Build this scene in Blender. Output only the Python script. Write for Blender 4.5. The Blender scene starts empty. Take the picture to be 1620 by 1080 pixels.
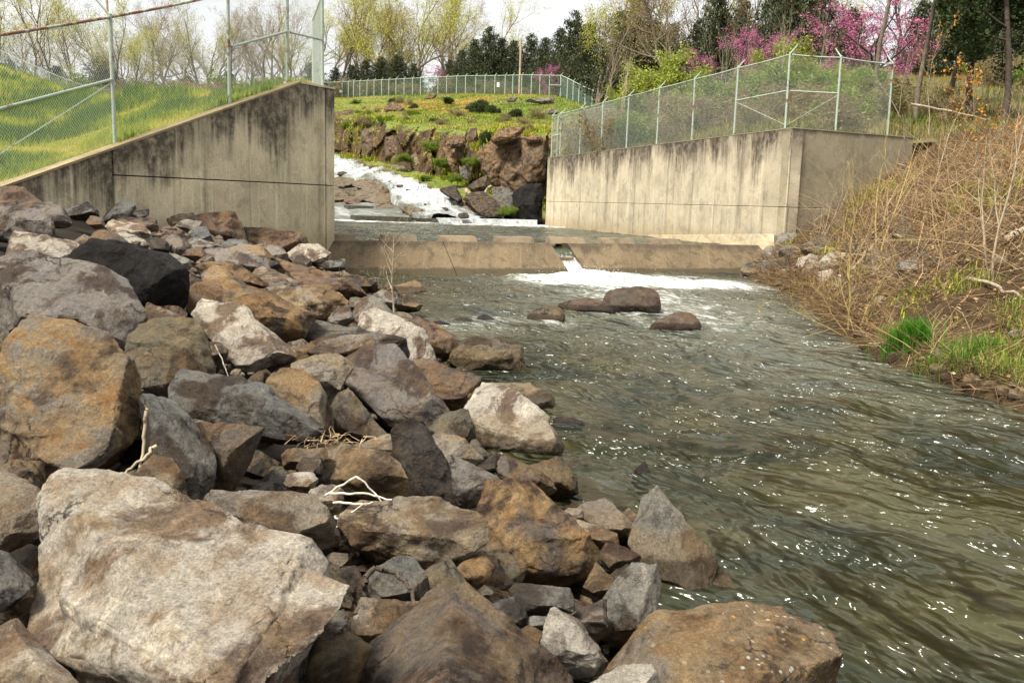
import bpy, bmesh, math, random
import numpy as np
from mathutils import Vector, Matrix

scene = bpy.context.scene
COL = scene.collection

# ---------------------------------------------------------------- camera
FPX = 1450.0                      # focal length in photograph pixels (1620 wide)
CAM = np.array([0.0, 0.0, 2.0])   # eye two metres above the river
PITCH, ROLL = math.radians(8.63), math.radians(1.7)
_w = np.array([0.0, math.cos(PITCH), -math.sin(PITCH)])
_r0 = np.array([1.0, 0.0, 0.0])
_u0 = np.array([0.0, math.sin(PITCH), math.cos(PITCH)])
_u = _u0 * math.cos(ROLL) - _r0 * math.sin(ROLL)
_r = _r0 * math.cos(ROLL) + _u0 * math.sin(ROLL)
camd = bpy.data.cameras.new("camera")
camd.sensor_width = 36.0
camd.lens = 36.0 * FPX / 1620.0
camd.clip_start, camd.clip_end = 0.05, 6000.0
cam = bpy.data.objects.new("camera", camd)
COL.objects.link(cam)
cam.matrix_world = Matrix(((_r[0], _u[0], -_w[0], CAM[0]), (_r[1], _u[1], -_w[1], CAM[1]),
                           (_r[2], _u[2], -_w[2], CAM[2]), (0, 0, 0, 1)))
scene.camera = cam

# ---------------------------------------------------------------- sky, sun, exposure
SUN_EL, SUN_AZ = math.radians(58), math.radians(-134)     # azimuth from +Y, clockwise: soft light from the left, a little behind
world = bpy.data.worlds.new("World"); scene.world = world; world.use_nodes = True
wn, wl = world.node_tree.nodes, world.node_tree.links
wn.clear()
wout = wn.new("ShaderNodeOutputWorld"); wbg = wn.new("ShaderNodeBackground")
sky = wn.new("ShaderNodeTexSky"); sky.sky_type = 'NISHITA'; sky.sun_disc = False
sky.sun_elevation = SUN_EL; sky.sun_rotation = SUN_AZ; sky.dust_density = 4.0; sky.air_density = 1.0
wmix = wn.new("ShaderNodeMix"); wmix.data_type = 'RGBA'
wmix.inputs[0].default_value = 0.90                      # a closed white cloud deck over the clear sky
wmix.inputs[7].default_value = (5.7, 5.75, 5.8, 1)
wl.new(sky.outputs[0], wmix.inputs[6]); wl.new(wmix.outputs[2], wbg.inputs[0])
wbg.inputs[1].default_value = 0.105
wl.new(wbg.outputs[0], wout.inputs[0])

sund = bpy.data.lights.new("sun", 'SUN'); sund.energy = 4.3; sund.angle = math.radians(15)
sund.color = (1.0, 0.95, 0.86)
sun = bpy.data.objects.new("sun", sund); COL.objects.link(sun)
_sd = Vector((math.sin(SUN_AZ) * math.cos(SUN_EL), math.cos(SUN_AZ) * math.cos(SUN_EL), math.sin(SUN_EL)))
sun.rotation_euler = _sd.to_track_quat('Z', 'Y').to_euler()

scene.view_settings.view_transform = 'Standard'
scene.view_settings.look = 'None'
scene.view_settings.exposure = 0.9
scene.view_settings.gamma = 1.0
scene.view_settings.use_curve_mapping = False
scene.render.engine = 'CYCLES'
scene.cycles.use_denoising = True
scene.cycles.max_bounces = 6
scene.cycles.transparent_max_bounces = 8

# ---------------------------------------------------------------- pixel <-> world helpers
def ray(x, y):
    d = _w * FPX + _r * (x - 810.0) + _u * (540.0 - y)
    return d / d[1]                       # unit step in world Y (depth)
def at(x, y, depth):
    return CAM + ray(x, y) * depth
def onz(x, y, z):
    d = ray(x, y); return CAM + d * ((z - CAM[2]) / d[2])
ZONES = {'A': (0, 280, 450 / 1620), 'B': (0, 480, 450 / 1620), 'C': (0, 740, 510 / 1620), 'D': (400, 350, 450 / 1620),
         'E': (450, 560, 450 / 1620), 'F': (450, 780, 450 / 1620), 'G': (850, 740, 510 / 1620), 'W': (680, 430, 1 / 3),
         'R': (1180, 240, 440 / 1584), 'S': (1170, 480, 450 / 1620), 'H': (520, 100, 380 / 1620), 'P': (0, 0, 1.0)}
def zpx(zone, x, y):
    a, b, s = ZONES[zone]; return a + x * s, b + y * s

# ---------------------------------------------------------------- noise (vectorised value noise)
def _hash(ix, iy, iz, seed):
    h = (ix.astype(np.int64) * 374761393 + iy.astype(np.int64) * 668265263 + iz.astype(np.int64) * 1274126177 + seed * 144665) & 0xffffffff
    h = ((h ^ (h >> 13)) * 1103515245) & 0xffffffff
    h = ((h ^ (h >> 16)) * 2246822519) & 0xffffffff
    return ((h ^ (h >> 15)) & 0xffff) / 32767.5 - 1.0
def vnoise(P, seed=0):
    P = np.asarray(P, float); I = np.floor(P); Fr = P - I
    Fr = Fr * Fr * (3 - 2 * Fr); ix, iy, iz = I[:, 0], I[:, 1], I[:, 2]
    fx, fy, fz = Fr[:, 0], Fr[:, 1], Fr[:, 2]
    def h(a, b, c): return _hash(ix + a, iy + b, iz + c, seed)
    x00 = h(0,0,0) * (1-fx) + h(1,0,0) * fx; x10 = h(0,1,0) * (1-fx) + h(1,1,0) * fx
    x01 = h(0,0,1) * (1-fx) + h(1,0,1) * fx; x11 = h(0,1,1) * (1-fx) + h(1,1,1) * fx
    return (x00 * (1-fy) + x10 * fy) * (1-fz) + (x01 * (1-fy) + x11 * fy) * fz
def fbm(P, oct=4, seed=0, gain=0.5):
    P = np.asarray(P, float); s = np.zeros(len(P)); a = 1.0; t = 0
    for k in range(oct):
        s += a * vnoise(P * (2.03 ** k) + 17.3 * k, seed + k); t += a; a *= gain
    return s / t
def fbm2(x, y, sc, oct=4, seed=0):
    x = np.asarray(x, float); P = np.stack([x.ravel() * sc, np.asarray(y, float).ravel() * sc, np.full(x.size, 0.37)], 1)
    return fbm(P, oct, seed).reshape(x.shape)

# ---------------------------------------------------------------- mesh helpers
def make_mesh(name, V, F, smooth=True, attrs=None):
    """V (N,3); F one array (M,k) or a list of such arrays"""
    V = np.ascontiguousarray(V, np.float32)
    Fs = [np.asarray(f, np.int32) for f in (F if isinstance(F, list) else [F]) if len(f)]
    me = bpy.data.meshes.new(name)
    me.vertices.add(len(V)); me.vertices.foreach_set("co", V.ravel())
    loops = np.concatenate([f.ravel() for f in Fs])
    tot = np.concatenate([np.full(len(f), f.shape[1], np.int32) for f in Fs])
    start = np.concatenate([[0], np.cumsum(tot)[:-1]]).astype(np.int32)
    me.loops.add(len(loops)); me.loops.foreach_set("vertex_index", loops)
    me.polygons.add(len(tot)); me.polygons.foreach_set("loop_start", start)
    me.polygons.foreach_set("use_smooth", np.full(len(tot), bool(smooth)))
    me.update(calc_edges=True); me.validate()
    for k, v in (attrs or {}).items():
        v = np.asarray(v, np.float32)
        if v.ndim == 1:
            a = me.attributes.new(k, 'FLOAT', 'POINT'); a.data.foreach_set("value", v)
        else:
            a = me.attributes.new(k, 'FLOAT_COLOR', 'POINT')
            a.data.foreach_set("color", np.concatenate([v, np.ones((len(v), 1), np.float32)], 1).ravel() if v.shape[1] == 3 else v.ravel())
    return me
def link(name, me, mat=None, parent=None, loc=None):
    o = bpy.data.objects.new(name, me); COL.objects.link(o)
    if mat is not None and me is not None and not me.materials: me.materials.append(mat)
    if parent is not None: o.parent = parent
    if loc is not None: o.location = loc
    return o
def tag(o, label=None, cat=None, group=None, kind=None):
    if label: o["label"] = label
    if cat: o["category"] = cat
    if group: o["group"] = group
    if kind or label: o["kind"] = kind or "thing"
    return o
def empty(name, loc=(0, 0, 0)):
    o = bpy.data.objects.new(name, None); COL.objects.link(o); o.location = loc; return o
class MB:
    """collects simple solids in one mesh"""
    def __init__(s): s.V, s.Q, s.T, s.n = [], [], [], 0
    def add(s, V, Q=(), T=()):
        V = np.asarray(V, float)
        s.V.append(V)
        if len(Q): s.Q.append(np.asarray(Q, int) + s.n)
        if len(T): s.T.append(np.asarray(T, int) + s.n)
        s.n += len(V)
    def box8(s, c):                # 8 corners: bottom loop 0-3, top loop 4-7
        s.add(c, [(3,2,1,0),(4,5,6,7),(0,1,5,4),(1,2,6,5),(2,3,7,6),(3,0,4,7)])
    def tubes(s, A, B, ra, rb, n=5):   # many tapered tubes at once
        A, B = np.asarray(A, float), np.asarray(B, float); ra, rb = np.broadcast_to(ra, len(A)), np.broadcast_to(rb, len(A))
        D = B - A; L = np.linalg.norm(D, axis=1, keepdims=True); D = D / np.maximum(L, 1e-9)
        ref = np.where(np.abs(D[:, 2:3]) > 0.9, np.array([[1.0, 0, 0]]), np.array([[0, 0, 1.0]]))
        X = np.cross(D, ref); X /= np.maximum(np.linalg.norm(X, axis=1, keepdims=True), 1e-9); Y = np.cross(D, X)
        an = np.arange(n) * 2 * math.pi / n
        ring = X[:, None, :] * np.cos(an)[None, :, None] + Y[:, None, :] * np.sin(an)[None, :, None]
        VA = A[:, None, :] + ring * ra[:, None, None]; VB = B[:, None, :] + ring * rb[:, None, None]
        V = np.concatenate([VA, VB], 1).reshape(-1, 3)
        q = np.array([(i, (i + 1) % n, n + (i + 1) % n, n + i) for i in range(n)])
        Q = (q[None] + (np.arange(len(A)) * 2 * n)[:, None, None]).reshape(-1, 4)
        s.add(V, Q)
    def tube(s, pts, r, n=6):
        pts = np.asarray(pts, float); r = np.broadcast_to(r, len(pts))
        s.tubes(pts[:-1], pts[1:], r[:-1], r[1:], n)
        c = [pts[0], pts[-1]]
    def mesh(s, name, smooth=True, attrs=None):
        F = []
        if s.Q: F.append(np.concatenate(s.Q))
        if s.T: F.append(np.concatenate(s.T))
        return make_mesh(name, np.concatenate(s.V), F, smooth, attrs)
    def build(s, name, mat, parent=None, smooth=True, attrs=None, loc=None):
        return link(name, s.mesh(name, smooth, attrs), mat, parent, loc)
def grid_faces(nr, nc):
    i = np.arange(nr - 1)[:, None] * nc + np.arange(nc - 1)[None, :]
    return np.stack([i, i + 1, i + nc + 1, i + nc], -1).reshape(-1, 4)
rng = np.random.default_rng(11)
random.seed(11)

# ---------------------------------------------------------------- materials
class NT:
    def __init__(s, name):
        s.m = bpy.data.materials.new(name); s.m.use_nodes = True
        s.t = s.m.node_tree; s.t.nodes.clear()
        s.out = s.t.nodes.new("ShaderNodeOutputMaterial"); s.b = s.t.nodes.new("ShaderNodeBsdfPrincipled")
        s.t.links.new(s.b.outputs[0], s.out.inputs[0])
    def n(s, typ, **kw):
        o = s.t.nodes.new("ShaderNode" + typ)
        for k, v in kw.items():
            if k.startswith("i_"):
                key = k[2:]; o.inputs[int(key) if key.isdigit() else key.replace("_", " ")].default_value = v
            else: setattr(o, k, v)
        return o
    def l(s, a, b): s.t.links.new(a, b); return b
    def set(s, sock, v):
        if hasattr(v, "is_output") or hasattr(v, "links"): s.t.links.new(v, sock)
        else: sock.default_value = v
    def math(s, op, a, b=0.0, clamp=False):
        o = s.n("Math", operation=op, use_clamp=clamp); s.set(o.inputs[0], a); s.set(o.inputs[1], b); return o.outputs[0]
    def mix(s, f, a, b, blend='MIX'):
        o = s.n("Mix", data_type='RGBA', blend_type=blend); s.set(o.inputs[0], f)
        s.set(o.inputs[6], a if hasattr(a, "links") else (*a, 1)[:4]); s.set(o.inputs[7], b if hasattr(b, "links") else (*b, 1)[:4]); return o.outputs[2]
    def noise(s, vec, scale, detail=4, rough=0.55, dist=0.0, col=False):
        o = s.n("TexNoise"); o.inputs["Scale"].default_value = scale; o.inputs["Detail"].default_value = detail
        o.inputs["Roughness"].default_value = rough; o.inputs["Distortion"].default_value = dist
        if vec is not None: s.l(vec, o.inputs["Vector"])
        return o.outputs[1 if col else 0]
    def ramp(s, v, lo, hi):
        o = s.n("MapRange", clamp=True); s.set(o.inputs[0], v); o.inputs[1].default_value = lo; o.inputs[2].default_value = hi
        o.interpolation_type = 'SMOOTHSTEP'; return o.outputs[0]
    def mapping(s, vec, scale=(1,1,1), rot=(0,0,0), loc=(0,0,0)):
        o = s.n("Mapping"); s.l(vec, o.inputs[0]); o.inputs[1].default_value = loc; o.inputs[2].default_value = rot; o.inputs[3].default_value = scale; return o.outputs[0]
    def attr(s, name, typ='GEOMETRY'):
        return s.n("Attribute", attribute_name=name, attribute_type=typ)
    def bump(s, h, strength=0.5, dist=0.02, normal=None):
        o = s.n("Bump"); o.inputs["Strength"].default_value = strength; o.inputs["Distance"].default_value = dist
        s.l(h, o.inputs["Height"])
        if normal is not None: s.l(normal, o.inputs["Normal"])
        return o.outputs[0]
    def fin(s, col, rough=0.8, spec=0.3, normal=None):
        s.set(s.b.inputs["Base Color"], col if hasattr(col, "links") else (*col, 1)[:4])
        s.set(s.b.inputs["Roughness"], rough); s.b.inputs["Specular IOR Level"].default_value = spec
        if normal is not None: s.l(normal, s.b.inputs["Normal"])
        return s.m

def rock_material(name, lichen=False, patina=0.92, wet_z=0.10, silt_amt=0.5):
    t = NT(name)
    tc = t.n("TexCoord"); oi = t.n("ObjectInfo"); geo = t.n("NewGeometry")
    off = t.n("VectorMath", operation='SCALE'); off.inputs[0].default_value = (37.0, 19.0, 53.0); t.l(oi.outputs["Random"], off.inputs["Scale"])
    add = t.n("VectorMath", operation='ADD'); t.l(tc.outputs["Object"], add.inputs[0]); t.l(off.outputs[0], add.inputs[1]); v = add.outputs[0]
    tint = oi.outputs["Color"]; stain = oi.outputs["Alpha"]
    big = t.noise(v, 2.6, 6, 0.62, 0.6); mid = t.noise(v, 7.0, 8, 0.68, 0.4)
    vr = t.n("VectorRotate", rotation_type='EULER_XYZ'); t.l(v, vr.inputs["Vector"])
    rs = t.n("VectorMath", operation='SCALE'); rs.inputs[0].default_value = (9.0, 23.0, 14.0); t.l(oi.outputs["Random"], rs.inputs["Scale"]); t.l(rs.outputs[0], vr.inputs["Rotation"])
    st = t.noise(t.mapping(vr.outputs[0], (2.0, 2.5, 5.0)), 1.7, 9, 0.74, 0.5)
    grain = t.noise(v, 130.0, 3, 0.75); grain2 = t.noise(v, 42.0, 4, 0.7)
    lum = t.n("RGBToBW"); t.l(tint, lum.inputs[0])
    buff = t.mix(1.0, (1.25, 1.12, 0.92), lum.outputs[0], 'MULTIPLY')
    base0 = t.mix(t.math('MULTIPLY', t.ramp(t.noise(v, 1.7, 5, 0.6, 0.9), 0.44, 0.58), 0.75), tint, buff)
    pat = t.mix(1.0, base0, (0.30, 0.215, 0.17), 'MULTIPLY')
    c = t.mix(t.math('MULTIPLY', t.ramp(big, 0.48, 0.57), patina), base0, pat)
    pale = t.mix(1.0, tint, (2.05, 2.0, 1.85), 'MULTIPLY')
    c = t.mix(t.math('MULTIPLY', t.ramp(st, 0.53, 0.66), 0.55), c, pale)
    dk = t.mix(1.0, c, (0.28, 0.24, 0.225), 'MULTIPLY')
    c = t.mix(t.math('MULTIPLY', t.ramp(st, 0.47, 0.37), 0.6), c, dk)
    ero = t.noise(v, 24.0, 10, 0.8, 1.0)
    c = t.mix(t.math('MULTIPLY', t.ramp(ero, 0.47, 0.36), 0.6), c, t.mix(1.0, c, (0.40, 0.36, 0.33), 'MULTIPLY'))
    crk = t.n("TexVoronoi", feature='DISTANCE_TO_EDGE'); t.l(t.mix(0.16, v, t.noise(v, 6.0, 6, 0.7, 0.0, True)), crk.inputs["Vector"]); crk.inputs["Scale"].default_value = 3.1
    crack = t.math('MULTIPLY', t.ramp(crk.outputs["Distance"], 0.022, 0.004), t.ramp(t.noise(v, 2.2, 3), 0.50, 0.60))
    c = t.mix(t.math('MULTIPLY', crack, 0.85), c, (0.02, 0.016, 0.012))
    oc = t.mix(t.ramp(mid, 0.4, 0.7), (0.36, 0.245, 0.11), (0.24, 0.125, 0.045))
    om = t.ramp(t.math('ADD', t.math('MULTIPLY', mid, 0.45), t.math('MULTIPLY', t.noise(v, 3.3, 5, 0.6, 0.8), 0.55)), 0.45, 0.60)
    c = t.mix(t.math('MULTIPLY', om, t.math('MULTIPLY', stain, 1.35), True), c, oc)
    # thin pale crusts and dark pits
    crust = t.ramp(t.noise(v, 15.0, 9, 0.78, 1.2), 0.60, 0.70)
    c = t.mix(t.math('MULTIPLY', crust, 0.38), c, (0.47, 0.44, 0.38))
    c = t.mix(t.math('MULTIPLY', t.ramp(t.noise(v, 11.0, 8, 0.8, 0.9), 0.40, 0.31), 0.6), c, (0.035, 0.028, 0.022))
    wornm = t.ramp(geo.outputs["Pointiness"], 0.515, 0.60)
    c = t.mix(t.math('MULTIPLY', wornm, 0.5), c, t.mix(1.0, tint, (1.7, 1.65, 1.55), 'MULTIPLY'))
    g = t.math('ADD', t.math('MULTIPLY', grain, 0.9), t.math('MULTIPLY', grain2, 0.8))
    gm = t.n("MapRange"); t.l(g, gm.inputs[0]); gm.inputs[1].default_value = 0.45; gm.inputs[2].default_value = 1.25; gm.inputs[3].default_value = 0.30; gm.inputs[4].default_value = 1.75
    cc = t.n("CombineColor"); [t.l(gm.outputs[0], cc.inputs[i]) for i in range(3)]
    c = t.mix(1.0, c, cc.outputs[0], 'MULTIPLY')
    if lichen:
        vo = t.n("TexVoronoi", feature='F1'); t.l(v, vo.inputs["Vector"]); vo.inputs["Scale"].default_value = 26.0; vo.inputs["Randomness"].default_value = 1.0
        sp = t.math('MULTIPLY', t.ramp(vo.outputs["Distance"], 0.26, 0.18), t.ramp(t.noise(v, 3.0, 3), 0.46, 0.60))
        sepv = t.n("SeparateColor"); t.l(vo.outputs["Color"], sepv.inputs[0])
        sp = t.math('MULTIPLY', sp, t.ramp(sepv.outputs[0], 0.35, 0.4))
        lc = t.mix(t.ramp(sepv.outputs[1], 0.70, 0.72), (0.55, 0.55, 0.46), (0.62, 0.33, 0.03))
        c = t.mix(sp, c, lc)
    # silt line and wet foot at the river
    sep = t.n("SeparateXYZ"); t.l(geo.outputs["Position"], sep.inputs[0])
    zz = t.math('ADD', sep.outputs[2], t.math('MULTIPLY', t.math('SUBTRACT', mid, 0.5), 0.16))
    silt = t.math('MULTIPLY', t.ramp(zz, 0.27, 0.20), silt_amt)
    c = t.mix(silt, c, t.mix(1.0, (0.25, 0.175, 0.085), cc.outputs[0], 'MULTIPLY'))
    wet = t.ramp(zz, wet_z + 0.03, wet_z)
    c = t.mix(t.math('MULTIPLY', wet, 0.8), c, t.mix(1.0, c, (0.25, 0.22, 0.18), 'MULTIPLY'))
    # wide relief first, then grain
    h = t.math('ADD', t.math('MULTIPLY', mid, 0.6), t.math('ADD', t.math('MULTIPLY', st, 0.8), t.math('MULTIPLY', t.noise(v, 30.0, 6, 0.75), 0.55)))
    h = t.math('SUBTRACT', t.math('ADD', h, t.math('MULTIPLY', ero, 0.45)), t.math('MULTIPLY', crack, 0.5))
    n1 = t.bump(h, 1.0, 0.075)
    n2 = t.bump(t.noise(v, 95.0, 4, 0.75), 0.6, 0.016, n1)
    rough = t.n("MapRange"); t.l(wet, rough.inputs[0]); rough.inputs[3].default_value = 0.82; rough.inputs[4].default_value = 0.25
    return t.fin(c, rough.outputs[0], 0.28, n2)
M_ROCK = rock_material("rock")
M_ROCK_LICHEN = rock_material("lichen rock", lichen=True)
M_ROCK_FAR = rock_material("cut rock", patina=0.8, wet_z=-9)
M_ROCK_WET = rock_material("river worn rock", patina=0.6, wet_z=0.10, silt_amt=0.0)

def concrete_material(name, base, stain_depth, stain_amt, ochre=0.25, mottle=0.25, lowmix=0.5):
    t = NT(name)
    geo = t.n("NewGeometry"); pos = geo.outputs["Position"]; hd = t.attr("hd").outputs["Fac"]; run = t.attr("run").outputs["Fac"]
    cx = t.n("CombineXYZ"); t.l(run, cx.inputs[0]); t.l(hd, cx.inputs[2]); rv = cx.outputs[0]
    blot = t.noise(pos, 0.9, 7, 0.62, 0.4); fine = t.noise(pos, 22.0, 6, 0.7)
    streak = t.noise(t.mapping(rv, (3.4, 1, 0.10)), 1.0, 6, 0.62, 0.25)
    streak2 = t.noise(t.mapping(rv, (9.0, 1, 0.16)), 1.0, 5, 0.65, 0.2)
    c = t.mix(t.ramp(blot, 0.35, 0.65), base, tuple(b * 0.74 for b in base))
    c = t.mix(t.math('MULTIPLY', t.ramp(streak2, 0.50, 0.68), 0.50), c, tuple(min(b * 1.35, 0.75) for b in base))
    # black run-off stain below the coping: broad uneven band, with drips of many lengths
    wide = t.noise(t.mapping(rv, (0.75, 1, 0.30)), 1.0, 4, 0.6, 0.6)
    dep = t.math('ADD', hd, t.math('MULTIPLY', t.math('SUBTRACT', wide, 0.5), -5.5 * stain_depth))
    dep = t.math('ADD', dep, t.math('MULTIPLY', t.math('SUBTRACT', streak, 0.5), -2.6 * stain_depth))
    dep = t.math('ADD', dep, t.math('MULTIPLY', t.math('SUBTRACT', streak2, 0.5), -2.4 * stain_depth))
    s1 = t.ramp(dep, stain_depth * 1.7, stain_depth * 0.1)
    s1 = t.math('MULTIPLY', s1, t.math('ADD', 0.55, t.math('MULTIPLY', t.ramp(t.noise(pos, 5.0, 6, 0.7), 0.3, 0.6), 0.45)))
    c = t.mix(t.math('MULTIPLY', s1, stain_amt), c, (0.050, 0.038, 0.030))
    # long faint streaks over the whole height
    s2 = t.math('MULTIPLY', t.ramp(t.noise(t.mapping(rv, (2.2, 1, 0.07), (0, 0, 0), (5, 0, 3)), 1.0, 6, 0.66, 0.2), 0.52, 0.66), 0.45 * stain_amt)
    c = t.mix(s2, c, (0.10, 0.083, 0.062))
    oc = t.math('MULTIPLY', t.ramp(t.noise(t.mapping(rv, (1.6, 1, 0.35), (0, 0, 0), (9, 0, 1)), 1.0, 6, 0.6, 0.4), 0.55, 0.72), ochre)
    c = t.mix(oc, c, (0.36, 0.22, 0.07))
    sep = t.n("SeparateXYZ"); t.l(pos, sep.inputs[0])
    low = t.ramp(t.math('ADD', sep.outputs[2], t.math('MULTIPLY', t.math('SUBTRACT', blot, 0.5), 1.4)), 1.45, 0.75)
    c = t.mix(t.math('MULTIPLY', low, lowmix), c, (0.30, 0.215, 0.10))
    gm = t.n("MapRange"); t.l(fine, gm.inputs[0]); gm.inputs[1].default_value = 0.3; gm.inputs[2].default_value = 0.7; gm.inputs[3].default_value = 0.8; gm.inputs[4].default_value = 1.18
    cc = t.n("CombineColor"); [t.l(gm.outputs[0], cc.inputs[i]) for i in range(3)]
    c = t.mix(1.0, c, cc.outputs[0], 'MULTIPLY')
    mo = t.noise(pos, 2.3, 8, 0.72, 0.5)
    c = t.mix(t.math('MULTIPLY', t.ramp(mo, 0.50, 0.62), mottle), c, (0.06, 0.048, 0.032))
    c = t.mix(t.math('MULTIPLY', t.ramp(t.noise(pos, 30.0, 3, 0.6), 0.66, 0.70), mottle), c, (0.55, 0.52, 0.45))
    wetb = t.ramp(t.math('ADD', sep.outputs[2], t.math('MULTIPLY', t.math('SUBTRACT', mo, 0.5), 0.3)), 0.17, 0.10)
    c = t.mix(t.math('MULTIPLY', wetb, 0.75), c, (0.045, 0.036, 0.02))
    pit = t.ramp(t.noise(pos, 9.0, 3, 0.5), 0.30, 0.24)
    c = t.mix(t.math('MULTIPLY', pit, 0.5), c, (0.06, 0.05, 0.04))
    return t.fin(c, 0.88, 0.2, t.bump(fine, 0.35, 0.02))
M_CONC_L = concrete_material("stained concrete", (0.64, 0.55, 0.37), 0.75, 0.95, 0.12)
M_CONC_R = concrete_material("warm concrete", (0.54, 0.465, 0.33), 0.80, 0.97, 0.28)
M_CONC_W = concrete_material("weir concrete", (0.165, 0.122, 0.074), 0.16, 0.95, 0.15, 0.6, 0.08)

def plain(name, col, rough=0.7, var=0.25, scale=8.0, metal=0.0, bump=0.0):
    t = NT(name); tc = t.n("TexCoord"); n = t.noise(tc.outputs["Object"], scale, 5, 0.6)
    c = t.mix(t.ramp(n, 0.3, 0.7), tuple(x * (1 - var) for x in col), tuple(min(1, x * (1 + var)) for x in col))
    t.b.inputs["Metallic"].default_value = metal
    return t.fin(c, rough, 0.4, t.bump(n, bump, 0.02) if bump else None)
M_DARK = plain("joint shadow filler", (0.03, 0.027, 0.022), 0.9)
M_BARK = plain("grey bark", (0.16, 0.125, 0.09), 0.9, 0.35, 6.0, bump=0.6)
M_BARK_PALE = plain("pale bark", (0.33, 0.27, 0.18), 0.9, 0.3, 9.0)
M_BARK_YEL = plain("yellowish twig bark", (0.36, 0.27, 0.10), 0.85, 0.3, 9.0)
M_BARK_DK = plain("dark bark", (0.06, 0.045, 0.032), 0.9, 0.35, 6.0, bump=0.6)
M_STRAW = plain("bleached straw", (0.55, 0.50, 0.40), 0.7, 0.2)
M_WOODPOLE = plain("weathered pole wood", (0.42, 0.31, 0.22), 0.85, 0.3, 2.0)
M_WHITE = plain("white enamel plate", (0.75, 0.75, 0.72), 0.5, 0.05)

def painted_metal(name, col, rust=0.35):
    t = NT(name); tc = t.n("TexCoord"); v = tc.outputs["Object"]
    n = t.noise(v, 2.6, 6, 0.7, 0.3); n2 = t.noise(v, 18.0, 4, 0.6)
    c = t.mix(t.ramp(n2, 0.3, 0.7), tuple(x * 0.85 for x in col), tuple(min(1, x * 1.1) for x in col))
    m = t.ramp(n, 0.66 - rust * 0.35, 0.76 - rust * 0.35)
    c = t.mix(m, c, t.mix(n2, (0.10, 0.035, 0.014), (0.26, 0.10, 0.035)))
    return t.fin(c, 0.55, 0.35)
M_POST = painted_metal("pale green painted steel", (0.36, 0.425, 0.345), 0.3)
M_RAIL_RUST = painted_metal("rusted rail", (0.30, 0.36, 0.29), 0.62)
M_WIRE = painted_metal("galvanised wire", (0.36, 0.40, 0.34), 0.10)
M_WIRE_GRN = painted_metal("green coated wire", (0.17, 0.25, 0.19), 0.05)

def veg(name, attr_name="shade", trans=0.25, rough=0.6):
    """leaf / blade / twig colour comes from the plant's own vertex colours"""
    t = NT(name); a = t.attr(attr_name).outputs["Color"]
    t.fin(a, rough, 0.25)
    if trans:
        tr = t.n("BsdfTranslucent"); t.l(t.mix(1.0, a, (1.3, 1.35, 0.6), 'MULTIPLY'), tr.inputs[0])
        ms = t.n("MixShader"); ms.inputs[0].default_value = trans
        t.l(t.b.outputs[0], ms.inputs[1]); t.l(tr.outputs[0], ms.inputs[2]); t.l(ms.outputs[0], t.out.inputs[0])
    return t.m
M_LEAF = veg("leaves", trans=0.3)
M_TWIG = veg("dry twigs", trans=0.0, rough=0.8)
# ================================================================ ground shapes
WL = np.array([onz(*p, 0.0)[:2] for p in [(1330,1075),(1230,985),(1165,935),(1075,850),(950,780),(900,690),(825,605),(745,535),(690,490),(650,455),(560,430)]])
WR = np.array([onz(*p, 0.0)[:2] for p in [(1620,648),(1560,628),(1480,600),(1400,567),(1340,533),(1262,470),(1195,440)]])
def xwl(y):
    return np.interp(y, np.r_[0.0, WL[:, 1], 40.0], np.r_[WL[0, 0] + 0.9, WL[:, 0], WL[-1, 0] - 0.5])
def xwr(y):
    return np.interp(y, np.r_[0.0, WR[:, 1], 40.0], np.r_[WR[0, 0] - 0.6, WR[:, 0], WR[-1, 0] + 0.4])
def bank_l(x, y):
    """top of the riprap"""
    d = xwl(y) - x
    return np.where(d > 0, 0.335 * d - 0.0085 * d * d, 0.55 * d)
def bank_r(x, y):
    d = x - xwr(y)
    steep = np.interp(y, [8, 15, 24, 31], [0.50, 0.55, 0.58, 0.62])
    bench = np.interp(y, [8, 13, 16, 22], [1.5, 1.1, 0.35, 0.25])
    z = np.where(d < 0, 0.5 * d, np.where(d < bench, 0.16 + 0.10 * d, 0.16 + 0.10 * bench + steep * (d - bench)))
    z = np.where((d >= 0) & (d < 0.25), 0.5 * np.maximum(d, 0) + 0.02, z)
    top = 4.45 + 0.07 * np.maximum(x - 12, 0) + 0.05 * (y - 25)
    k = 0.35
    return -k * np.log(np.exp(-np.minimum(z, 9) / k) + np.exp(-top / k))
def hit(fn, x, y, lo=1.2, hi=45.0):
    d = ray(x, y); t = np.linspace(lo, hi, 3000)
    P = CAM[None] + d[None] * t[:, None]
    below = P[:, 2] < fn(P[:, 0], P[:, 1])
    i = np.argmax(below) if below.any() else len(t) - 1
    return t[i]

# ---------------------------------------------------------------- ground materials
def ground_material(name, stops, scale=0.8, bump=0.6, dist=0.05):
    t = NT(name); pos = t.n("NewGeometry").outputs["Position"]
    a = t.noise(pos, scale, 7, 0.65, 0.3); b = t.noise(pos, scale * 9, 6, 0.7); c2 = t.noise(pos, scale * 40, 4, 0.7)
    c = t.mix(t.ramp(a, 0.35, 0.65), stops[0], stops[1])
    c = t.mix(t.math('MULTIPLY', t.ramp(b, 0.5, 0.7), 0.7), c, stops[2])
    c = t.mix(t.math('MULTIPLY', t.ramp(c2, 0.5, 0.75), 0.5), c, stops[3])
    return t.fin(c, 0.95, 0.15, t.bump(t.math('ADD', b, c2), bump, dist))
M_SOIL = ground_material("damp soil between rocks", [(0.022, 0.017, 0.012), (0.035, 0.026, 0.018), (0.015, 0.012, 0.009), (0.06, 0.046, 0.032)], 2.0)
M_LITTER = ground_material("leaf litter bank", [(0.13, 0.085, 0.042), (0.065, 0.042, 0.022), (0.22, 0.15, 0.075), (0.03, 0.02, 0.013)], 1.2, 0.9, 0.08)
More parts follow.
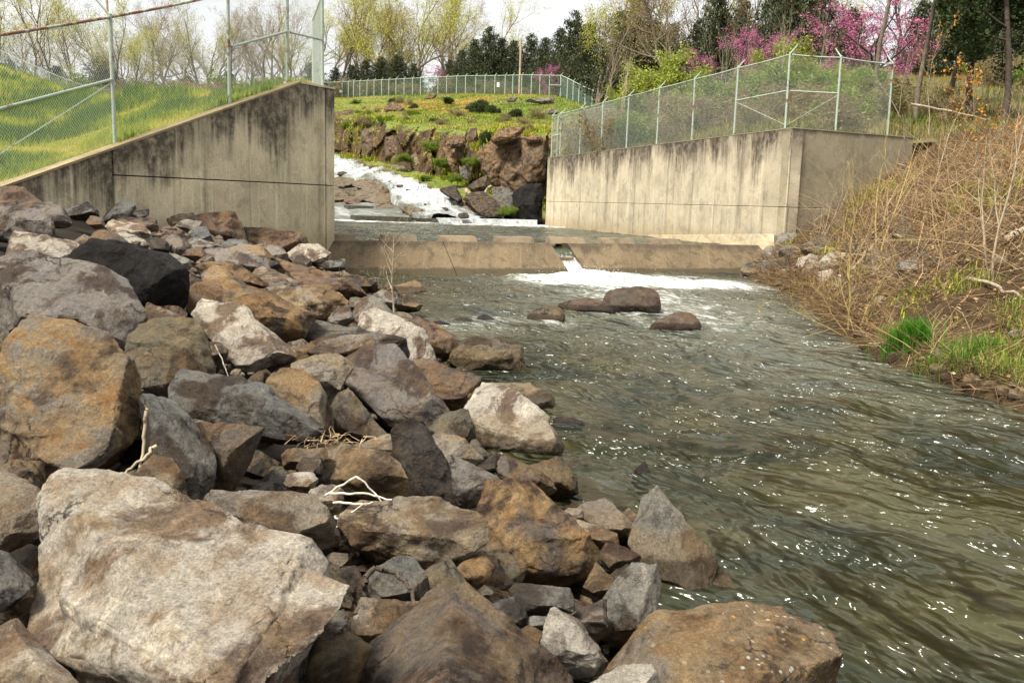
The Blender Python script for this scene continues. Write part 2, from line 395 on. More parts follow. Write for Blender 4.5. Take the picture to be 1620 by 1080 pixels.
M_LAWN = ground_material("embankment turf", [(0.12, 0.17, 0.010), (0.22, 0.235, 0.018), (0.32, 0.27, 0.04), (0.06, 0.10, 0.006)], 0.5)
M_WOODFLOOR = ground_material("woodland floor", [(0.13, 0.105, 0.05), (0.09, 0.10, 0.03), (0.17, 0.12, 0.065), (0.06, 0.05, 0.025)], 0.25)

# ---------------------------------------------------------------- ground under the rock pile
xs = np.linspace(-16, 4.5, 120); ys = np.linspace(-3.0, 27, 150)
X, Y = np.meshgrid(xs, ys)
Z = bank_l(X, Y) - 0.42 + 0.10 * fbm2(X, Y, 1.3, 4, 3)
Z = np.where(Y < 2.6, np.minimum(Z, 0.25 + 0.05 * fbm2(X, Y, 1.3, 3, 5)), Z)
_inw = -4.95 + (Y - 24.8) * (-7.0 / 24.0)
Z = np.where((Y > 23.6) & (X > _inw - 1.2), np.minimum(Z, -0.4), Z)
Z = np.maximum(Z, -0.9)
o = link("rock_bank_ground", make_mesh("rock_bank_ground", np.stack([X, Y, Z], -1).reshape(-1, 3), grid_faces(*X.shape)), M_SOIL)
tag(o, kind="structure")

# ---------------------------------------------------------------- right bank in front of the return wall
xs = np.linspace(3.6, 34, 150); ys = np.linspace(-3.0, 33.5, 170)
X, Y = np.meshgrid(xs, ys)
lim = 29.6 + (X - 8.9) * 0.48           # the return wall line: the bank stops just inside it
inwall = np.where(X < 8.9, 29.4 + 0.0 * X, lim)
Y2 = np.where(X < 16.0, np.minimum(Y, np.maximum(inwall, 3) + 0.22 + 0.0 * Y), Y)
Z = bank_r(X, Y2) + 0.13 * fbm2(X, Y2, 0.9, 4, 8) + 0.05 * fbm2(X, Y2, 3.1, 3, 9)
o = link("right_bank", make_mesh("right_bank", np.stack([X, Y2, Z], -1).reshape(-1, 3), grid_faces(*X.shape)), M_LITTER)
tag(o, kind="structure")

# ---------------------------------------------------------------- lofted terrain patches
def loft(rows, nsub_r, nsub_c, disp=None):
    """rows: list of rows of world points (same count); Catmull-Rom along both ways"""
    R = np.array(rows, float)
    def cr(Pts, n):
        k = len(Pts); t = np.linspace(0, k - 1, n); i = np.clip(np.floor(t).astype(int), 0, k - 2); f = (t - i)
        f = f.reshape((-1,) + (1,) * (Pts.ndim - 1))
        p0, p1, p2, p3 = Pts[np.clip(i - 1, 0, k - 1)], Pts[i], Pts[i + 1], Pts[np.clip(i + 2, 0, k - 1)]
        sm = 0.5 * ((2 * p1) + (-p0 + p2) * f + (2 * p0 - 5 * p1 + 4 * p2 - p3) * f ** 2 + (-p0 + 3 * p1 - 3 * p2 + p3) * f ** 3)
        return 0.5 * sm + 0.5 * (p1 * (1 - f) + p2 * f)
    G = cr(R, nsub_r)
    G = cr(G.transpose(1, 0, 2), nsub_c).transpose(1, 0, 2)
    return G
# left embankment: from the wing wall top back over the grass crest
EMB_COLS = [-260, -120, 0, 60, 120, 200, 300, 400, 480, 505]
_wt = {-260: (420, 11.0), -120: (352, 13.3), 0: (296, 15.5), 60: (275, 16.4), 120: (252, 17.3), 200: (222, 18.4), 300: (184, 20.2), 400: (150, 21.8), 480: (136, 23.4), 505: (150, 24.7)}
_cr = {-260: (20, 80), -120: (66, 74), 0: (112, 66), 60: (136, 60), 120: (160, 46), 200: (160, 33), 300: (158, 30), 400: (149, 28), 480: (140, 26.5), 505: (156, 28)}
rows = []
for k, w in enumerate([0.0, 0.33, 0.66, 1.0]):
    row = []
    for c in EMB_COLS:
        a = at(c, _wt[c][0], _wt[c][1]) - np.array([0.12, 0, 0.16]); b = at(c, *_cr[c])
        p = a * (1 - w) + b * w; row.append(p)
    rows.append(row)
back = []
for c in EMB_COLS:
    b = at(c, *_cr[c]); back.append(b + np.array([b[0] * 0.6 - 5, b[1] * 0.6 + 6, -1.5]))
rows.append(back)
rows.append([p + np.array([p[0] * 0.9 - 25, 50, 2.0]) for p in back])
EMB = loft(rows, 60, 120)
EMB[:, :, 2] += 0.05 * fbm2(EMB[:, :, 0], EMB[:, :, 1], 0.7, 4, 21) * np.minimum(1, np.arange(60) / 4)[:, None]
o = link("grass_embankment", make_mesh("grass_embankment", EMB.reshape(-1, 3), grid_faces(60, 120)), M_LAWN); tag(o, kind="structure")

# right upper ground, behind the right wall and along the crest of the bank
R_W0, R_W1, R_W2 = np.array([8.72, 29.9]), np.array([1.75, 54.0]), np.array([13.6, 32.3])
ZT = 4.58
cols = [np.array([*R_W1, ZT]) + [0.2, 0.3, -.25], np.array([4.2, 46.1, ZT - .22]), np.array([6.6, 37.8, ZT - .20]), np.array([9.1, 30.5, ZT - .2]), np.array([13.6, 32.9, ZT - .15]),
        np.array([18.0, 33.0, 4.9]), np.array([26, 32.5, 5.5]), np.array([34, 32.0, 6.0])]
r1 = [at(905, 224, 62), at(990, 222, 52), at(1080, 205, 47), at(1190, 186, 44), at(1330, 178, 46), at(1470, 178, 44), at(1640, 168, 44), at(1800, 160, 44)]
r2 = [at(905, 196, 84), at(975, 190, 80), at(1070, 168, 76), at(1190, 140, 72), at(1330, 130, 70), at(1470, 128, 70), at(1640, 122, 70), at(1800, 116, 70)]
r3 = [at(900, 166, 106), at(960, 172, 104), at(1060, 150, 104), at(1190, 118, 104), at(1330, 110, 104), at(1470, 106, 104), at(1640, 100, 104), at(1800, 96, 104)]
r4 = [p * np.array([1.6, 1.6, 1.0]) + [0, 0, 4] for p in r3]
UPR = loft([cols, r1, r2, r3, r4], 70, 90)
UPR[:, :, 2] += 0.25 * fbm2(UPR[:, :, 0], UPR[:, :, 1], 0.35, 4, 31) * np.minimum(1, np.arange(70) / 8)[:, None]
o = link("wooded_slope", make_mesh("wooded_slope", UPR.reshape(-1, 3), grid_faces(70, 90)), M_WOODFLOOR); tag(o, kind="structure")

# spillway hillside across the upper pool
shore = [(440,238,108),(500,245,98),(567,257,84),(604,268,76),(670,292,66),(708,306,61),(743,325,57),(778,341,56),(838,346,57.5),(900,347,58)]
cbase = [(440,228,110),(500,238,100),(567,248,87),(604,256,82),(660,272,74),(700,281,69),(743,290,65),(790,306,61.5),(850,325,60),(905,330,60)]
ctop  = [(440,182,110),(500,184,101),(560,186,91),(604,192,85.5),(650,200,78),(700,206,73),(750,210,67.5),(790,208,63.5),(850,207,61.5),(905,210,61.5)]
cmid  = [(440,170,124),(500,168,119),(570,166,113),(640,166,107),(690,168,101),(740,172,95),(790,178,88),(830,184,83),(880,193,78),(930,196,76)]
cfen  = [(440,158,155),(500,157,150),(560,155,145),(630,152,140),(690,150,134),(740,149,129),(790,150,124),(830,150,120),(880,152,116),(950,176,104)]
_hr = np.random.default_rng(5)
R0 = [at(*p) for p in shore]; R1 = [at(*p) for p in cbase]; R2 = [at(*p) for p in ctop]; R3 = [at(*p) for p in cmid]; R4 = [at(*p) for p in cfen]
R5 = [np.array([p[0] * 1.35, p[1] * 1.35, p[2] + 0.5]) for p in R4]
R00 = [p + np.array([-0.2, -0.5, -1.6]) for p in R0]
nr, nc = 190, 240
HILL = loft([R00, R0, R1, R2, R3, R4, R5], nr, nc)
tt = np.linspace(0, 6, nr)[:, None]
P = HILL.reshape(-1, 3)
cliff = np.exp(-((tt - 2.45) / 0.62) ** 2) * np.ones((1, nc)); shoreband = np.exp(-((tt - 1.2) / 0.5) ** 2) * np.ones((1, nc))
cellsx = np.floor(P[:, 0] * 0.55 + 0.8 * vnoise(P * 0.25, 4)); cellsz = np.floor(P[:, 2] * 0.42 + P[:, 1] * 0.1 + 0.9 * vnoise(P * 0.22, 5))
step = _hash(cellsx, cellsz, cellsx * 0, 77).reshape(nr, nc)
n2 = fbm(P * 0.45, 5, 41).reshape(nr, nc)
HILL[:, :, 1] += -cliff * (1.1 * step + 1.8 * n2)
HILL[:, :, 2] += 0.35 * cliff * n2 + 0.45 * shoreband * fbm(P * 0.8, 4, 47).reshape(nr, nc)
HILL[:, :, 2] += 0.75 * fbm(P * 0.20, 5, 43).reshape(nr, nc) * np.clip((tt - 2.8), 0, 1) * np.clip((5.0 - tt) * 1.2, 0.1, 1)
HILL[:, :, 1] += 3.0 * fbm(P * np.array([.16, .05, .05]), 3, 44).reshape(nr, nc) * np.exp(-((tt - 3.1) / 0.7) ** 2)
def hillside_material():
    t = NT("hillside turf and cut rock"); geo = t.n("NewGeometry"); pos = geo.outputs["Position"]
    sepn = t.n("SeparateXYZ"); t.l(geo.outputs["True Normal"], sepn.inputs[0])
    a = t.noise(pos, 0.18, 7, 0.65, 0.4); b = t.noise(pos, 1.3, 6, 0.7); c2 = t.noise(pos, 6.0, 5, 0.7)
    g = t.mix(t.ramp(a, 0.38, 0.62), (0.10, 0.16, 0.018), (0.18, 0.21, 0.04))
    g = t.mix(t.math('MULTIPLY', t.ramp(b, 0.48, 0.68), 0.65), g, (0.29, 0.25, 0.09))
    g = t.mix(t.math('MULTIPLY', t.ramp(t.noise(pos, 0.3, 6, 0.7, 0.5), 0.50, 0.62), 0.75), g, (0.25, 0.19, 0.085))
    g = t.mix(t.math('MULTIPLY', t.ramp(c2, 0.45, 0.7), 0.6), g, (0.055, 0.10, 0.012))
    bare = t.ramp(t.noise(pos, 0.13, 5, 0.6, 0.6), 0.56, 0.63)
    clay = t.attr("clay").outputs["Fac"]
    g = t.mix(t.math('MULTIPLY', t.math('MULTIPLY', clay, t.ramp(b, 0.42, 0.56)), 1.0), g, (0.38, 0.15, 0.035))
    r = t.mix(t.ramp(t.noise(t.mapping(pos, (1.0, 1.0, 0.22)), 0.9, 7, 0.7, 0.4), 0.35, 0.65), (0.15, 0.085, 0.034), (0.055, 0.042, 0.032))
    r = t.mix(t.math('MULTIPLY', t.ramp(b, 0.53, 0.7), 0.5), r, (0.30, 0.15, 0.04))
    r = t.mix(t.math('MULTIPLY', t.ramp(t.noise(t.mapping(pos, (1.7, 1.7, 0.3)), 1.0, 6, 0.72), 0.54, 0.64), 0.85), r, (0.03, 0.024, 0.018))
    r = t.mix(t.math('MULTIPLY', t.ramp(c2, 0.55, 0.75), 0.5), r, (0.33, 0.28, 0.20))
    slope = t.math('ADD', sepn.outputs[2], t.math('MULTIPLY', t.math('SUBTRACT', b, 0.5), 0.55))
    wash = t.attr("wash").outputs["Fac"]
    slope = t.math('SUBTRACT', slope, t.math('MULTIPLY', wash, 0.55))
    m = t.ramp(slope, 0.60, 0.72)
    return t.fin(t.mix(m, r, g), 0.92, 0.2, t.bump(t.math('ADD', b, c2), 0.8, 0.25))
clay = np.zeros((nr, nc))
for (px, py, dd, rad) in [(700,165,103,9), (660,172,105,6), (725,178,98,6), (680,158,112,5), (845,205,66,5), (760,160,110,4)]:
    c = at(px, py, dd); clay = np.maximum(clay, np.exp(-(((HILL[:, :, 0] - c[0]) / (0.45 * rad)) ** 2 + ((HILL[:, :, 1] - c[1]) / rad) ** 2)))
wash = np.clip(1.45 - tt / 1.0, 0, 1) * np.ones((1, nc))
o = link("spillway_hillside", make_mesh("spillway_hillside", HILL.reshape(-1, 3), grid_faces(nr, nc), False, {"clay": clay.ravel(), "wash": wash.ravel()}), hillside_material()); tag(o, kind="structure")

# far ground out to the horizon
xs = np.concatenate([[-2500, -1200, -600], np.linspace(-300, 300, 60), [600, 1200, 2500]])
ys = np.concatenate([np.linspace(150, 320, 26), [420, 700, 1300, 2600, 4500]])
X, Y = np.meshgrid(xs, ys)
Z = 16.5 + 1.5 * fbm2(X, Y, 0.012, 3, 61) + np.clip((Y - 150) * 0.02, 0, 4) + np.clip(X - 20, 0, 120) * 0.03
Z[0] = 9
o = link("far_ground", make_mesh("far_ground", np.stack([X, Y, Z], -1).reshape(-1, 3), grid_faces(*X.shape)), M_WOODFLOOR); tag(o, kind="structure")
# low ground behind the embankment and walls, so nothing hangs over a void
xs = np.linspace(-400, 400, 40); ys = np.linspace(-150, 170, 40)
X, Y = np.meshgrid(xs, ys)
Z = np.where(Y > 45, -2.0 + (Y - 45) * 0.10, -2.0) + 0 * X
o = link("valley_floor", make_mesh("valley_floor", np.stack([X, Y, Z], -1).reshape(-1, 3), grid_faces(*X.shape)), M_WOODFLOOR); tag(o, kind="structure")

# ================================================================ water
GAP = onz(893, 428, 0.0)
def water_material():
    t = NT("river water"); pos = t.n("NewGeometry").outputs["Position"]
    foam = t.attr("foam").outputs["Fac"]
    fl = t.mapping(pos, (1, 1, 1), (0, 0, math.radians(-35)))
    f1 = t.noise(t.mapping(fl, (3.0, 1.5, 1)), 1.0, 8, 0.70, 0.5)
    f2 = t.noise(t.mapping(fl, (8.0, 4.6, 1)), 1.0, 6, 0.75, 0.4)
    fm = t.math('ADD', t.math('MULTIPLY', f1, 0.55), t.math('MULTIPLY', f2, 0.45))
    th = t.math('SUBTRACT', 0.76, t.math('MULTIPLY', foam, 0.46))
    cover = t.n("MapRange", clamp=True); t.l(fm, cover.inputs[0]); t.l(th, cover.inputs[1]); t.l(t.math('ADD', th, 0.20), cover.inputs[2])
    # loose flecks riding on the water
    vo = t.n("TexVoronoi"); t.l(t.mapping(fl, (1.6, 0.8, 1)), vo.inputs["Vector"]); vo.inputs["Scale"].default_value = 6.5
    sv = t.n("SeparateColor"); t.l(vo.outputs["Color"], sv.inputs[0])
    fleck = t.math('MULTIPLY', t.ramp(vo.outputs["Distance"], 0.10, 0.04), t.ramp(sv.outputs[0], 0.80, 0.83))
    fleck = t.math('MULTIPLY', fleck, t.ramp(t.noise(pos, 0.55, 4, 0.6), 0.48, 0.64))
    m = t.math('MAXIMUM', cover.outputs[0], t.math('MULTIPLY', fleck, 0.8), True)
    deep = t.mix(t.ramp(t.noise(pos, 0.5, 4, 0.6, 0.6), 0.40, 0.62), (0.017, 0.020, 0.009), (0.050, 0.046, 0.018))
    deep = t.mix(t.math('MULTIPLY', foam, 0.55), deep, (0.30, 0.32, 0.26))
    c = t.mix(m, deep, (0.80, 0.80, 0.76))
    w1 = t.noise(t.mapping(fl, (1.8, 1.25, 1)), 1.0, 2, 0.5, 0.1); w2 = t.noise(t.mapping(fl, (4.6, 3.3, 1)), 1.0, 2, 0.5, 0.1)
    h = t.math('ADD', t.math('MULTIPLY', w1, 0.62), t.math('MULTIPLY', w2, 0.34))
    w3 = t.noise(t.mapping(fl, (11.0, 7.5, 1)), 1.0, 2, 0.5, 0.1)
    h = t.math('ADD', h, t.math('MULTIPLY', w3, 0.055))
    slick = t.n('MapRange', clamp=True); t.l(t.noise(t.mapping(fl, (0.9, 0.5, 1)), 1.0, 4, 0.6, 0.3), slick.inputs[0]); slick.inputs[1].default_value = 0.36; slick.inputs[2].default_value = 0.62; slick.inputs[3].default_value = 0.25; slick.inputs[4].default_value = 1.15
    h = t.math('MULTIPLY', h, slick.outputs[0])
    nb = t.bump(h, 1.0, 0.85)
    ro = t.n("MapRange"); t.l(m, ro.inputs[0]); ro.inputs[3].default_value = 0.16; ro.inputs[4].default_value = 0.7
    t.b.inputs["IOR"].default_value = 1.333
    return t.fin(c, ro.outputs[0], 0.5, nb)
M_WATER = water_material()
def waves(X, Y, seed, amp):
    a = math.radians(35); u = X * math.cos(a) + Y * math.sin(a); v = -X * math.sin(a) + Y * math.cos(a)
    wu = u + 0.12 * fbm2(X, Y, 0.7, 3, seed + 5); 
    P1 = np.stack([wu.ravel() * 2.0, v.ravel() * 1.4, np.full(u.size, .3)], 1); P2 = np.stack([wu.ravel() * 4.6, v.ravel() * 3.2, np.full(u.size, .7)], 1)
    return amp * (1.15 * fbm(P1, 2, seed) + 0.34 * fbm(P2, 2, seed + 9)).reshape(X.shape)
xs = np.linspace(-6.5, 12.0, 430); ys = np.concatenate([np.linspace(-6, 1.9, 12), 2.0 * (30.5 / 2.0) ** np.linspace(0, 1, 520)])
X, Y = np.meshgrid(xs, ys)
plume = np.exp(-((X - GAP[0] - 0.6) / 2.3) ** 2 - ((Y - GAP[1] + 2.4) / 3.0) ** 2) * 1.15
plume = np.maximum(plume, 0.80 * np.exp(-((X - GAP[0] - 3.0) / 2.6) ** 2 - ((Y - GAP[1] + 3.2) / 2.6) ** 2))
plume = np.maximum(plume, 0.58 * np.exp(-((X - GAP[0] + 2.4) / 2.0) ** 2 - ((Y - GAP[1] + 1.6) / 1.1) ** 2))
ed = np.minimum(np.abs(X - xwl(Y)), np.abs(X - xwr(Y)))
run = np.exp(-((X - 3.2 - 0.10 * (18 - Y)) / 2.6) ** 2) * np.clip((Y - 7) / 12, 0, 1) * 0.62
foam = np.clip(np.maximum(plume * 1.3, run * 1.15) + 0.14 * fbm2(X, Y, 0.5, 3, 91), 0, 1)
for (px, py, s, k) in [(1000,494,1.1,.62),(870,508,.8,.62),(1070,524,.9,.5),(770,506,.9,.6),(1180,545,.9,.45),(720,512,.9,.55),(1250,575,1.2,.4),(1120,480,1.0,.5)]:
    c = onz(px, py, 0.0); foam = np.maximum(foam, k * np.exp(-((X - c[0]) / s) ** 2 - ((Y - c[1]) / (1.2 * s)) ** 2))
calm = np.clip(ed / 0.8, 0.25, 1)
Z = waves(X, Y, 100, 0.055) * calm + 0.14 * np.exp(-((X - GAP[0] - 0.4) / 0.9) ** 2 - ((Y - GAP[1] + 0.55) / 0.55) ** 2) + plume * 0.06 * fbm2(X, Y, 3.5, 4, 92) - 0.01
o = link("river", make_mesh("river", np.stack([X, Y, Z], -1).reshape(-1, 3), grid_faces(*X.shape), True, {"foam": foam.ravel()}), M_WATER); tag(o, kind="structure")

# upper pool above the weir
ZP = 0.70
xs = np.linspace(-14, 10, 220); ys = np.linspace(24.9, 57, 260)
X, Y = np.meshgrid(xs, ys)
wx0, wy0 = -4.67, 25.35; wx1, wy1 = 7.9, 30.6             # crest line of the weir
lin = wy0 + (X - wx0) * (wy1 - wy0) / (wx1 - wx0)
Yp = np.maximum(Y, lin + 0.15)
foam = 0.25 + 0.55 * np.exp(-((Yp - 52.5) / 3.0) ** 2) + 0.25 * fbm2(X, Yp, 0.25, 3, 95) - 0.22 * np.exp(-((Yp - lin) / 4.0) ** 2)
Z = ZP + waves(X, Yp, 140, 0.05)
o = link("upper_pool", make_mesh("upper_pool", np.stack([X, Yp, Z], -1).reshape(-1, 3), grid_faces(*X.shape), True, {"foam": np.clip(foam, 0, 1).ravel()}), M_WATER); tag(o, kind="structure")

# cascade: white water tumbling down the spillway
def foam_material():
    t = NT("white water"); pos = t.n("NewGeometry").outputs["Position"]
    fl = t.mapping(pos, (1, 1, 1), (0, 0, math.radians(-38)))
    n = t.noise(t.mapping(fl, (1.5, 0.32, 0.5)), 1.0, 8, 0.72, 1.4); n2 = t.noise(t.mapping(fl, (4.0, 1.2, 2.5)), 1.0, 6, 0.7, 0.8)
    big = t.noise(t.mapping(fl, (0.35, 0.14, 0.6)), 1.0, 3, 0.6, 0.8)
    f = t.attr("foam").outputs["Fac"]
    m = t.ramp(t.math('ADD', t.math('ADD', t.math('MULTIPLY', n, 0.6), t.math('MULTIPLY', big, 0.45)), t.math('MULTIPLY', f, 0.30)), 0.60, 0.86)
    c = t.mix(m, (0.12, 0.125, 0.09), t.mix(t.ramp(n2, 0.38, 0.62), (0.36, 0.385, 0.37), (0.72, 0.73, 0.72)))
    return t.fin(c, 0.4, 0.4, t.bump(t.math('ADD', n, t.math('MULTIPLY', n2, 0.6)), 1.0, 0.35))
M_FOAM = foam_material()
Rr = [at(*p) for p in [(480,240,102),(530,248,91),(570,257,84),(600,266,77.5),(640,281,70),(676,294,65),(708,306,61),(743,325,57),(778,340,56),(800,346,55)]]
Ll = [at(*p) for p in [(440,274,90),(500,277,84),(560,280,77.5),(592,283,73),(606,290,69.5),(616,301,65),(622,314,60.5),(634,328,57),(650,338,55),(662,347,54)]]
CAS = loft([Rr, [0.66 * a + 0.34 * b for a, b in zip(Rr, Ll)], [0.34 * a + 0.66 * b for a, b in zip(Rr, Ll)], Ll], 60, 260)
P = CAS.reshape(-1, 3)
d = 0.28 * fbm(P * np.array([0.9, 0.5, 1.1]), 5, 71) + 0.13 * fbm(P * 2.2, 3, 73) + 0.22 * (np.floor(P[:, 1] * .33 + fbm(P * .4, 2, 74)) - P[:, 1] * .33 + .5)
CAS[:, :, 2] += d.reshape(60, 260) + 0.06
CAS[0, :, 2] -= 0.5; CAS[-1, :, 2] -= 0.5
ff = 0.55 + 0.45 * np.sin(np.linspace(0, math.pi, 60))[:, None] * np.ones((1, 260))
o = link("cascade", make_mesh("cascade", CAS.reshape(-1, 3), grid_faces(60, 260), True, {"foam": ff.ravel()}), M_FOAM); tag(o, kind="structure")
# shelf of shallow white water left of the cascade foot
Ra = [at(*p) for p in [(480,316,66),(540,318,64),(590,322,60),(640,330,57.5)]]
Rb = [at(*p) for p in [(480,336,58),(540,336,57),(590,340,55.5),(650,345,54)]]
Rc = [at(*p) for p in [(480,352,53),(540,352,53),(590,352,53),(660,351,53)]]
SH = loft([Ra, Rb, Rc], 30, 70); SH[:, :, 2] += 0.07 * fbm(SH.reshape(-1, 3) * 1.5, 4, 75).reshape(30, 70)
o = link("shallow_apron", make_mesh("shallow_apron", SH.reshape(-1, 3), grid_faces(30, 70), True, {"foam": np.full(2100, 0.42)}), M_FOAM); tag(o, kind="structure")
# ================================================================ concrete
def slab_panel(name, mat, parent, a, b, zta, ztb, zba, zbb, back, hd0=None, proud=0.0, ncol=14):
    """upright slab between plan points a and b (front face), tops zta/ztb, bottoms zba/zbb, 'back' = plan offset of the rear face"""
    a, b, back = np.array(a, float), np.array(b, float), np.array(back, float); L = np.linalg.norm(b - a)
    n = -back / np.linalg.norm(back)
    V, hd, run = [], [], []
    for i in range(ncol + 1):
        t = i / ncol; p = a * (1 - t) + b * t + n * proud; q = a * (1 - t) + b * t + back
        zt, zb = zta * (1 - t) + ztb * t, zba * (1 - t) + zbb * t
        z0 = (hd0[0] * (1 - t) + hd0[1] * t) if hd0 else zt
        bev = 0.012
        for (xy, z) in [(p, zb), (p, zt - bev), (p - n * bev, zt), (q + n * bev, zt), (q, zt - bev), (q, zb)]:
            V.append((xy[0], xy[1], z)); hd.append(max(z0 - z, 0)); run.append(t * L + a[0] * 3.1 + a[1] * 1.7)
    Q = []
    for i in range(ncol):
        k = i * 6
        for j in range(5): Q.append((k + j, k + j + 1, k + 6 + j + 1, k + 6 + j))
        Q.append((k + 5, k, k + 6, k + 11))
    Q2 = [(0, 5, 4, 1), (1, 4, 3, 2)]; e = ncol * 6
    Q2 += [(e + 0, e + 1, e + 4, e + 5), (e + 1, e + 2, e + 3, e + 4)]
    me = make_mesh(name, V, np.array(Q + Q2), False, {"hd": np.array(hd), "run": np.array(run)})
    return link(name, me, mat, parent)

# ---- left wing wall
A_ = at(-140, 340, 13.0)[:2]; 
LW = [(-140, 361, 13.0), (0, 300, 15.5), (176, 238, 18.0), (475, 132, 23.2), (529, 142, 25.0)]
LP = [at(*p) for p in LW]
back = np.array([-0.34, 0.16])
lw = empty("left_wing_wall", (LP[3][0], LP[3][1], 0)); tag(lw, "dark stained concrete wing wall with sloping top above the rock pile", "wall")
def lpar(o): o.parent = lw; o.matrix_parent_inverse = Matrix.Translation((-LP[3][0], -LP[3][1], 0)); return o
ZJ = at(529, 294, 25.0)[2]                        # height of the long horizontal joint
# stretch left of the slanting joint, full height; then upper and lower panels; then the short end leaf
lpar(slab_panel("wall_panel", M_CONC_L, None, LP[0][:2], LP[1][:2], LP[0][2], LP[1][2], -0.6, -0.6, back))
lpar(slab_panel("wall_panel", M_CONC_L, None, LP[1][:2] + 0.0, LP[2][:2], LP[1][2], LP[2][2], -0.6, -0.6, back))
dirw = (LP[3][:2] - LP[2][:2]); dirw /= np.linalg.norm(dirw); g = dirw * 0.035
kn = LP[2][:2] + dirw * 0.9                        # foot of the slanting joint
lpar(slab_panel("wall_panel", M_CONC_L, None, LP[2][:2] + g, LP[3][:2], LP[2][2] + 0.02, LP[3][2], ZJ + 0.012, ZJ + 0.012, back, proud=0.012))
lpar(slab_panel("wall_panel", M_CONC_L, None, LP[2][:2] + g, LP[3][:2], ZJ - 0.015, ZJ - 0.015, -0.6, -0.6, back, hd0=(LP[2][2], LP[3][2]), proud=0.018))
nb = np.array([-0.42, 0.12])
e0 = LP[3][:2]; e1 = LP[4][:2]; em = e0 * 0.27 + e1 * 0.73; ge = (e1 - e0) / np.linalg.norm(e1 - e0) * 0.03
zz = lambda t: LP[3][2] * (1 - t) + LP[4][2] * t
for (p, q, t0, t1) in [(e0, em - ge, 0, .72), (em + ge, e1, .74, 1)]:
    lpar(slab_panel("wall_panel", M_CONC_L, None, p, q, zz(t0), zz(t1), ZJ + 0.012, ZJ + 0.012, nb, ncol=5))
    lpar(slab_panel("wall_panel", M_CONC_L, None, p, q, ZJ - 0.015, ZJ - 0.015, -0.6, -0.6, nb, hd0=(zz(t0), zz(t1)), proud=0.006, ncol=5))
# upstream run of the same wall, along the pool
up = e1 + np.array([-7.0, 24.0])
lpar(slab_panel("wall_panel", M_CONC_L, None, e1 + np.array([-0.02, 0.03]), up, LP[4][2] - 0.03, LP[4][2] - 0.2, -0.6, -0.6, np.array([-0.4, -0.12])))
c = MB()   # dark filler seen in the joints
def filler(mb, a, b, zta, ztb, back, k0=0.14, k1=0.8):
    p, q = np.array(a) + back * k0, np.array(b) + back * k0; r, s = np.array(a) + back * k1, np.array(b) + back * k1
    mb.box8([(p[0], p[1], -0.55), (q[0], q[1], -0.55), (s[0], s[1], -0.55), (r[0], r[1], -0.55), (p[0], p[1], zta - .1), (q[0], q[1], ztb - .1), (s[0], s[1], ztb - .1), (r[0], r[1], zta - .1)])
filler(c, LP[2][:2] - g, LP[3][:2], LP[2][2], LP[3][2], back); filler(c, e0 + ge, e1 - ge, LP[3][2], LP[4][2], nb)
lpar(c.build("joint_filler", M_DARK, None, False))
M_CONC_CP = concrete_material('weathered coping', (0.30, 0.235, 0.13), 0.1, 0.3, 0.3)
# coping strip along the slope
def coping(par, pts, back, mat, w=0.03, h=0.05, name="coping"):
    for (p, q) in zip(pts[:-1], pts[1:]):
        p, q = np.array(p), np.array(q); n2 = -np.array(back) / np.linalg.norm(back); bk = np.array(back)
        V = []
        for (P_, z) in ((p, 0), (q, 0)):
            f, r = P_[:2] + n2 * w, P_[:2] + bk - n2 * w
            V.append([(f[0], f[1], P_[2] + 0.004), (r[0], r[1], P_[2] + 0.004), (r[0], r[1], P_[2] + h), (f[0], f[1], P_[2] + h)])
        a, b = V
        mb = MB(); mb.box8([a[0], b[0], b[1], a[1], a[3], b[3], b[2], a[2]])
        o = mb.build(name, mat, None, False, {"hd": np.full(8, 3.0), "run": np.arange(8) * 0.3}); par(o)
lpar_ = lpar
coping(lpar_, [LP[0], LP[1], LP[2], LP[3]], back * .62, M_CONC_CP); coping(lpar_, [LP[3] + np.array([0, 0, -0.006]), LP[4]], nb, M_CONC_L)

# ---- right wall with corner and return
rw = empty("right_training_wall", (R_W0[0], R_W0[1], 0)); tag(rw, "pale warm concrete wall with black run-off streaks beside the pool, topped by a fence", "wall")
def rpar(o): o.parent = rw; o.matrix_parent_inverse = Matrix.Translation((-R_W0[0], -R_W0[1], 0)); return o
rb = np.array([0.40, 0.116])
ZJR = at(1222, 327, 29.9)[2]
seg = [0.0, 0.50, 0.785, 1.0]                 # bays between the vertical joints, from the corner outwards
for s0, s1 in zip(seg[:-1], seg[1:]):
    p = R_W0 * (1 - s0) + R_W1 * s0; q = R_W0 * (1 - s1) + R_W1 * s1; u = (q - p) / np.linalg.norm(q - p) * 0.008
    rpar(slab_panel("wall_panel", M_CONC_R, None, q - u, p + u, ZT, ZT, ZJR + 0.012, ZJR + 0.012, rb))
    rpar(slab_panel("wall_panel", M_CONC_R, None, q - u, p + u, ZJR - 0.012, ZJR - 0.012, 0.25, 0.25 if s0 else -0.2, rb, hd0=(ZT, ZT), proud=0.012))
ub = np.array([-0.18, 0.38]); dr = (R_W2 - R_W0) / np.linalg.norm(R_W2 - R_W0)
M_CONC_RT = concrete_material("board marked concrete", (0.33, 0.285, 0.19), 0.10, 0.55, 0.12)
rpar(slab_panel("wall_panel", M_CONC_RT, None, R_W0 + dr * 0.012, R_W2, ZT, ZT, ZJR + 0.012, ZJR + 0.012, ub))
rpar(slab_panel("wall_panel", M_CONC_RT, None, R_W0 + dr * 0.012, R_W2, ZJR - 0.012, ZJR - 0.012, -0.6, -0.6, ub, hd0=(ZT, ZT), proud=0.008))
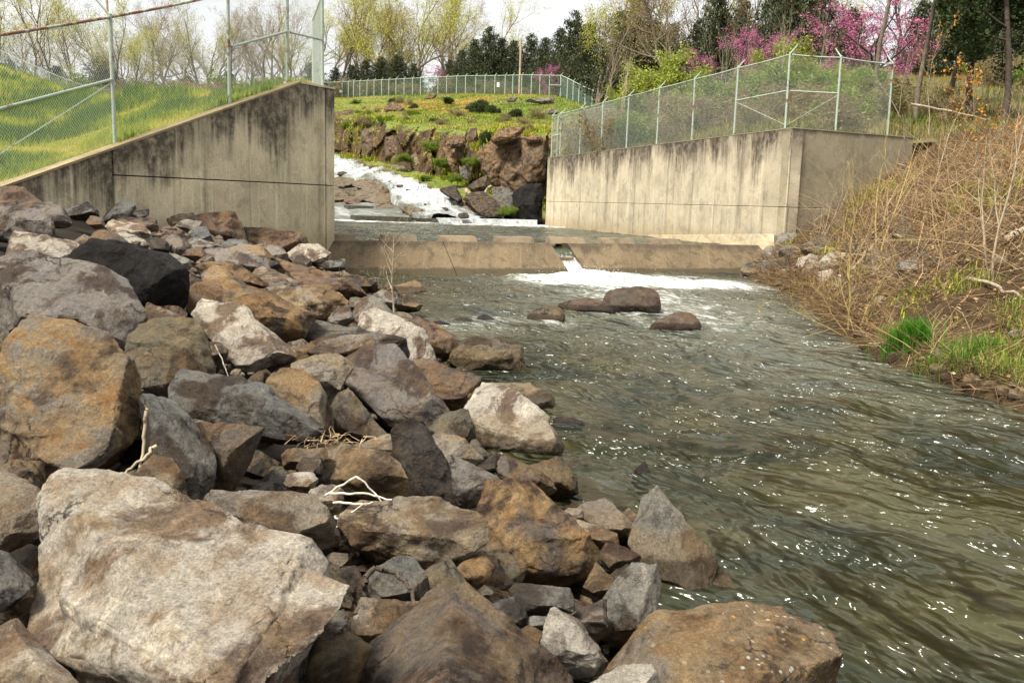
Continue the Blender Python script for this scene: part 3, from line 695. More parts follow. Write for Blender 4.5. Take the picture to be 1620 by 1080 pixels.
c = MB(); filler(c, R_W1, R_W0 + (R_W1 - R_W0) * .02, ZT, ZT, rb, 0.1, 0.8); filler(c, R_W0 + dr * .5, R_W2, ZT, ZT, ub, 0.1, 0.8); rpar(c.build("joint_filler", M_DARK, None, False))
coping(rpar, [np.array([*R_W1, ZT]), np.array([*R_W0, ZT])], rb, M_CONC_RT, 0.01, 0.035); coping(rpar, [np.array([*(R_W0 + dr * .45), ZT]), np.array([*R_W2, ZT])], ub, M_CONC_RT, 0.015, 0.04)
# sloping toe of the wall where the weir ties in
tn = np.array([-0.96, -0.28])
p0 = R_W0 + (R_W1 - R_W0) * 0.002; p1 = R_W0 + (R_W1 - R_W0) * 0.42
m = MB()
V = []
for (pp, zt, w0) in ((p0, 1.25, 0.85), (p1, 0.78, 0.35)):
    V += [(pp[0] + tn[0] * 0.02, pp[1] + tn[1] * 0.02, zt), (pp[0] + tn[0] * w0, pp[1] + tn[1] * w0, -0.3), (pp[0] - tn[0] * 0.1, pp[1] - tn[1] * 0.1, -0.3)]
m.add(V, [(0, 3, 4, 1)], [(0, 1, 2), (3, 5, 4)])
rpar(m.build("wall_toe", M_CONC_R, None, False, {"hd": np.full(6, 3.0), "run": np.arange(6.) * 0.8}))

# ---- weir
def wcrest(px): # crest point of the weir front edge
    x0, x1 = -4.67, 7.75; y0, y1 = 25.05, 30.3
    lo, hi = -0.12, 1.06
    for _ in range(40):
        mid = (lo + hi) / 2; x = x0 + (x1 - x0) * mid; y = y0 + (y1 - y0) * mid
        d = np.array([x, y, 0.83]) - CAM; fx = 810 + FPX * (d @ _r) / (d @ _w)
        if fx < px: lo = mid
        else: hi = mid
    return np.array([x, y])
wd = np.array([7.75 + 4.67, 30.3 - 25.05]); wd /= np.linalg.norm(wd); wnrm = np.array([wd[1], -wd[0]])   # towards the camera
we = empty("weir", (*wcrest(700), 0)); tag(we, "low brown concrete weir with sloping face and a notch spilling water", "weir")
def wpar(o): c0 = wcrest(700); o.parent = we; o.matrix_parent_inverse = Matrix.Translation((-c0[0], -c0[1], 0)); return o
ZC = 0.83
def weir_seg(a, b, la, lb):
    """a,b crest plan points; la/lb lean of the foot along the weir at each end"""
    V, n = [], 24
    for i in range(n + 1):
        t = i / n; p = a * (1 - t) + b * t; lean = la * (1 - t) + lb * t
        foot = p + wnrm * 1.0 + wd * lean; bk = p - wnrm * 0.9
        for (q, z) in [(bk, -0.5), (bk, ZC - 0.03), (p - wnrm * 0.02, ZC), (p + wnrm * 0.02, ZC - 0.02), (foot, -0.12), (foot + wnrm * 0.05, -0.5)]: V.append((q[0], q[1], z))
    Q = [(i * 6 + j, i * 6 + j + 1, i * 6 + 6 + j + 1, i * 6 + 6 + j) for i in range(n) for j in range(5)]
    e = n * 6; Q += [(0, 5, 4, 1), (1, 4, 3, 2), (e, e + 1, e + 4, e + 5), (e + 1, e + 2, e + 3, e + 4)]
    V = np.array(V); V[:, 2] += 0.012 * vnoise(V * 1.3, 5)
    wpar(link("weir_face", make_mesh("weir_face", V, np.array(Q), False, {"hd": ZC + .05 - V[:, 2], "run": V[:, 0]}), M_CONC_W))
j1 = wcrest(701); weir_seg(wcrest(505), j1 - wd * 0.012, 0, 0.12); weir_seg(j1 + wd * 0.012, wcrest(871), 0.12, 0.28); weir_seg(wcrest(898), wcrest(1200), 0.30, 0.35)
# notch walls are the segment ends; a low sill closes the notch
m = MB(); p, q = wcrest(868), wcrest(901)
m.box8([(*(p + wnrm * .3), -.5), (*(q + wnrm * .3), -.5), (*(q - wnrm * .7), -.5), (*(p - wnrm * .7), -.5), (*(p + wnrm * .3), .42), (*(q + wnrm * .3), .42), (*(q - wnrm * .7), .5), (*(p - wnrm * .7), .5)])
wpar(m.build("notch_sill", M_CONC_W, None, False, {"hd": np.full(8, 2.0), "run": np.arange(8.) * .2}))
M_CONC_BL = concrete_material('dull block concrete', (0.22, 0.175, 0.115), 0.1, 0.5, 0.15, 0.5, 0.05)
for (x0, x1) in [(512, 570), (611, 668), (705, 764), (796, 855), (881, 937), (963, 1016), (1040, 1092)]:
    a, b = wcrest(x0), wcrest(x1); m = MB(); V = []
    for (pp, e) in ((a, 1), (b, -1)):
        for (dz, dn, ln) in ((ZC - .035, -.42, 0), (ZC - .035, -.85, 0), (ZC + .155, -.80, .03), (ZC + .14, -.55, .03)):
            qv = pp + wnrm * dn + wd * ln * e; V.append((qv[0], qv[1], dz))
    m.add(V, [(0, 3, 2, 1), (4, 5, 6, 7), (0, 4, 7, 3), (3, 7, 6, 2), (2, 6, 5, 1), (0, 1, 5, 4)])
    wpar(m.build("baffle_block", M_CONC_BL, None, False, {"hd": np.full(8, 2.0), "run": np.arange(8.) * .2 + x0}))
# water pouring through the notch (a smooth tongue and its splash)
def glass_water():
    t = NT("falling water"); pos = t.n("NewGeometry").outputs["Position"]
    f = t.attr("foam").outputs["Fac"]; n = t.noise(t.mapping(pos, (14, 14, 1.8)), 1.0, 5, 0.65)
    m = t.ramp(t.math('ADD', t.math('MULTIPLY', n, 0.6), f), 0.55, 0.95)
    return t.fin(t.mix(m, (0.05, 0.06, 0.03), (0.82, 0.83, 0.8)), 0.12, 0.5, t.bump(n, 0.5, 0.05))
M_FALL = glass_water()
p, q = wcrest(871), wcrest(899)
prof = [(-0.9, ZP), (-0.45, ZP - .02), (-.1, ZP - .08), (0.15, ZP - .22), (0.36, 0.26), (0.58, 0.06), (0.95, -0.06)]
rows = []
for k, (dn, z) in enumerate(prof):
    row = []
    for i in range(13):
        t = i / 12; pp = (p - wd * 0.02) * (1 - t) + (q + wd * 0.05) * t + wnrm * dn + wd * 0.34 * max(dn, 0)
        row.append((pp[0], pp[1], z + 0.07 * abs(2 * t - 1) ** 2 * (dn > -.3)))
    rows.append(row)
FT = loft(rows, 40, 30); FT[:, :, 2] += 0.02 * fbm(FT.reshape(-1, 3) * 6, 3, 3).reshape(40, 30)
o = link("notch_fall", make_mesh("notch_fall", FT.reshape(-1, 3), grid_faces(40, 30), True, {"foam": (np.linspace(0.1, 1, 40)[:, None] ** 1.5 * .75 * np.ones((1, 30))).ravel()}), M_FALL); tag(o, kind="structure")
# splash: droplets thrown up at the foot
m = MB(); base = np.array([*( (p + q) / 2 + wnrm * 1.1 + wd * .3), 0.0])
ico0 = None
def blob(mb, c, r):
    V = np.array([(1,0,0),(-1,0,0),(0,1,0),(0,-1,0),(0,0,1),(0,0,-1)], float) * r + c
    mb.add(V, (), [(0,2,4),(2,1,4),(1,3,4),(3,0,4),(2,0,5),(1,2,5),(3,1,5),(0,3,5)])
for k in range(110):
    a = rng.normal(0, 1.0); b = rng.normal(0, 0.35); hgt = abs(rng.normal(0, .12)) * math.exp(-abs(a) * .4)
    blob(m, base + np.array([wd[0] * a * .75 + wnrm[0] * (b + .25), wd[1] * a * .75 + wnrm[1] * (b + .25), 0.06 + hgt]), rng.uniform(.005, .013))
M_DROP = plain("spray", (0.8, 0.8, 0.78), 0.4, 0.03)
tag(m.build("spray", M_DROP), "white spray thrown up below the weir notch", "spray", kind="stuff")

# ---- low sills at the head of the upper pool
M_SILL = plain("wet dark concrete", (0.045, 0.04, 0.028), 0.4, 0.4, 3.0)
def sill(px0, px1, py0, py1, ytop, depth, h, label):
    a, b = at(px0, py0, depth), at(px1, py1, depth * 0.992); m = MB(); w = 1.2
    V = []
    for z in (a[2] - h - 0.6, a[2]):
        V += [(a[0], a[1], z), (b[0], b[1], z), (b[0] - .1, b[1] + w, z), (a[0] - .5, a[1] + w, z)]
    m.box8(V); o = m.build("concrete_sill", M_SILL, None, False); tag(o, label, "sill")
sill(562, 652, 341, 342, 0, 53.2, .35, "long dark concrete sill across the head of the pool")
sill(655, 692, 345, 346, 0, 53.6, .3, "short dark sill stub at the foot of the cascade")
sill(551, 590, 325, 325, 0, 58.5, .3, "small dark sill higher up, left of the cascade")
a, b = at(690, 345, 54.0), at(850, 349, 54.4); rows = []
for (dy, dz) in ((2.5, .02), (0.3, 0.03), (0, -.02), (-.12, -.18), (-.35, -.36), (-.9, -.42)):
    rows.append([a * (1 - t) + b * t + np.array([0, dy, dz]) for t in np.linspace(0, 1, 12)])
LIP = loft(rows, 24, 80); LIP[:, :, 2] += 0.03 * fbm(LIP.reshape(-1, 3) * 2.5, 3, 6).reshape(24, 80)
o = link("sill_overflow", make_mesh("sill_overflow", LIP.reshape(-1, 3), grid_faces(24, 80), True, {"foam": np.full(24 * 80, .95)}), M_FOAM); tag(o, kind="structure")
# ================================================================ rocks
TONE = {'ledge': (0.19, 0.155, 0.10), 'pale': (0.42, 0.375, 0.30), 'grey': (0.25, 0.235, 0.20), 'slate': (0.150, 0.150, 0.135), 'lav': (0.225, 0.197, 0.172), 'brown': (0.165, 0.105, 0.07),
        'ochre': (0.27, 0.19, 0.105), 'tan': (0.30, 0.235, 0.15), 'dark': (0.062, 0.048, 0.039), 'black': (0.018, 0.014, 0.012), 'olive': (0.150, 0.125, 0.075), 'rust': (0.19, 0.112, 0.058)}
_ico = {}
def ico(l):
    if l not in _ico:
        bm = bmesh.new(); bmesh.ops.create_icosphere(bm, subdivisions=l, radius=1.0)
        V = np.array([v.co[:] for v in bm.verts]); F = np.array([[v.index for v in f.verts] for f in bm.faces]); bm.free()
        _ico[l] = (V / np.linalg.norm(V, axis=1, keepdims=True), F)
    return _ico[l]
def hull_planes(P, c, merge=0.87):
    bm = bmesh.new()
    for p in P: bm.verts.new(p)
    r = bmesh.ops.convex_hull(bm, input=bm.verts)
    bm.normal_update(); fs = []
    for f in bm.faces:
        n = np.array(f.normal); a = f.calc_area()
        if a < 1e-9: continue
        if n @ (np.array(f.verts[0].co) - c) < 0: n = -n
        fs.append((a, n))
    bm.free(); fs.sort(key=lambda q: -q[0]); N = []; A = []
    for a, n in fs:                      # gather the hull into a few broad flat faces
        best = max(range(len(N)), key=lambda i: N[i] @ n, default=None)
        if best is not None and N[best] @ n > merge:
            m = N[best] * A[best] + n * a; A[best] += a; N[best] = m / np.linalg.norm(m)
        else: N.append(n); A.append(a)
    N = np.array(N); S_ = np.sort((P - c) @ N.T, axis=0)
    D = S_[-1] * 0.85 + S_[-2] * 0.15
    return N, np.maximum(D, 1e-3)
def poly_from_planes(N, D):
    """corners of the solid bounded by the planes n.x = d (about the origin)"""
    bm = bmesh.new(); dual = N / D[:, None]
    for p in dual: bm.verts.new(p)
    bmesh.ops.convex_hull(bm, input=bm.verts); bm.normal_update(); out = []
    for f in bm.faces:
        n = np.array(f.normal); d = n @ np.array(f.verts[0].co)
        if abs(d) > 1e-6: out.append(n / d)
    bm.free(); return np.array(out)
def hull_mesh(P):
    bm = bmesh.new()
    for p in P: bm.verts.new(p)
    bmesh.ops.remove_doubles(bm, verts=bm.verts, dist=0.004 * np.ptp(P, axis=0).max())
    r = bmesh.ops.convex_hull(bm, input=bm.verts)
    bmesh.ops.delete(bm, geom=[v for v in bm.verts if not v.link_faces], context='VERTS')
    bmesh.ops.recalc_face_normals(bm, faces=bm.faces); bmesh.ops.triangulate(bm, faces=bm.faces)
    bm.verts.index_update(); V = np.array([v.co[:] for v in bm.verts]); F = np.array([[v.index for v in f.verts] for f in bm.faces]); bm.free()
    return V, F
def refine(V, F, L, maxit=12):
    """split every edge longer than L (conforming)"""
    for _ in range(maxit):
        n = len(V); E = np.stack([F, np.roll(F, -1, 1)], -1); E.sort(axis=2)          # edges 01,12,20
        key = E[..., 0].astype(np.int64) * n + E[..., 1]; ln = np.linalg.norm(V[E[..., 0]] - V[E[..., 1]], axis=2)
        mk = ln > L
        if not mk.any(): break
        uk = np.unique(key[mk]); mid = 0.5 * (V[uk // n] + V[uk % n]); pos = np.searchsorted(uk, key); pos = np.clip(pos, 0, len(uk) - 1)
        m = n + pos; V = np.concatenate([V, mid]); c = mk.sum(1); out = [F[c == 0]]
        f3 = c == 3; a, b, d = F[f3].T; x, y, z = m[f3].T
        out += [np.stack(t, 1) for t in ((a, x, z), (x, b, y), (z, y, d), (x, y, z))]
        for k in range(3):                                   # rotate so that the single case sits first
            sel = (c == 1) & mk[:, k]; a, b, d = F[sel, k], F[sel, (k + 1) % 3], F[sel, (k + 2) % 3]; x = m[sel, k]
            out += [np.stack((a, x, d), 1), np.stack((x, b, d), 1)]
            sel = (c == 2) & ~mk[:, k]; a, b, d = F[sel, k], F[sel, (k + 1) % 3], F[sel, (k + 2) % 3]; y = m[sel, (k + 1) % 3]; z = m[sel, (k + 2) % 3]
            out += [np.stack((a, b, y), 1), np.stack((a, y, z), 1), np.stack((z, y, d), 1)]
        F = np.concatenate(out)
    return V, F
def rock_solid(hulls, level, p, rough, seed, chips=6, strata=None):
    """a stone: few flat faces with true arrises (p > 20), or a water-rounded dome; then chipped and roughened"""
    r = np.random.default_rng(seed)
    allp = np.concatenate(hulls); c = hulls[0].mean(0) if len(hulls) == 1 else np.mean([h.mean(0) for h in hulls], 0)
    s = np.sqrt(((allp - c) ** 2).sum(1).mean())
    sharp = p > 20
    def planes(H, mg):
        N, D = hull_planes(H, c, mg)
        if chips:
            cn = r.normal(size=(chips, 3)); cn /= np.linalg.norm(cn, axis=1, keepdims=True)
            sup = ((H - c) @ cn.T).max(0); N = np.concatenate([N, cn]); D = np.concatenate([D, sup * r.uniform(0.80, 0.96, chips)])
        return N, np.maximum(D, 0.04 * s)
    if sharp:
        Vs, Fs, n0 = [], [], 0
        for H in hulls:
            N, D = planes(H, 0.90); C = poly_from_planes(N, D); V, F = hull_mesh(C)
            area = np.linalg.norm(np.cross(V[F[:, 1]] - V[F[:, 0]], V[F[:, 2]] - V[F[:, 0]]), axis=1).sum() / 2
            V, F = refine(V, F, math.sqrt(area / (0.22 * {3: 900, 4: 3600, 5: 15000, 6: 56000}[level])))
            ratio = (V @ N.T) / D[None]; two = np.partition(ratio, -2, axis=1)[:, -2]
            edge = np.clip((two - 0.955) / 0.045, 0, 1) ** 2
            q0 = V / s; V = V * (1 - rough * edge * (0.006 + 0.060 * np.clip(0.10 + fbm(q0 * 4.5 + seed, 5, seed + 21, .65), 0, 1)))[:, None]
            Vs.append(V); Fs.append(F + n0); n0 += len(V)
        V, F = np.concatenate(Vs), np.concatenate(Fs)
        R = np.linalg.norm(V, axis=1)
    else:
        C = np.cov((allp - c).T) + np.eye(3) * 0.03 * s * s
        w, U = np.linalg.eigh(C); A = U @ np.diag(np.sqrt(w)) @ U.T
        V0, F = ico(level); dirs = V0 @ A; dirs /= np.linalg.norm(dirs, axis=1, keepdims=True); R = None
        for H in hulls:
            N, D = planes(H, 0.90 if p > 20 else 0.985)
            ratio = np.maximum(dirs @ N.T, 0) / D[None]; mx = ratio.max(1); rad = (((ratio / mx[:, None]) ** p).sum(1)) ** (-1.0 / p) / mx
            R = rad if R is None else np.maximum(R, rad)
        V = dirs * R[:, None]
        e0 = F.ravel(); e1 = np.roll(F, -1, 1).ravel(); cnt = np.bincount(e0, minlength=len(V)) + np.bincount(e1, minlength=len(V))
        for _ in range(3):
            M_ = np.stack([np.bincount(e0, V[e1, k], len(V)) + np.bincount(e1, V[e0, k], len(V)) for k in range(3)], 1) / cnt[:, None]; V = V * .4 + M_ * .6
        R = np.linalg.norm(V, axis=1)
    q = V / s
    so = r.uniform(0, 90, 3)
    ax = r.normal(size=3) if strata is None else np.array(strata); ax /= np.linalg.norm(ax)
    qs = q + np.outer(q @ ax, ax) * 3.0
    d = 0.018 * fbm(q * 1.5 + so, 3, seed) + 0.040 * (0.42 - np.abs(fbm(qs * 1.7 + so, 4, seed + 3))) + 0.024 * fbm(q * 7 + so, 4, seed + 7, 0.6)
    lay = fbm(q * 1.1 + so, 3, seed + 11) + (q @ ax) * 2.6           # breaks along bedding
    fr = lay - np.floor(lay); d += 0.030 * (np.clip(fr * 6, 0, 1) - fr)
    d += 0.020 * np.tanh(7 * vnoise(q * 2.4 + so, seed + 31)) + 0.010 * np.tanh(6 * vnoise(q * 5.5 + so, seed + 33))
    d += 0.010 * fbm(q * 24 + so, 3, seed + 13, 0.65)
    V = V * (1 + rough * d / np.maximum(R / s, 0.35))[:, None]
    return c, V, F
NROCK = 0
HERO = []          # pixel boxes of placed rocks
def rock(zone, pts, label, tone='grey', stain=0.3, ridge=(), tilt=1.0, thick=0.75, p=100, rough=1.0, fn=bank_l, depth=None, near=0.0, name="boulder", hull2=None,
         mat=None, level=None, cat="rock", group=None, chips=6, kmul=1.0, jit=0.12, seed=None):
    global NROCK
    NROCK += 1; seed = seed or NROCK * 7 + 3; r = np.random.default_rng(seed)
    pts = [(q + (0.0,))[:3] for q in pts]
    P = np.array([(*zpx(zone, q[0], q[1]), q[2]) for q in pts])
    P2 = np.array([(*zpx(zone, q[0], q[1]), (q + (0.0,))[2]) for q in hull2]) if hull2 else None
    allp = P if P2 is None else np.concatenate([P, P2])
    for Q in (P, P2):
        if Q is not None and depth is None: Q[:, :2] = allp[:, :2].mean(0) + (Q[:, :2] - allp[:, :2].mean(0)) * np.interp(np.ptp(allp[:, :2], axis=0).max(), [60, 160, 260], [1.12, 1.08, 1.02])
    cx, cy = (allp[:, 0].min() + allp[:, 0].max()) / 2, (allp[:, 1].min() + allp[:, 1].max()) / 2
    wpx, hpx = np.ptp(allp[:, 0]), np.ptp(allp[:, 1])
    D = depth if depth else hit(fn, cx, cy) - near
    if depth is None: D = max(D, 1.6)
    size = math.sqrt(wpx * hpx) * D / FPX
    R_ = np.array([(*zpx(zone, q[0], q[1]), q[2]) for q in ridge]) if len(ridge) else None
    if R_ is None:
        x0, y0 = P[:, 0].mean(), P[:, 1].mean(); a = r.uniform(-0.35, 0.35)
        R_ = np.array([(x0 - 0.26 * wpx, y0 + 0.14 * hpx - a * 0.25 * hpx, r.uniform(.12, .26)), (x0 + 0.24 * wpx, y0 + 0.14 * hpx + a * 0.25 * hpx, r.uniform(.12, .28)), (x0 + r.uniform(-.15, .15) * wpx, y0 - 0.12 * hpx, r.uniform(.06, .16))])
    if depth is None:
        for Q in (P, P2):      # top face lies back, front face drops away below the brow
            if Q is not None: Q[:, 2] -= (Q[:, 2] == 0) * 0.30 * np.clip((Q[:, 1] - cy) / (hpx / 2) - .1, 0, 1)
    if depth is None: kmul = kmul * 1.35
    def w3(x, y, k): return at(x, y, D * (1 + tilt * (cy - y) / FPX) - k * kmul * size)
    hulls = []
    for k, Q in enumerate([P] if P2 is None else [P, P2]):
        f = [w3(x, y, kk + r.uniform(-jit, jit) * .5) for x, y, kk in Q] + [w3(x, y, kk) for x, y, kk in R_ if k == 0 or True]
        m = Q[:, :2].mean(0); b = []
        for x, y, kk in Q:
            x2, y2 = m[0] + (x - m[0]) * 0.72, m[1] + (y - m[1]) * 0.72
            pp = at(x2, y2, D * (1 + tilt * (cy - y) / FPX) + thick * size * r.uniform(.8, 1.15)); pp[2] -= 0.12 * size; b.append(pp)
        hulls.append(np.array(f + b))
    dim = max(wpx, hpx)
    lv = level or (6 if dim > 280 else 5 if dim > 95 else 4 if dim > 34 else 3)
    c, V, F = rock_solid(hulls, lv, p, rough, seed, chips)
    me = make_mesh(name, V, F, True)
    me.set_sharp_from_angle(angle=math.radians(32))
    o = link(name, me, mat or M_ROCK, None, c)
    t = TONE[tone]; j = r.uniform(0.9, 1.1) * (1.0 if tone == 'pale' else .86)
    dm = .72 if name == 'river_boulder' else .78 if name == 'rock_outcrop' else 1.0
    o.color = (t[0] * j * dm, t[1] * j * dm, t[2] * j * dm, stain * dm)
    tag(o, label, cat, group)
    HERO.append((allp[:, 0].min(), allp[:, 1].min(), allp[:, 0].max(), allp[:, 1].max()))
    return o
PILE = "riprap boulders on the left bank"
def L(zone, pts, label, tone='grey', stain=0.3, **kw): return rock(zone, pts, label, tone, stain, group=PILE, **kw)
def box(x0, y0, x1, y1, seed=0):
    r = np.random.default_rng(int(x0 * 7 + y0 * 13 + seed)); n = 8; out = []
    for i in range(n):
        a = 2 * math.pi * (i + r.uniform(-.3, .3)) / n; e = r.uniform(0.86, 1.12)
        ca, sa = math.cos(a), math.sin(a); k = e / max(abs(ca), abs(sa)) ** 0.55
        out.append(((x0 + x1) / 2 + (x1 - x0) / 2 * ca * min(k, 1.12), (y0 + y1) / 2 + (y1 - y0) / 2 * sa * min(k, 1.12)))
    return out

# ---- foreground, bottom left
L('C', [(240,150),(330,75),(490,50),(620,58),(880,108),(945,215),(860,300),(600,700),(380,985),(290,960),(200,900),(170,800),(230,520),(270,450)], "huge pale slab with ochre blotches in the bottom left foreground", 'pale', 0.42, chips=2,
  hull2=[(330,380),(1080,312),(1280,337),(1420,387),(1600,425),(1655,490),(1640,610,-.02),(1550,880,-.30),(1480,1080,-.45),(1300,1330,-.55),(600,1330,-.2),(420,1080),(300,700)],
  ridge=[(1610,625,.04),(1180,965,.16),(1120,1130,.22),(700,500,.05),(560,900,.08)], tilt=1.25, p=44, near=0.15)
L('C', [(-60,70),(40,30),(120,90),(235,150),(250,290),(130,330),(20,410),(-80,430)], "buff block with dark underside at the left edge, left of the pale slab's top", 'tan', 0.3, ridge=[(60,120,.1),(200,200,.1),(20,330,.12)])
L('C', [(-80,430),(30,440),(90,520),(160,600),(80,660),(0,710),(-90,700)], "dark grey rock peeking in at left edge beside the pale slab", 'slate', 0.1)
L('C', [(-80,830),(-20,790),(40,785),(90,830),(200,900),(270,990),(370,1080),(400,1250),(-120,1250)], "pale ochre tinged rock cut off by the bottom left corner", 'pale', 0.4, near=0.1)
L('C', [(985,172),(1030,142),(1500,135),(1620,150),(1690,230),(1700,380),(1600,400),(1370,360),(1180,330),(1060,290),(990,262)], "flat brown topped slab wedged behind the huge pale slab", 'tan', 0.35, ridge=[(1010,190,.08),(1300,165,.1),(1560,200,.1),(1640,270,.12),(1400,300,.12)], tilt=0.5)
# ---- left edge, middle
L('B', [(-60,330),(80,170),(150,102),(260,95),(400,110),(540,160),(660,230),(720,310),(790,390),(808,480),(815,640),(800,760,-.05),(740,870,-.1),(640,960,-.16),(500,1000,-.2),(300,1090,-.25),(180,1060,-.22),(60,980,-.2),(-60,880,-.15)],
  "huge rounded ochre slab face with white scratches at the left edge", 'ochre', 0.75, ridge=[(-20,760,.10),(330,900,.10),(470,930,.08),(700,780,.06),(300,400,.06),(600,450,.04)], tilt=0.75, p=34)
L('A', [(-70,480),(60,465),(180,450),(400,505),(690,580),(720,680),(815,770),(720,960,-.1),(690,980,-.12),(540,900,-.1),(400,860,-.05),(150,850),(-70,1000)], "great grey boulder with slanting purple streaks behind the ochre slab", 'lav', 0.06, ridge=[(-20,600,.12),(250,800,.16),(420,640,.12),(700,880,.06)], tilt=1.0)
L('B', [(725,300),(800,130),(950,85),(1060,95),(1150,200),(1195,400),(1190,480,-.1),(1050,520,-.1),(1030,570,-.12),(820,560,-.1),(810,430)], "olive brown upright block right of the ochre slab", 'olive', 0.25, ridge=[(1055,150,.12),(1070,420,.12),(860,160,.04),(900,400,.10)], tilt=0.6)
L('B', [(800,120),(850,5),(890,40),(960,60),(1050,85),(980,120)], "small pointed buff stone on top of the olive block", 'tan', 0.2, near=-0.25, level=4)
L('A', [(1120,760),(1170,715),(1240,740),(1370,745),(1460,830),(1640,980),(1640,1040,-.05),(1500,1070,-.14),(1390,1050,-.15),(1290,980,-.12),(1250,910,-.08),(1150,840,-.04)], "bright whitish slab tilted down to the right near the top of the pile", 'pale', 0.12, ridge=[(1265,905,.06),(1410,945,.08),(1570,990,.07),(1300,800,.05)], tilt=1.5)
L('B', [(995,430),(1040,405),(1290,415),(1400,450),(1600,570),(1830,690),(1835,770,-.08),(1700,770,-.14),(1500,720,-.16),(1330,680,-.18),(1150,690,-.2),(1060,640,-.15),(1010,570,-.1)], "long blue grey jagged slab pointing right above the dark hollow", 'slate', 0.05, chips=2, ridge=[(1110,520,.02),(1390,500,.05),(1290,610,.05),(1480,570,.12),(1660,640,.10),(1780,700,.05)], tilt=1.2, rough=1.3)
L('B', [(830,560),(920,520),(990,550),(1050,640),(1100,740),(1210,820),(1205,1000,-.08),(1190,1090,-.1),(1050,1080,-.05),(980,900),(850,870),(820,640)], "grey green upright stone leaning beside the ochre slab", 'slate', 0.08, ridge=[(980,640,.14),(1010,800,.14),(1090,960,.12)], tilt=0.6)
L('B', [(1095,712),(1340,708),(1480,740),(1400,850),(1345,900),(1335,1040),(1280,1065),(1190,1050),(1190,830)], "maroon brown block under the long jagged slab", 'brown', 0.2, ridge=[(1340,750,.08),(1210,820,.10),(1260,900,.12)], tilt=0.6, near=-0.1)
L('B', [(790,930),(880,880),(960,900),(1030,960),(1050,1090),(900,1110),(790,1010)], "small rounded ochre grey stone at the foot of the grey green upright stone", 'tan', 0.35, near=0.12)
L('E', [(-120,220),(-60,140),(0,100),(110,105),(190,200),(262,290),(268,460,-.1),(210,440,-.1),(180,360,-.06),(0,280)], "rounded ochre boulder with white flecks above the long jagged slab", 'ochre', 0.5, ridge=[(60,200,.12),(200,330,.10)], tilt=0.9)
# ---- upper pile by the wing wall
L('A', [(380,500),(510,380),(620,375),(690,400),(960,460),(1045,530),(1035,640),(1020,790),(800,760),(720,640),(600,545)], "black faced boulder, the darkest in the pile", 'black', 0.0, ridge=[(700,440,.05),(1000,540,.08),(860,650,.10)], tilt=0.25)
L('A', [(25,450),(60,330),(250,350),(480,400),(420,490),(340,510),(180,460)], "broad flat pale grey slab left of the black boulder", 'pale', 0.1, tilt=1.6, near=-.3)
L('A', [(-50,190),(170,180),(270,220),(300,300),(290,350),(200,335),(0,350),(-60,340)], "mottled mauve block at the left edge below the brown ridge stone", 'lav', 0.1, ridge=[(60,230,.1),(230,260,.14)], near=-.2)
L('A', [(-50,80),(80,66),(150,80),(200,140),(310,220),(310,250),(170,190),(0,190),(-50,160)], "brown ridge stone topmost at the left edge against the wall", 'brown', 0.25, near=-.3)
L('A', [(215,155),(290,150),(360,190),(410,270),(350,285),(300,240),(240,200)], "mauve slanted slab right of the brown ridge stone", 'lav', 0.15, near=-.3)
L('A', [(370,195),(490,148),(545,185),(560,222),(500,234),(400,218)], "dark slate wedge on the skyline of the pile against the wall", 'slate', 0.0, near=-.5, tilt=.7)
L('A', [(590,240),(640,180),(720,138),(762,170),(740,215),(690,252),(610,254)], "smooth blue slate slab propped against the wall", 'slate', 0.0, near=-.5, tilt=.9)
L('A', [(725,235),(790,190),(840,180),(845,215),(780,242)], "small blue slate chip right of the propped slate slab", 'slate', 0.0, near=-.5)
L('A', [(495,260),(520,225),(585,240),(592,280),(540,292)], "small rusty stone left of the propped slate slab", 'rust', 0.4, near=-.3)
L('A', [(605,280),(640,255),(760,265),(830,295),(850,322),(780,337),(660,322)], "flat cream coloured slab below the propped slate slab", 'pale', 0.3, tilt=1.7, near=-.3)
L('A', [(700,240),(800,238),(890,255),(900,300),(850,312),(760,268)], "low brown stone right of the cream slab", 'brown', 0.2, near=-.4)
L('A', [(475,378),(570,305),(640,320),(740,390),(690,408),(510,390)], "reddish brown hump between the cream slab and the black boulder", 'brown', 0.3)
L('A', [(670,335),(710,318),(780,340),(845,385),(830,412),(740,388)], "light grey stone leaning on the reddish brown hump", 'pale', 0.0)
L('A', [(945,350),(1000,330),(1040,370),(1062,430),(1010,452),(960,405)], "mauve stone with a pale vertical vein mid pile", 'lav', 0.2)
L('A', [(845,360),(890,348),(950,375),(968,420),(930,445),(870,420)], "dark rounded stone left of the veined mauve stone", 'dark', 0.1)
L('A', [(1105,245),(1170,220),(1320,216),(1352,260),(1412,388),(1300,375),(1215,385),(1150,300)], "large maroon block with sharp right edge below the wall", 'brown', 0.3, ridge=[(1320,235,.10),(1180,250,.04),(1290,330,.12)], tilt=.8, near=-.3)
L('A', [(960,245),(1020,215),(1090,212),(1125,245),(1060,290),(980,300)], "dark brown stone left of the maroon block", 'dark', 0.25, near=-.4)
L('A', [(1005,275),(1060,245),(1150,262),(1150,300),(1080,318)], "small greenish grey stone against the maroon block", 'grey', 0.1, near=-.1)
L('A', [(1075,330),(1110,276),(1170,290),(1222,385),(1150,380)], "slate shard leaning on the maroon block", 'slate', 0.0)
L('A', [(1075,365),(1100,345),(1190,365),(1245,400),(1190,425),(1100,410)], "flat pale slate slab below the slate shard", 'grey', 0.0, tilt=1.6)
L('A', [(1235,392),(1300,360),(1395,358),(1405,385),(1320,418),(1250,418)], "thin greenish slate slab below the maroon block", 'slate', 0.05, tilt=1.3)
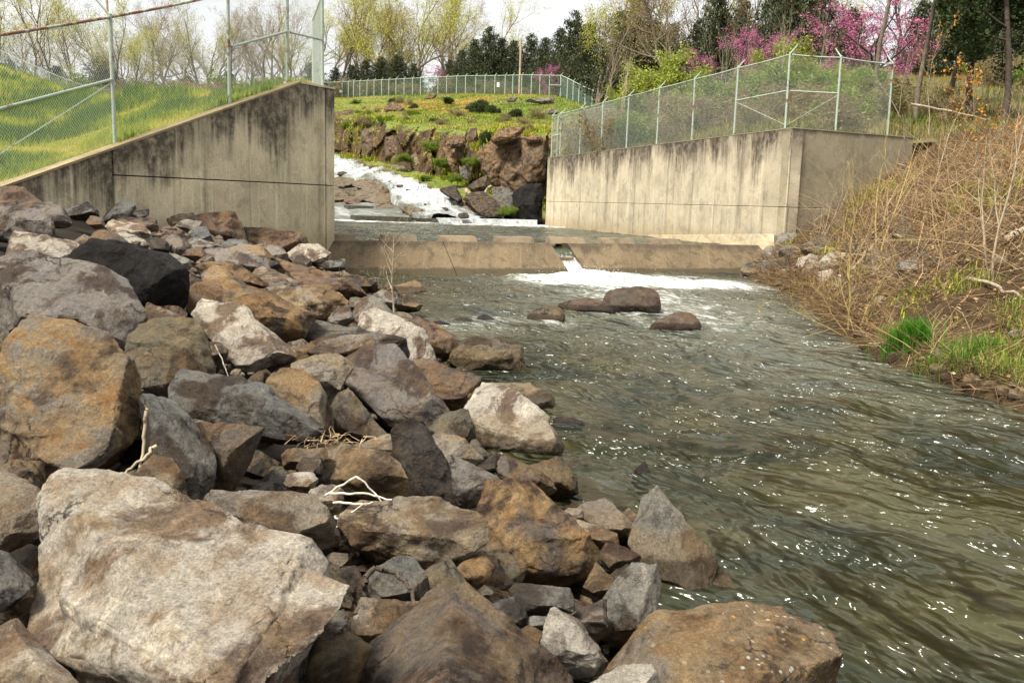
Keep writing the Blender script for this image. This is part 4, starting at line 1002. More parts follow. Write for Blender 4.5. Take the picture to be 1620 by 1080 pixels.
L('D', [(-60,55),(60,50),(180,72),(280,80),(300,120),(270,165),(200,178),(60,150),(-60,110)], "long dark brown lens of rock touching the wall base", 'brown', 0.25, tilt=.6, near=-.2)
L('A', [(1152,460),(1200,418),(1400,440),(1545,500),(1520,525),(1420,535),(1250,492)], "pale mauve slab pointing right above the ochre cube", 'lav', 0.15, tilt=1.4)
L('A', [(1280,418),(1390,386),(1500,410),(1565,470),(1480,482)], "low ochre brown slab behind the pale mauve slab", 'ochre', 0.5, tilt=1.3, near=-.2)
L('A', [(1145,492),(1300,478),(1430,560),(1525,610),(1440,628),(1330,575),(1220,540)], "dark rusty slab under the pale mauve slab", 'rust', 0.5)
L('A', [(1160,560),(1220,512),(1300,530),(1342,600),(1320,630),(1170,625)], "squat ochre cube beside the black boulder", 'ochre', 0.6, near=.15)
L('A', [(1445,540),(1500,515),(1650,570),(1690,620),(1560,608)], "pinkish pale slab right of the dark rusty slab", 'lav', 0.2, tilt=1.4)
L('A', [(1015,690),(1130,630),(1350,618),(1500,640),(1700,730),(1800,800),(1720,900,-.1),(1640,920,-.12),(1560,890,-.1),(1460,850,-.1),(1200,800,-.1),(1090,780)], "large rusty brown boulder behind the whitish tilted slab", 'rust', 0.75, ridge=[(1310,690,.10),(1560,800,.12),(1720,820,.08)], tilt=1.1, near=-.15)
L('A', [(1448,402),(1490,386),(1600,410),(1640,450),(1590,470),(1500,440)], "pink brown flat stone upper right of the pile", 'lav', 0.35, tilt=1.5)
L('A', [(1035,450),(1080,410),(1150,402),(1165,440),(1110,472)], "little brown wedge mid pile right of the veined mauve stone", 'brown', 0.3)
L('A', [(948,462),(990,440),(1080,480),(1090,520),(1020,525)], "light slate flake above the black boulder's right end", 'grey', 0.0, tilt=1.4)
L('A', [(1040,600),(1080,568),(1160,595),(1165,635),(1080,655)], "small grey stone in the shadow right of the black boulder", 'slate', 0.1)
L('A', [(1500,625),(1570,595),(1640,605),(1650,645),(1540,652)], "small pale grey stone on the rusty brown boulder", 'grey', 0.1)
# ---- pile towards the weir
L('D', [(5,150),(80,132),(200,190),(195,228),(120,218),(20,178)], "mauve grey slab under the dark lens of rock", 'lav', 0.2, tilt=1.2)
L('D', [(200,195),(280,135),(370,138),(432,180),(425,235),(370,245),(290,225)], "round shouldered pale boulder at the wall's corner", 'pale', 0.1, tilt=.9, near=-.2)
L('D', [(205,215),(280,195),(332,230),(310,265),(230,262)], "small light grey block below the round shouldered boulder", 'grey', 0.0)
L('D', [(510,165),(600,222),(690,290),(705,335),(640,315),(520,275)], "dark thin slab standing on edge in front of the weir", 'dark', 0.2, tilt=.2, thick=.35)
L('D', [(385,250),(440,228),(520,225),(525,268),(440,275)], "bluish flat stone beside the dark thin slab", 'slate', 0.0, tilt=1.2)
L('D', [(-20,205),(60,205),(150,250),(172,290),(80,280),(-20,245)], "dark brown stone below the mauve grey slab", 'dark', 0.3)
L('D', [(0,295),(60,262),(170,308),(242,350),(256,390),(200,403),(80,345)], "mauve pink slab sloping right mid pile", 'lav', 0.25, tilt=1.3)
L('D', [(60,378),(120,345),(190,355),(200,392),(110,398)], "small olive stone tucked below the mauve pink slab", 'olive', 0.2)
L('D', [(165,235),(300,280),(500,330),(605,380),(645,420),(560,435),(380,375),(230,330)], "long reddish brown slab running down to the water near the weir", 'brown', 0.4, tilt=1.3)
L('D', [(85,410),(180,388),(330,378),(440,393),(525,450),(500,515,-.1),(440,545,-.12),(320,510,-.1),(180,450)], "lumpy tan boulder with folds mid pile", 'tan', 0.4, rough=1.4)
L('D', [(425,570),(490,490),(550,498),(575,560),(520,595)], "mauve block below the lumpy tan boulder", 'lav', 0.2)
L('D', [(560,440),(610,432),(640,470),(600,520),(540,500)], "olive brown stone right of the lumpy tan boulder", 'olive', 0.2, near=-.15)
L('D', [(580,545),(600,440),(655,428),(740,470),(795,530),(720,560),(640,600),(590,598)], "grey pointed block left of the bare sapling", 'grey', 0.15, ridge=[(620,520,.14),(690,480,.08)])
L('D', [(272,645),(290,568),(400,580),(600,622),(860,682),(885,800),(700,720),(600,690),(380,700),(285,695)], "long greenish dark slab behind the pale wedge boulder", 'slate', 0.2, tilt=.9, near=-.1)
L('D', [(628,605),(640,540),(690,503),(800,555),(970,635),(990,720,-.08),(1025,780,-.15),(990,822,-.18),(920,848,-.2),(870,800,-.15),(860,700,-.05),(700,660,-.03)], "pale wedge boulder with green grey front in mid pile", 'pale', 0.05, ridge=[(645,615,.06),(780,650,.10),(900,640,.10),(960,650,.04)], tilt=1.2)
L('D', [(195,730),(380,690),(560,650),(650,655),(672,700),(520,800),(300,810),(205,830)], "mauve and cream crumbling slab left of the pale wedge boulder", 'lav', 0.4, tilt=1.3, rough=1.4, near=-.1)
L('D', [(205,850),(300,800),(470,770),(560,820),(520,900),(430,1015),(400,1010),(300,900)], "cream rounded boulder above the shadowy hollow mid pile", 'tan', 0.3)
L('E', [(310,95),(370,40),(530,-55),(590,-45),(700,60),(830,220),(932,345),(860,385,-.08),(790,425,-.14),(700,420,-.16),(600,380,-.16),(500,310,-.14),(400,200,-.08)], "big mauve grey flat faced slab tilted on its corner in mid pile", 'lav', 0.2, chips=2, ridge=[(340,110,.05),(560,330,.08),(700,320,.08),(840,350,.05),(560,120,.06)], tilt=1.1)
L('E', [(700,95),(850,28),(960,90),(1145,190),(1100,255),(1040,325),(960,352),(870,280),(790,200)], "purplish brown lumpy boulder right of the tilted flat slab", 'brown', 0.4, rough=1.4, near=-.05)
L('D', [(1125,775),(1200,690),(1290,668),(1400,690),(1505,720),(1532,850),(1540,915),(1400,930),(1290,895),(1230,855)], "olive grey blocky boulder at the water's edge with tan waterline", 'olive', 0.1, ridge=[(1230,720,.10),(1480,750,.10),(1330,830,.12)], tilt=.7)
L('D', [(880,575),(930,545),(1000,580),(1060,620),(1182,680),(1145,755),(1080,792),(990,720)], "brown shore boulder behind the pale wedge boulder", 'brown', 0.45)
L('E', [(1032,385),(1100,250),(1150,190),(1270,200),(1450,340),(1560,440),(1582,530),(1500,592,-.12),(1400,612,-.18),(1200,575,-.18),(1080,490,-.1)], "large pale slab with thin purple streaks leaning towards the water", 'pale', 0.0, ridge=[(1060,430,.05),(1290,490,.10),(1530,545,.06),(1300,320,.05)], tilt=1.2)
L('E', [(1205,178),(1400,180),(1525,250),(1525,310),(1460,355),(1330,260)], "mauve brown flat slab at the water behind the streaked pale slab", 'lav', 0.35, tilt=1.5, near=-.2)
L('E', [(1400,168),(1500,200),(1625,290),(1645,365),(1540,385),(1500,260)], "dark wet ledge slipping into the water behind the mauve brown slab", 'dark', 0.3, tilt=1.2, near=-.4)
L('E', [(270,300),(360,205),(430,280),(560,440),(595,485),(430,530),(290,505),(268,400)], "olive tan upright stone under the tilted flat slab", 'olive', 0.3, ridge=[(340,300,.12),(320,430,.12)], tilt=.4, near=-.1)
L('E', [(632,440),(720,395),(770,410),(870,540),(930,650),(965,850),(900,845),(770,800),(710,825),(690,700),(645,600)], "dark purple upright stone standing in the middle of the pile", 'dark', 0.1, chips=2, ridge=[(700,470,.10),(740,640,.16),(760,780,.10),(880,640,.06)], tilt=.5, near=.12)
L('E', [(430,535),(560,470),(630,463),(648,560),(600,595),(510,598)], "small tan stone left of the dark purple upright stone", 'tan', 0.35)
L('E', [(190,755),(235,540),(300,518),(420,570),(640,600),(680,700),(700,825),(560,835),(330,800),(220,770)], "broad tan block with white flecks left of the dark upright stone", 'tan', 0.4, ridge=[(270,560,.05),(400,620,.10),(640,650,.08),(350,760,.10)], tilt=.6)
L('E', [(800,435),(930,345),(1020,328),(1062,400),(1068,535),(1000,510),(900,460)], "olive grey block left of the streaked pale slab", 'olive', 0.1, tilt=.7)
L('E', [(835,480),(880,455),(980,470),(1070,540),(1115,600),(1080,635),(980,610),(910,600)], "peach coloured stone right of the dark upright stone", 'tan', 0.5, near=.05)
L('E', [(918,625),(960,595),(1060,640),(1218,715),(1200,762),(1080,855),(1000,865),(950,800)], "frosty mauve block below the peach stone", 'lav', 0.0, ridge=[(950,650,.06),(1120,730,.12),(1010,780,.12)], tilt=.9, near=.05)
L('E', [(1108,640),(1205,572),(1222,640),(1190,675),(1140,672)], "small dark pointed chip right of the frosty mauve block", 'dark', 0.1)
L('E', [(1055,520),(1080,480),(1130,540),(1172,590),(1130,612),(1070,580)], "small dark green stone under the streaked pale slab", 'olive', 0.0)
L('E', [(1198,650),(1250,598),(1330,620),(1450,680),(1525,760),(1480,800),(1380,740),(1270,730)], "brown speckled slab behind the rust stained pyramid", 'brown', 0.4, tilt=1.1)
L('E', [(1370,655),(1480,620),(1550,600),(1640,680),(1665,785),(1560,815),(1490,770)], "dark brown ridge stone at the waterline below the streaked pale slab", 'dark', 0.3, tilt=.8)
L('F', [(1128,120),(1200,-55),(1250,-50),(1370,-65),(1480,30),(1600,130),(1700,230),(1765,395),(1700,450,-.1),(1620,485,-.12),(1500,475,-.12),(1290,525,-.15),(1200,495,-.12),(1140,300)], "rust orange stained pyramid boulder by the water's edge", 'brown', 0.95, chips=2, ridge=[(1410,85,.20),(1250,235,.12),(1480,200,.20),(1370,420,.12)], tilt=.6, near=.1)
L('F', [(288,205),(330,140),(440,60),(600,35),(800,25),(930,60),(1020,110),(1110,150),(1142,250),(1100,305,-.05),(960,335,-.15),(850,415,-.28),(700,390,-.3),(560,395,-.28),(400,335,-.2),(290,260,-.05)], "long overhanging tan slab in the lower middle of the pile", 'tan', 0.35, ridge=[(420,170,.08),(620,225,.10),(760,240,.10),(1000,290,.05),(700,110,.05)], tilt=1.4, near=.1)
L('E', [(0,560),(80,543),(230,555),(225,620),(90,640),(0,625)], "flat brown stone right of the maroon block", 'brown', 0.3)
L('E', [(75,650),(110,592),(215,615),(218,690),(150,705)], "small mauve stone beside the broad tan block", 'lav', 0.1)
L('E', [(8,735),(40,680),(160,678),(188,720),(150,768),(40,762)], "small pale rounded stone on the flat brown topped slab", 'pale', 0.4)
L('E', [(150,790),(220,750),(320,760),(325,880),(240,900),(170,860)], "pale grey stone beneath the white straw", 'pale', 0.3)
# ---- foreground, bottom middle
L('F', [(380,1080),(420,980),(480,890),(640,750),(780,620),(900,537),(990,535),(1060,570),(1200,680),(1350,800),(1500,920),(1640,1080),(1680,1260),(330,1260)], "pyramid shaped brown boulder with a pale crest in the bottom middle", 'brown', 0.3, chips=2, ridge=[(950,548,.10),(905,760,.30),(930,1000,.50),(880,1200,.62)], tilt=1.0, near=.1)
L('G', [(22,875),(60,750),(100,708),(160,730),(220,800),(300,890),(345,970),(320,1015),(200,1048),(130,1025),(40,935)], "light grey granite block right of the foreground pyramid", 'pale', 0.0, ridge=[(85,890,.16),(180,780,.08),(250,930,.14)], tilt=.8, near=.1)
L('F', [(1168,645),(1310,600),(1370,680),(1382,740),(1340,785),(1260,745)], "small blue grey block behind the foreground pyramid", 'slate', 0.0)
L('F', [(1288,565),(1330,520),(1400,530),(1600,550),(1650,650),(1560,705),(1380,702),(1330,630)], "dark grey flat stone under the rust stained pyramid", 'slate', 0.05)
L('F', [(975,440),(1010,370),(1080,350),(1160,365),(1192,420),(1160,505),(1080,532),(1000,500)], "round ochre cobble below the overhanging tan slab", 'ochre', 0.6, p=18)
L('F', [(785,480),(850,420),(940,395),(1045,550),(900,640),(800,640)], "olive stone in the hollow behind the foreground pyramid", 'olive', 0.15, near=-.1)
L('F', [(458,495),(600,395),(690,372),(800,500),(812,640),(720,670),(480,640)], "slate and mauve block behind the foreground pyramid's left flank", 'slate', 0.15, tilt=.5, near=-.1)
L('F', [(340,820),(440,640),(560,620),(730,660),(640,780),(520,880),(400,900)], "ochre brown boulder between the pale slab and the pyramid", 'ochre', 0.4)
L('F', [(140,960),(200,830),(350,800),(490,870),(440,960),(400,1090),(200,1130),(140,1070)], "mossy olive boulder beside the huge pale slab's lower edge", 'olive', 0.3, p=20)
L('F', [(1335,800),(1390,755),(1470,800),(1460,890),(1390,870)], "little tan stone right of the small blue grey block", 'tan', 0.4)
L('F', [(1378,735),(1400,702),(1500,705),(1510,760),(1430,785)], "little grey stone above the light granite block", 'grey', 0.0)
L('F', [(1083,575),(1140,528),(1185,560),(1150,612)], "little olive stone below the round ochre cobble", 'olive', 0.2)
L('G', [(490,370),(510,270),(530,170),(575,122),(620,160),(660,240),(710,310),(800,450),(900,540),(985,660),(960,705),(830,745),(750,775),(680,660),(600,600),(520,470)], "tall pointed fin of rock at the water's edge, tan below the waterline mark", 'grey', 0.25, chips=2, ridge=[(560,330,.02),(600,420,.10),(740,612,.14),(850,640,.12)], tilt=.5, thick=.5, near=.1)
L('G', [(880,545),(940,533),(978,580),(1018,660),(980,700),(900,640)], "tan silt coated stone at the foot of the tall fin", 'tan', 0.3, near=-.15)
L('G', [(272,825),(340,650),(430,590),(520,498),(580,510),(605,580),(580,740),(520,835),(450,895),(370,860)], "grey green fin leaning left of the lichen dotted slab", 'grey', 0.15, chips=2, ridge=[(435,690,.12),(515,800,.10),(400,690,.05),(560,590,.04)], tilt=.6)
L('G', [(175,745),(250,700),(335,672),(345,800),(280,830)], "mauve grey stone left of the grey green fin", 'lav', 0.1, near=-.05)
L('G', [(218,198),(330,168),(410,220),(502,310),(480,358),(400,348),(270,275)], "mauve flat slab left of the tall fin", 'lav', 0.3, tilt=1.2)
L('G', [(148,258),(260,285),(400,345),(412,392),(260,405),(180,330)], "tan brown slab under the mauve flat slab", 'tan', 0.3, tilt=1.2)
L('G', [(318,435),(350,385),(440,400),(508,450),(480,505),(390,525)], "squat brown stone left of the tall fin's foot", 'brown', 0.3)
L('G', [(242,585),(300,490),(402,592),(350,655),(290,628)], "long tan stone above the grey green fin", 'tan', 0.3)
L('G', [(370,540),(450,490),(515,510),(500,590),(420,590)], "dark stone wedged above the grey green fin", 'dark', 0.2)
L('G', [(128,230),(160,205),(230,215),(228,250),(160,262)], "small tan pebble stone beside the rust stained pyramid", 'tan', 0.2)
L('G', [(425,230),(460,205),(515,250),(515,300),(470,300)], "small sunlit tan stone left of the tall fin's tip", 'tan', 0.2)
L('G', [(330,1000),(480,870),(600,760),(740,760),(900,722),(1080,690),(1250,705),(1340,760),(1460,820),(1492,890,-.02),(1480,960,-.1),(1465,1100,-.3),(1400,1280,-.45),(300,1280)], "broad ochre brown slab dotted with orange and white lichen, bottom right of the pile", 'ochre', 0.45, ridge=[(1440,880,.06),(1110,925,.10),(1010,1060,.16),(950,1200,.2),(700,880,.05)], tilt=1.3, mat=M_ROCK_LICHEN, near=.05)
L('G', [(290,1075),(420,1005),(540,1000),(592,1050),(620,1180),(280,1180)], "pale rock top just inside the bottom edge, on the lichen dotted slab", 'pale', 0.05, near=.3)

# ---- boulders standing in the river
def wz(x, y): return 0.03 + 0.0 * x
def Wr(pts, label, tone, stain=0.2, **kw):
    kw = {**dict(p=12, rough=0.55, tilt=1.0, thick=.6, chips=3), **kw}
    ys = [q[1] for q in pts]; xs_ = [q[0] for q in pts]
    d = onz(*zpx('W', (min(xs_) + max(xs_)) / 2, max(ys)), 0.0)[1]
    # submerged root: extend the outline below the water
    return rock('W', pts + [(min(xs_) + 4, max(ys) + 14, -.1), (max(xs_) - 4, max(ys) + 14, -.1)], label, tone, stain, depth=d + 0.25, mat=M_ROCK_WET, name="river_boulder", group="boulders standing in the river", **kw)
Wr([(795,118),(850,80),(930,65),(1050,72),(1105,110),(1108,155),(1000,175),(880,190),(830,155)], "largest dome shaped brown boulder in the river below the weir", 'brown', 0.2)
Wr([(600,150),(680,125),(780,120),(860,150),(900,185),(800,190),(650,190)], "low smooth brown slab joined to the dome shaped river boulder", 'brown', 0.35, thick=.8)
Wr([(450,205),(500,160),(560,152),(640,165),(656,220),(600,235),(460,222)], "squat ochre topped river boulder left of the smooth slab", 'olive', 0.5)
Wr([(1020,258),(1100,212),(1180,182),(1240,178),(1290,220),(1303,245),(1240,275),(1120,280)], "whale backed brown river boulder standing alone on the right", 'brown', 0.3)
Wr([(220,212),(260,193),(325,230),(240,237)], "small dark river stone in the riffle left of the ochre topped boulder", 'dark', 0.1)
Wr([(100,228),(150,207),(212,222),(160,240)], "small washed over river stone nearest the left bank riffle", 'olive', 0.1)
Wr([(978,935),(1020,897),(1056,975),(1010,995),(976,972)], "small dark triangular stone poking out of the near water", 'dark', 0.1, p=30)
Wr([(940,842),(1000,812),(1022,845),(980,858)], "barely emerging dark stone behind the triangular stone", 'dark', 0.1)
Wr([(640,925),(690,878),(732,930),(690,962)], "small tan stone at the water's edge below the streaked pale slab", 'tan', 0.3, p=26)
Wr([(575,682),(680,688),(765,718),(640,742)], "flat wet ledge stone awash off the left bank", 'dark', 0.3)
Wr([(0,235),(50,228),(110,250),(60,258),(0,256)], "dark wet stone where the riffle meets the left bank", 'dark', 0.1)
Wr([(600,800),(660,790),(675,830),(620,850)], "ochre crumb stone at the foot of the streaked pale slab", 'ochre', 0.3)
SH_ = "shore stones around the bare sapling"
for (pts, lab, tn) in [([(820,375),(920,340),(970,380),(1002,420),(950,448),(850,415)], "grey brown shore stone right of the bare sapling, farthest into the water", 'brown'),
                       ([(670,430),(740,395),(830,410),(840,470),(760,490)], "grey stone right behind the bare sapling's stem", 'grey'),
                       ([(790,450),(880,430),(960,470),(940,505),(830,505)], "dark shore stone below the bare sapling's right twigs", 'dark'),
                       ([(500,320),(600,310),(700,350),(700,400),(600,400)], "dark brown stone left of the bare sapling", 'dark'),
                       ([(640,255),(690,228),(708,260),(700,300),(650,300)], "small greenish stone against the weir foot", 'slate'),
                       ([(780,520),(860,520),(930,560),(880,590),(800,580)], "mauve stone at the foot of the bare sapling", 'lav')]:
    rock('D', pts, lab, tn, 0.25, group=SH_)

# ---- stones on the right bank
RB = "stones at the foot of the right bank"
for (b, lab, tn) in [((120,555,242,632), "grey stone tight against the right wall's corner", 'grey'), ((228,548,372,618), "grey green flat stone second from the right wall's corner", 'slate'),
                     ((108,628,192,712), "dark grey cube at the foot of the right wall's corner", 'slate'), ((0,648,116,716), "dark stone nearest the weir's right end", 'slate'),
                     ((188,620,306,690), "dark slanted stone below the grey green flat stone", 'dark'), ((318,608,452,672), "pale grey stone right of the dark slanted stone", 'pale'),
                     ((440,598,582,672), "whitish slab beneath the twigs on the right bank", 'pale'), ((338,650,432,742), "tan upright stone on the right shore", 'tan'),
                     ((420,680,512,762), "pale stone right of the tan upright stone", 'pale'), ((192,680,256,722), "small tan stone at the water by the right wall", 'tan'),
                     ((350,505,600,592), "large olive slab half buried below the return wall", 'olive'), ((190,480,335,560), "grey sloping slab against the return wall's foot", 'grey'),
                     ((500,735,600,795), "olive stone by the yellow stemmed shrub", 'olive'), ((600,790,722,862), "broad olive stone above the yellow stemmed shrub's foot", 'olive'),
                     ((885,640,1032,702), "grey flat stone showing through the brush mid bank", 'grey'), ((590,545,665,590), "grey rounded stone at the foot of the two yellow stems", 'grey'),
                     ((700,600,800,680), "mossy stone in the brush right of the two yellow stems", 'olive'), ((740,840,802,900), "small pale stone leaning in the litter by the shrub", 'tan'),
                     ((880,440,960,480), "slate stone high in the brush of the right bank", 'slate'), ((1420,612,1520,660), "tan ledge stone by the tall grey sapling", 'tan'),
                     ((195,735,345,775), "long black wet stone lying at the right waterline", 'dark'), ((90,700,190,738), "brown wet stone at the waterline below the grey cube", 'dark'),
                     ((585,125,745,225), "blocky dark ledge jutting out beside the return wall", 'olive')]:
    rock('R', [((x - (b[0] + b[2]) / 2) * 1.35 + (b[0] + b[2]) / 2, (y - (b[1] + b[3]) / 2) * 1.35 + (b[1] + b[3]) / 2) for x, y in box(*b)], lab, tn, 0.2, fn=bank_r, group=RB, rough=1.1, near=-.12)
for (b, lab, tn) in [((1108,262,1242,342), "mauve brown stone in the green grass on the right shore", 'lav'), ((1272,408,1372,505), "cracked grey brown block at the right waterline", 'brown'),
                     ((1372,445,1462,518), "rounded brown block right of the cracked block at the waterline", 'brown'), ((1152,400,1262,452), "dark layered stone left of the cracked block", 'dark'),
                     ((768,178,832,218), "small grey brown stone left of the green grass tuft", 'brown'), ((848,268,992,352), "crumbling dark earth stone under the grass tuft", 'dark'),
                     ((1538,150,1660,212), "pale flat stone at the right edge above the grass", 'pale'), ((1530,480,1650,575), "mauve brown stone at the right edge of the waterline", 'lav'),
                     ((680,215,780,275), "wet dark stone at the waterline near the yellow shrub", 'dark'), ((1085,345,1240,410), "layered flat dark slabs stone under the mauve brown stone", 'dark'),
                     ((1450,470,1545,540), "small brown stone between the rounded block and the right edge", 'brown'), ((1540,440,1600,480), "small slate stone in the grass at the right edge", 'slate')]:
    rock('S', box(*b), lab, tn, 0.2, fn=bank_r, group=RB, rough=1.2, near=.05)

# ---- cut rock of the spillway (far)
FAR = "rock outcrops of the spillway cut"
def Hr(pts, label, tone, depth, stain=0.5, **kw):
    if 'bay' in label or 'column' in label or 'pillar' in label or 'buttress' in label:
        cx_ = sum(q[0] for q in pts) / len(pts); cy_ = sum(q[1] for q in pts) / len(pts); pts = [(cx_ + (q[0] - cx_) * 1.45, cy_ + (q[1] - cy_) * 1.15) for q in pts]; depth += .5
    return rock('H', pts, label, tone, stain, depth=depth, name="rock_outcrop", mat=M_ROCK_FAR, group=FAR, cat="rock outcrop", **{**dict(level=5, rough=1.3, tilt=.25, thick=.6), **kw})
Hr([(788,545),(840,495),(900,482),(925,530),(915,555),(800,578)], "brown capstone block on the cliff above the cascade", 'rust', 66)
Hr([(925,500),(960,445),(1000,440),(1008,490),(990,515),(935,540)], "rounded grey brown capstone right of the brown capstone", 'brown', 66, .3)
Hr([(805,580),(850,575),(865,640),(860,750),(830,700)], "orange column of rock under the brown capstone", 'rust', 66.4, .9)
Hr([(865,575),(910,565),(930,600),(920,650),(870,650)], "orange brown block right of the orange column", 'rust', 66.4, .6)
Hr([(935,545),(970,530),(1010,570),(990,650),(945,655)], "brown pillar under the rounded capstone", 'brown', 66.4, .5)
Hr([(1085,520),(1130,470),(1230,440),(1320,445),(1290,480),(1210,525),(1110,545)], "slanting orange brown ledge atop the big cliff", 'rust', 60, .8)
Hr([(1080,560),(1140,530),(1200,525),(1215,700),(1200,820),(1130,830),(1060,720),(1050,620)], "left bay of the big rust streaked cliff", 'rust', 60.5, .6)
Hr([(1205,535),(1270,520),(1330,530),(1340,700),(1320,850),(1250,870),(1195,830)], "middle bay of the big rust streaked cliff", 'brown', 60.2, .5)
Hr([(1325,545),(1400,530),(1440,540),(1440,760),(1400,790),(1340,760)], "right bay of the big cliff beside the right wall", 'rust', 59, .4)
Hr([(1320,505),(1400,480),(1440,490),(1440,530),(1350,535)], "rusty ledge stone on the right end of the big cliff", 'rust', 59.5, .7)
Hr([(1250,880),(1300,820),(1370,805),(1440,815),(1440,1080),(1280,1060),(1255,960)], "black wet rock face next to the right wall", 'black', 55.5, 0)
Hr([(40,335),(140,330),(150,400),(120,500),(40,520)], "brown cliff bay beside the left wall", 'brown', 96, .5)
Hr([(110,520),(150,390),(230,370),(290,400),(250,560),(130,600)], "dark jointed cliff bay second from the left wall", 'dark', 92, .3)
Hr([(370,310),(400,270),(430,265),(520,300),(500,340),(380,345)], "orange knob of rock under the dark round shrub", 'rust', 97, .6)
Hr([(270,470),(330,410),(400,400),(420,520),(410,640),(300,660),(260,600)], "grey banded cliff bay with a trickle of water", 'brown', 84.5, .3)
Hr([(425,420),(500,405),(570,420),(580,480),(450,500)], "square brown block on the middle of the cliff", 'rust', 84, .6)
Hr([(410,530),(470,500),(540,500),(550,600),(460,680),(410,650)], "tan grey buttress left of the green gully", 'brown', 80, .4)
Hr([(560,610),(640,560),(700,570),(720,690),(640,730),(550,700)], "tan rock below the green gully", 'tan', 75, .4)
Hr([(230,740),(270,730),(330,738),(340,770),(250,772)], "flat tan rock at the edge of the upper white water", 'ledge', 80, .3, tilt=2.5)
Hr([(330,720),(420,690),(520,700),(530,740),(420,770),(350,760)], "long tan ledge between the two arms of white water", 'ledge', 76, .3, tilt=2.5)
Hr([(500,760),(600,755),(650,790),(560,800)], "brown ledge right of the tan ledge", 'brown', 72, .3, tilt=2)
Hr([(585,790),(650,792),(650,815),(590,815)], "black wet rock notch above the cascade", 'black', 68, 0)
Hr([(880,700),(930,690),(960,740),(930,790),(890,770)], "round grey boulder at the foot of the capstones", 'grey', 64, .2)
Hr([(990,850),(1040,800),(1065,805),(1050,850),(1020,860)], "triangular tan boulder at the foot of the big cliff", 'tan', 60, .4)
Hr([(940,840),(1000,790),(1070,760),(1090,830),(980,890)], "dark tilted slab at the foot of the big cliff", 'dark', 59.5, .3)
Hr([(900,880),(1000,860),(1100,900),(1150,980),(1200,1030),(1080,1030),(960,960)], "dark layered shore rocks below the big cliff", 'dark', 56, .3, tilt=1.5)
Hr([(760,850),(840,830),(880,870),(900,930),(800,890)], "dark rock at the right edge of the cascade", 'dark', 58, .2, tilt=1.5)
Hr([(1100,830),(1220,850),(1260,930),(1240,1040),(1130,1000)], "grey green sloping rock left of the black wet face", 'slate', 56.5, .2, tilt=1)
Hr([(635,240),(670,218),(735,210),(710,240),(650,252)], "rusty boulder on the grass near the far fence", 'rust', 118, .3)
Hr([(1195,250),(1220,238),(1270,235),(1265,258),(1200,262)], "grey flat boulder on the grass below the far pole", 'grey', 100, .0)
Hr([(1460,345),(1490,310),(1540,310),(1545,345)], "round mauve boulder on the grass near the right fence's end", 'lav', 84, .1)
Hr([(1370,250),(1430,235),(1530,240),(1520,270),(1400,265)], "row of low grey rubble on the grass under the fence corner", 'grey', 98, .2)
Hr([(910,310),(950,270),(975,265),(960,310)], "dark slab standing out of the clay scar", 'dark', 93, .2)
# rock shelf left of the cascade
Hr([(-60,800),(60,770),(150,775),(190,815),(60,840),(-60,840)], "flat tan ledge of the rock shelf beside the left wall", 'ledge', 70, .3, tilt=4.0, thick=.3, kmul=.5)
Hr([(150,790),(260,775),(330,795),(370,835),(250,850),(170,835)], "flat tan ledge at the top of the rock shelf", 'ledge', 69, .3, tilt=4.0, thick=.3, kmul=.5)
Hr([(-60,850),(40,835),(110,860),(130,915),(20,930),(-60,925)], "low brown ledge of the rock shelf beside the left wall", 'olive', 65, .3, tilt=4.0, thick=.3, kmul=.5)
Hr([(190,860),(300,840),(390,850),(410,900),(310,945),(200,925)], "broad low tan ledge of the rock shelf's front", 'ledge', 64.5, .35, tilt=4.0, thick=.3, kmul=.5)
Hr([(110,900),(170,895),(240,925),(180,950),(100,940)], "small brown ledge at the rock shelf's foot", 'brown', 62, .3, tilt=3.0, thick=.3, kmul=.5)
Hr([(60,860),(180,840),(230,890),(150,910)], "dark mossy hump on the rock shelf", 'olive', 66, .1, tilt=2)
Hr([(320,960),(420,950),(500,975),(430,1010),(330,990)], "low tan rock at the foot of the rock shelf", 'ledge', 58, .3, tilt=3)
Hr([(480,980),(560,965),(650,1000),(690,1035),(560,1040)], "low tan rock beside the cascade foot", 'ledge', 55.5, .3, tilt=2.5)
Hr([(340,850),(400,845),(420,930),(360,940)], "brown end of the rock shelf beside the cascade", 'brown', 65, .3)
for (x, y, d, s, lab) in [(150,695,84,45,"dark rock splitting the upper white water"), (90,745,80,35,"grassy rock left in the upper white water"), (320,795,72,26,"black rock at the left edge of the cascade"), (610,860,62,28,"dark wet rock in the middle of the cascade"), (910,1028,53.5,40,"dark flat rock in the cascade foot"), (540,855,63.5,20,"small dark rock in the cascade's left half"), (480,830,66,24,"dark rock low at the cascade's left edge"), (700,900,60,22,"dark rock right of the cascade's middle"), (640,940,57.5,26,"flat dark rock near the cascade foot"), (560,920,59.5,18,"small dark rock low in the cascade"), (250,680,86,26,"dark ledge rock at the top of the white water"), (780,985,55.8,30,"dark wet rock at the cascade foot's right side"), (420,800,69,20,"brown rock where the cascade narrows")]:
    Hr(box(x - s, y - s * .4, x + s, y + s * .4), lab, 'dark', d, .1, tilt=2, level=4)

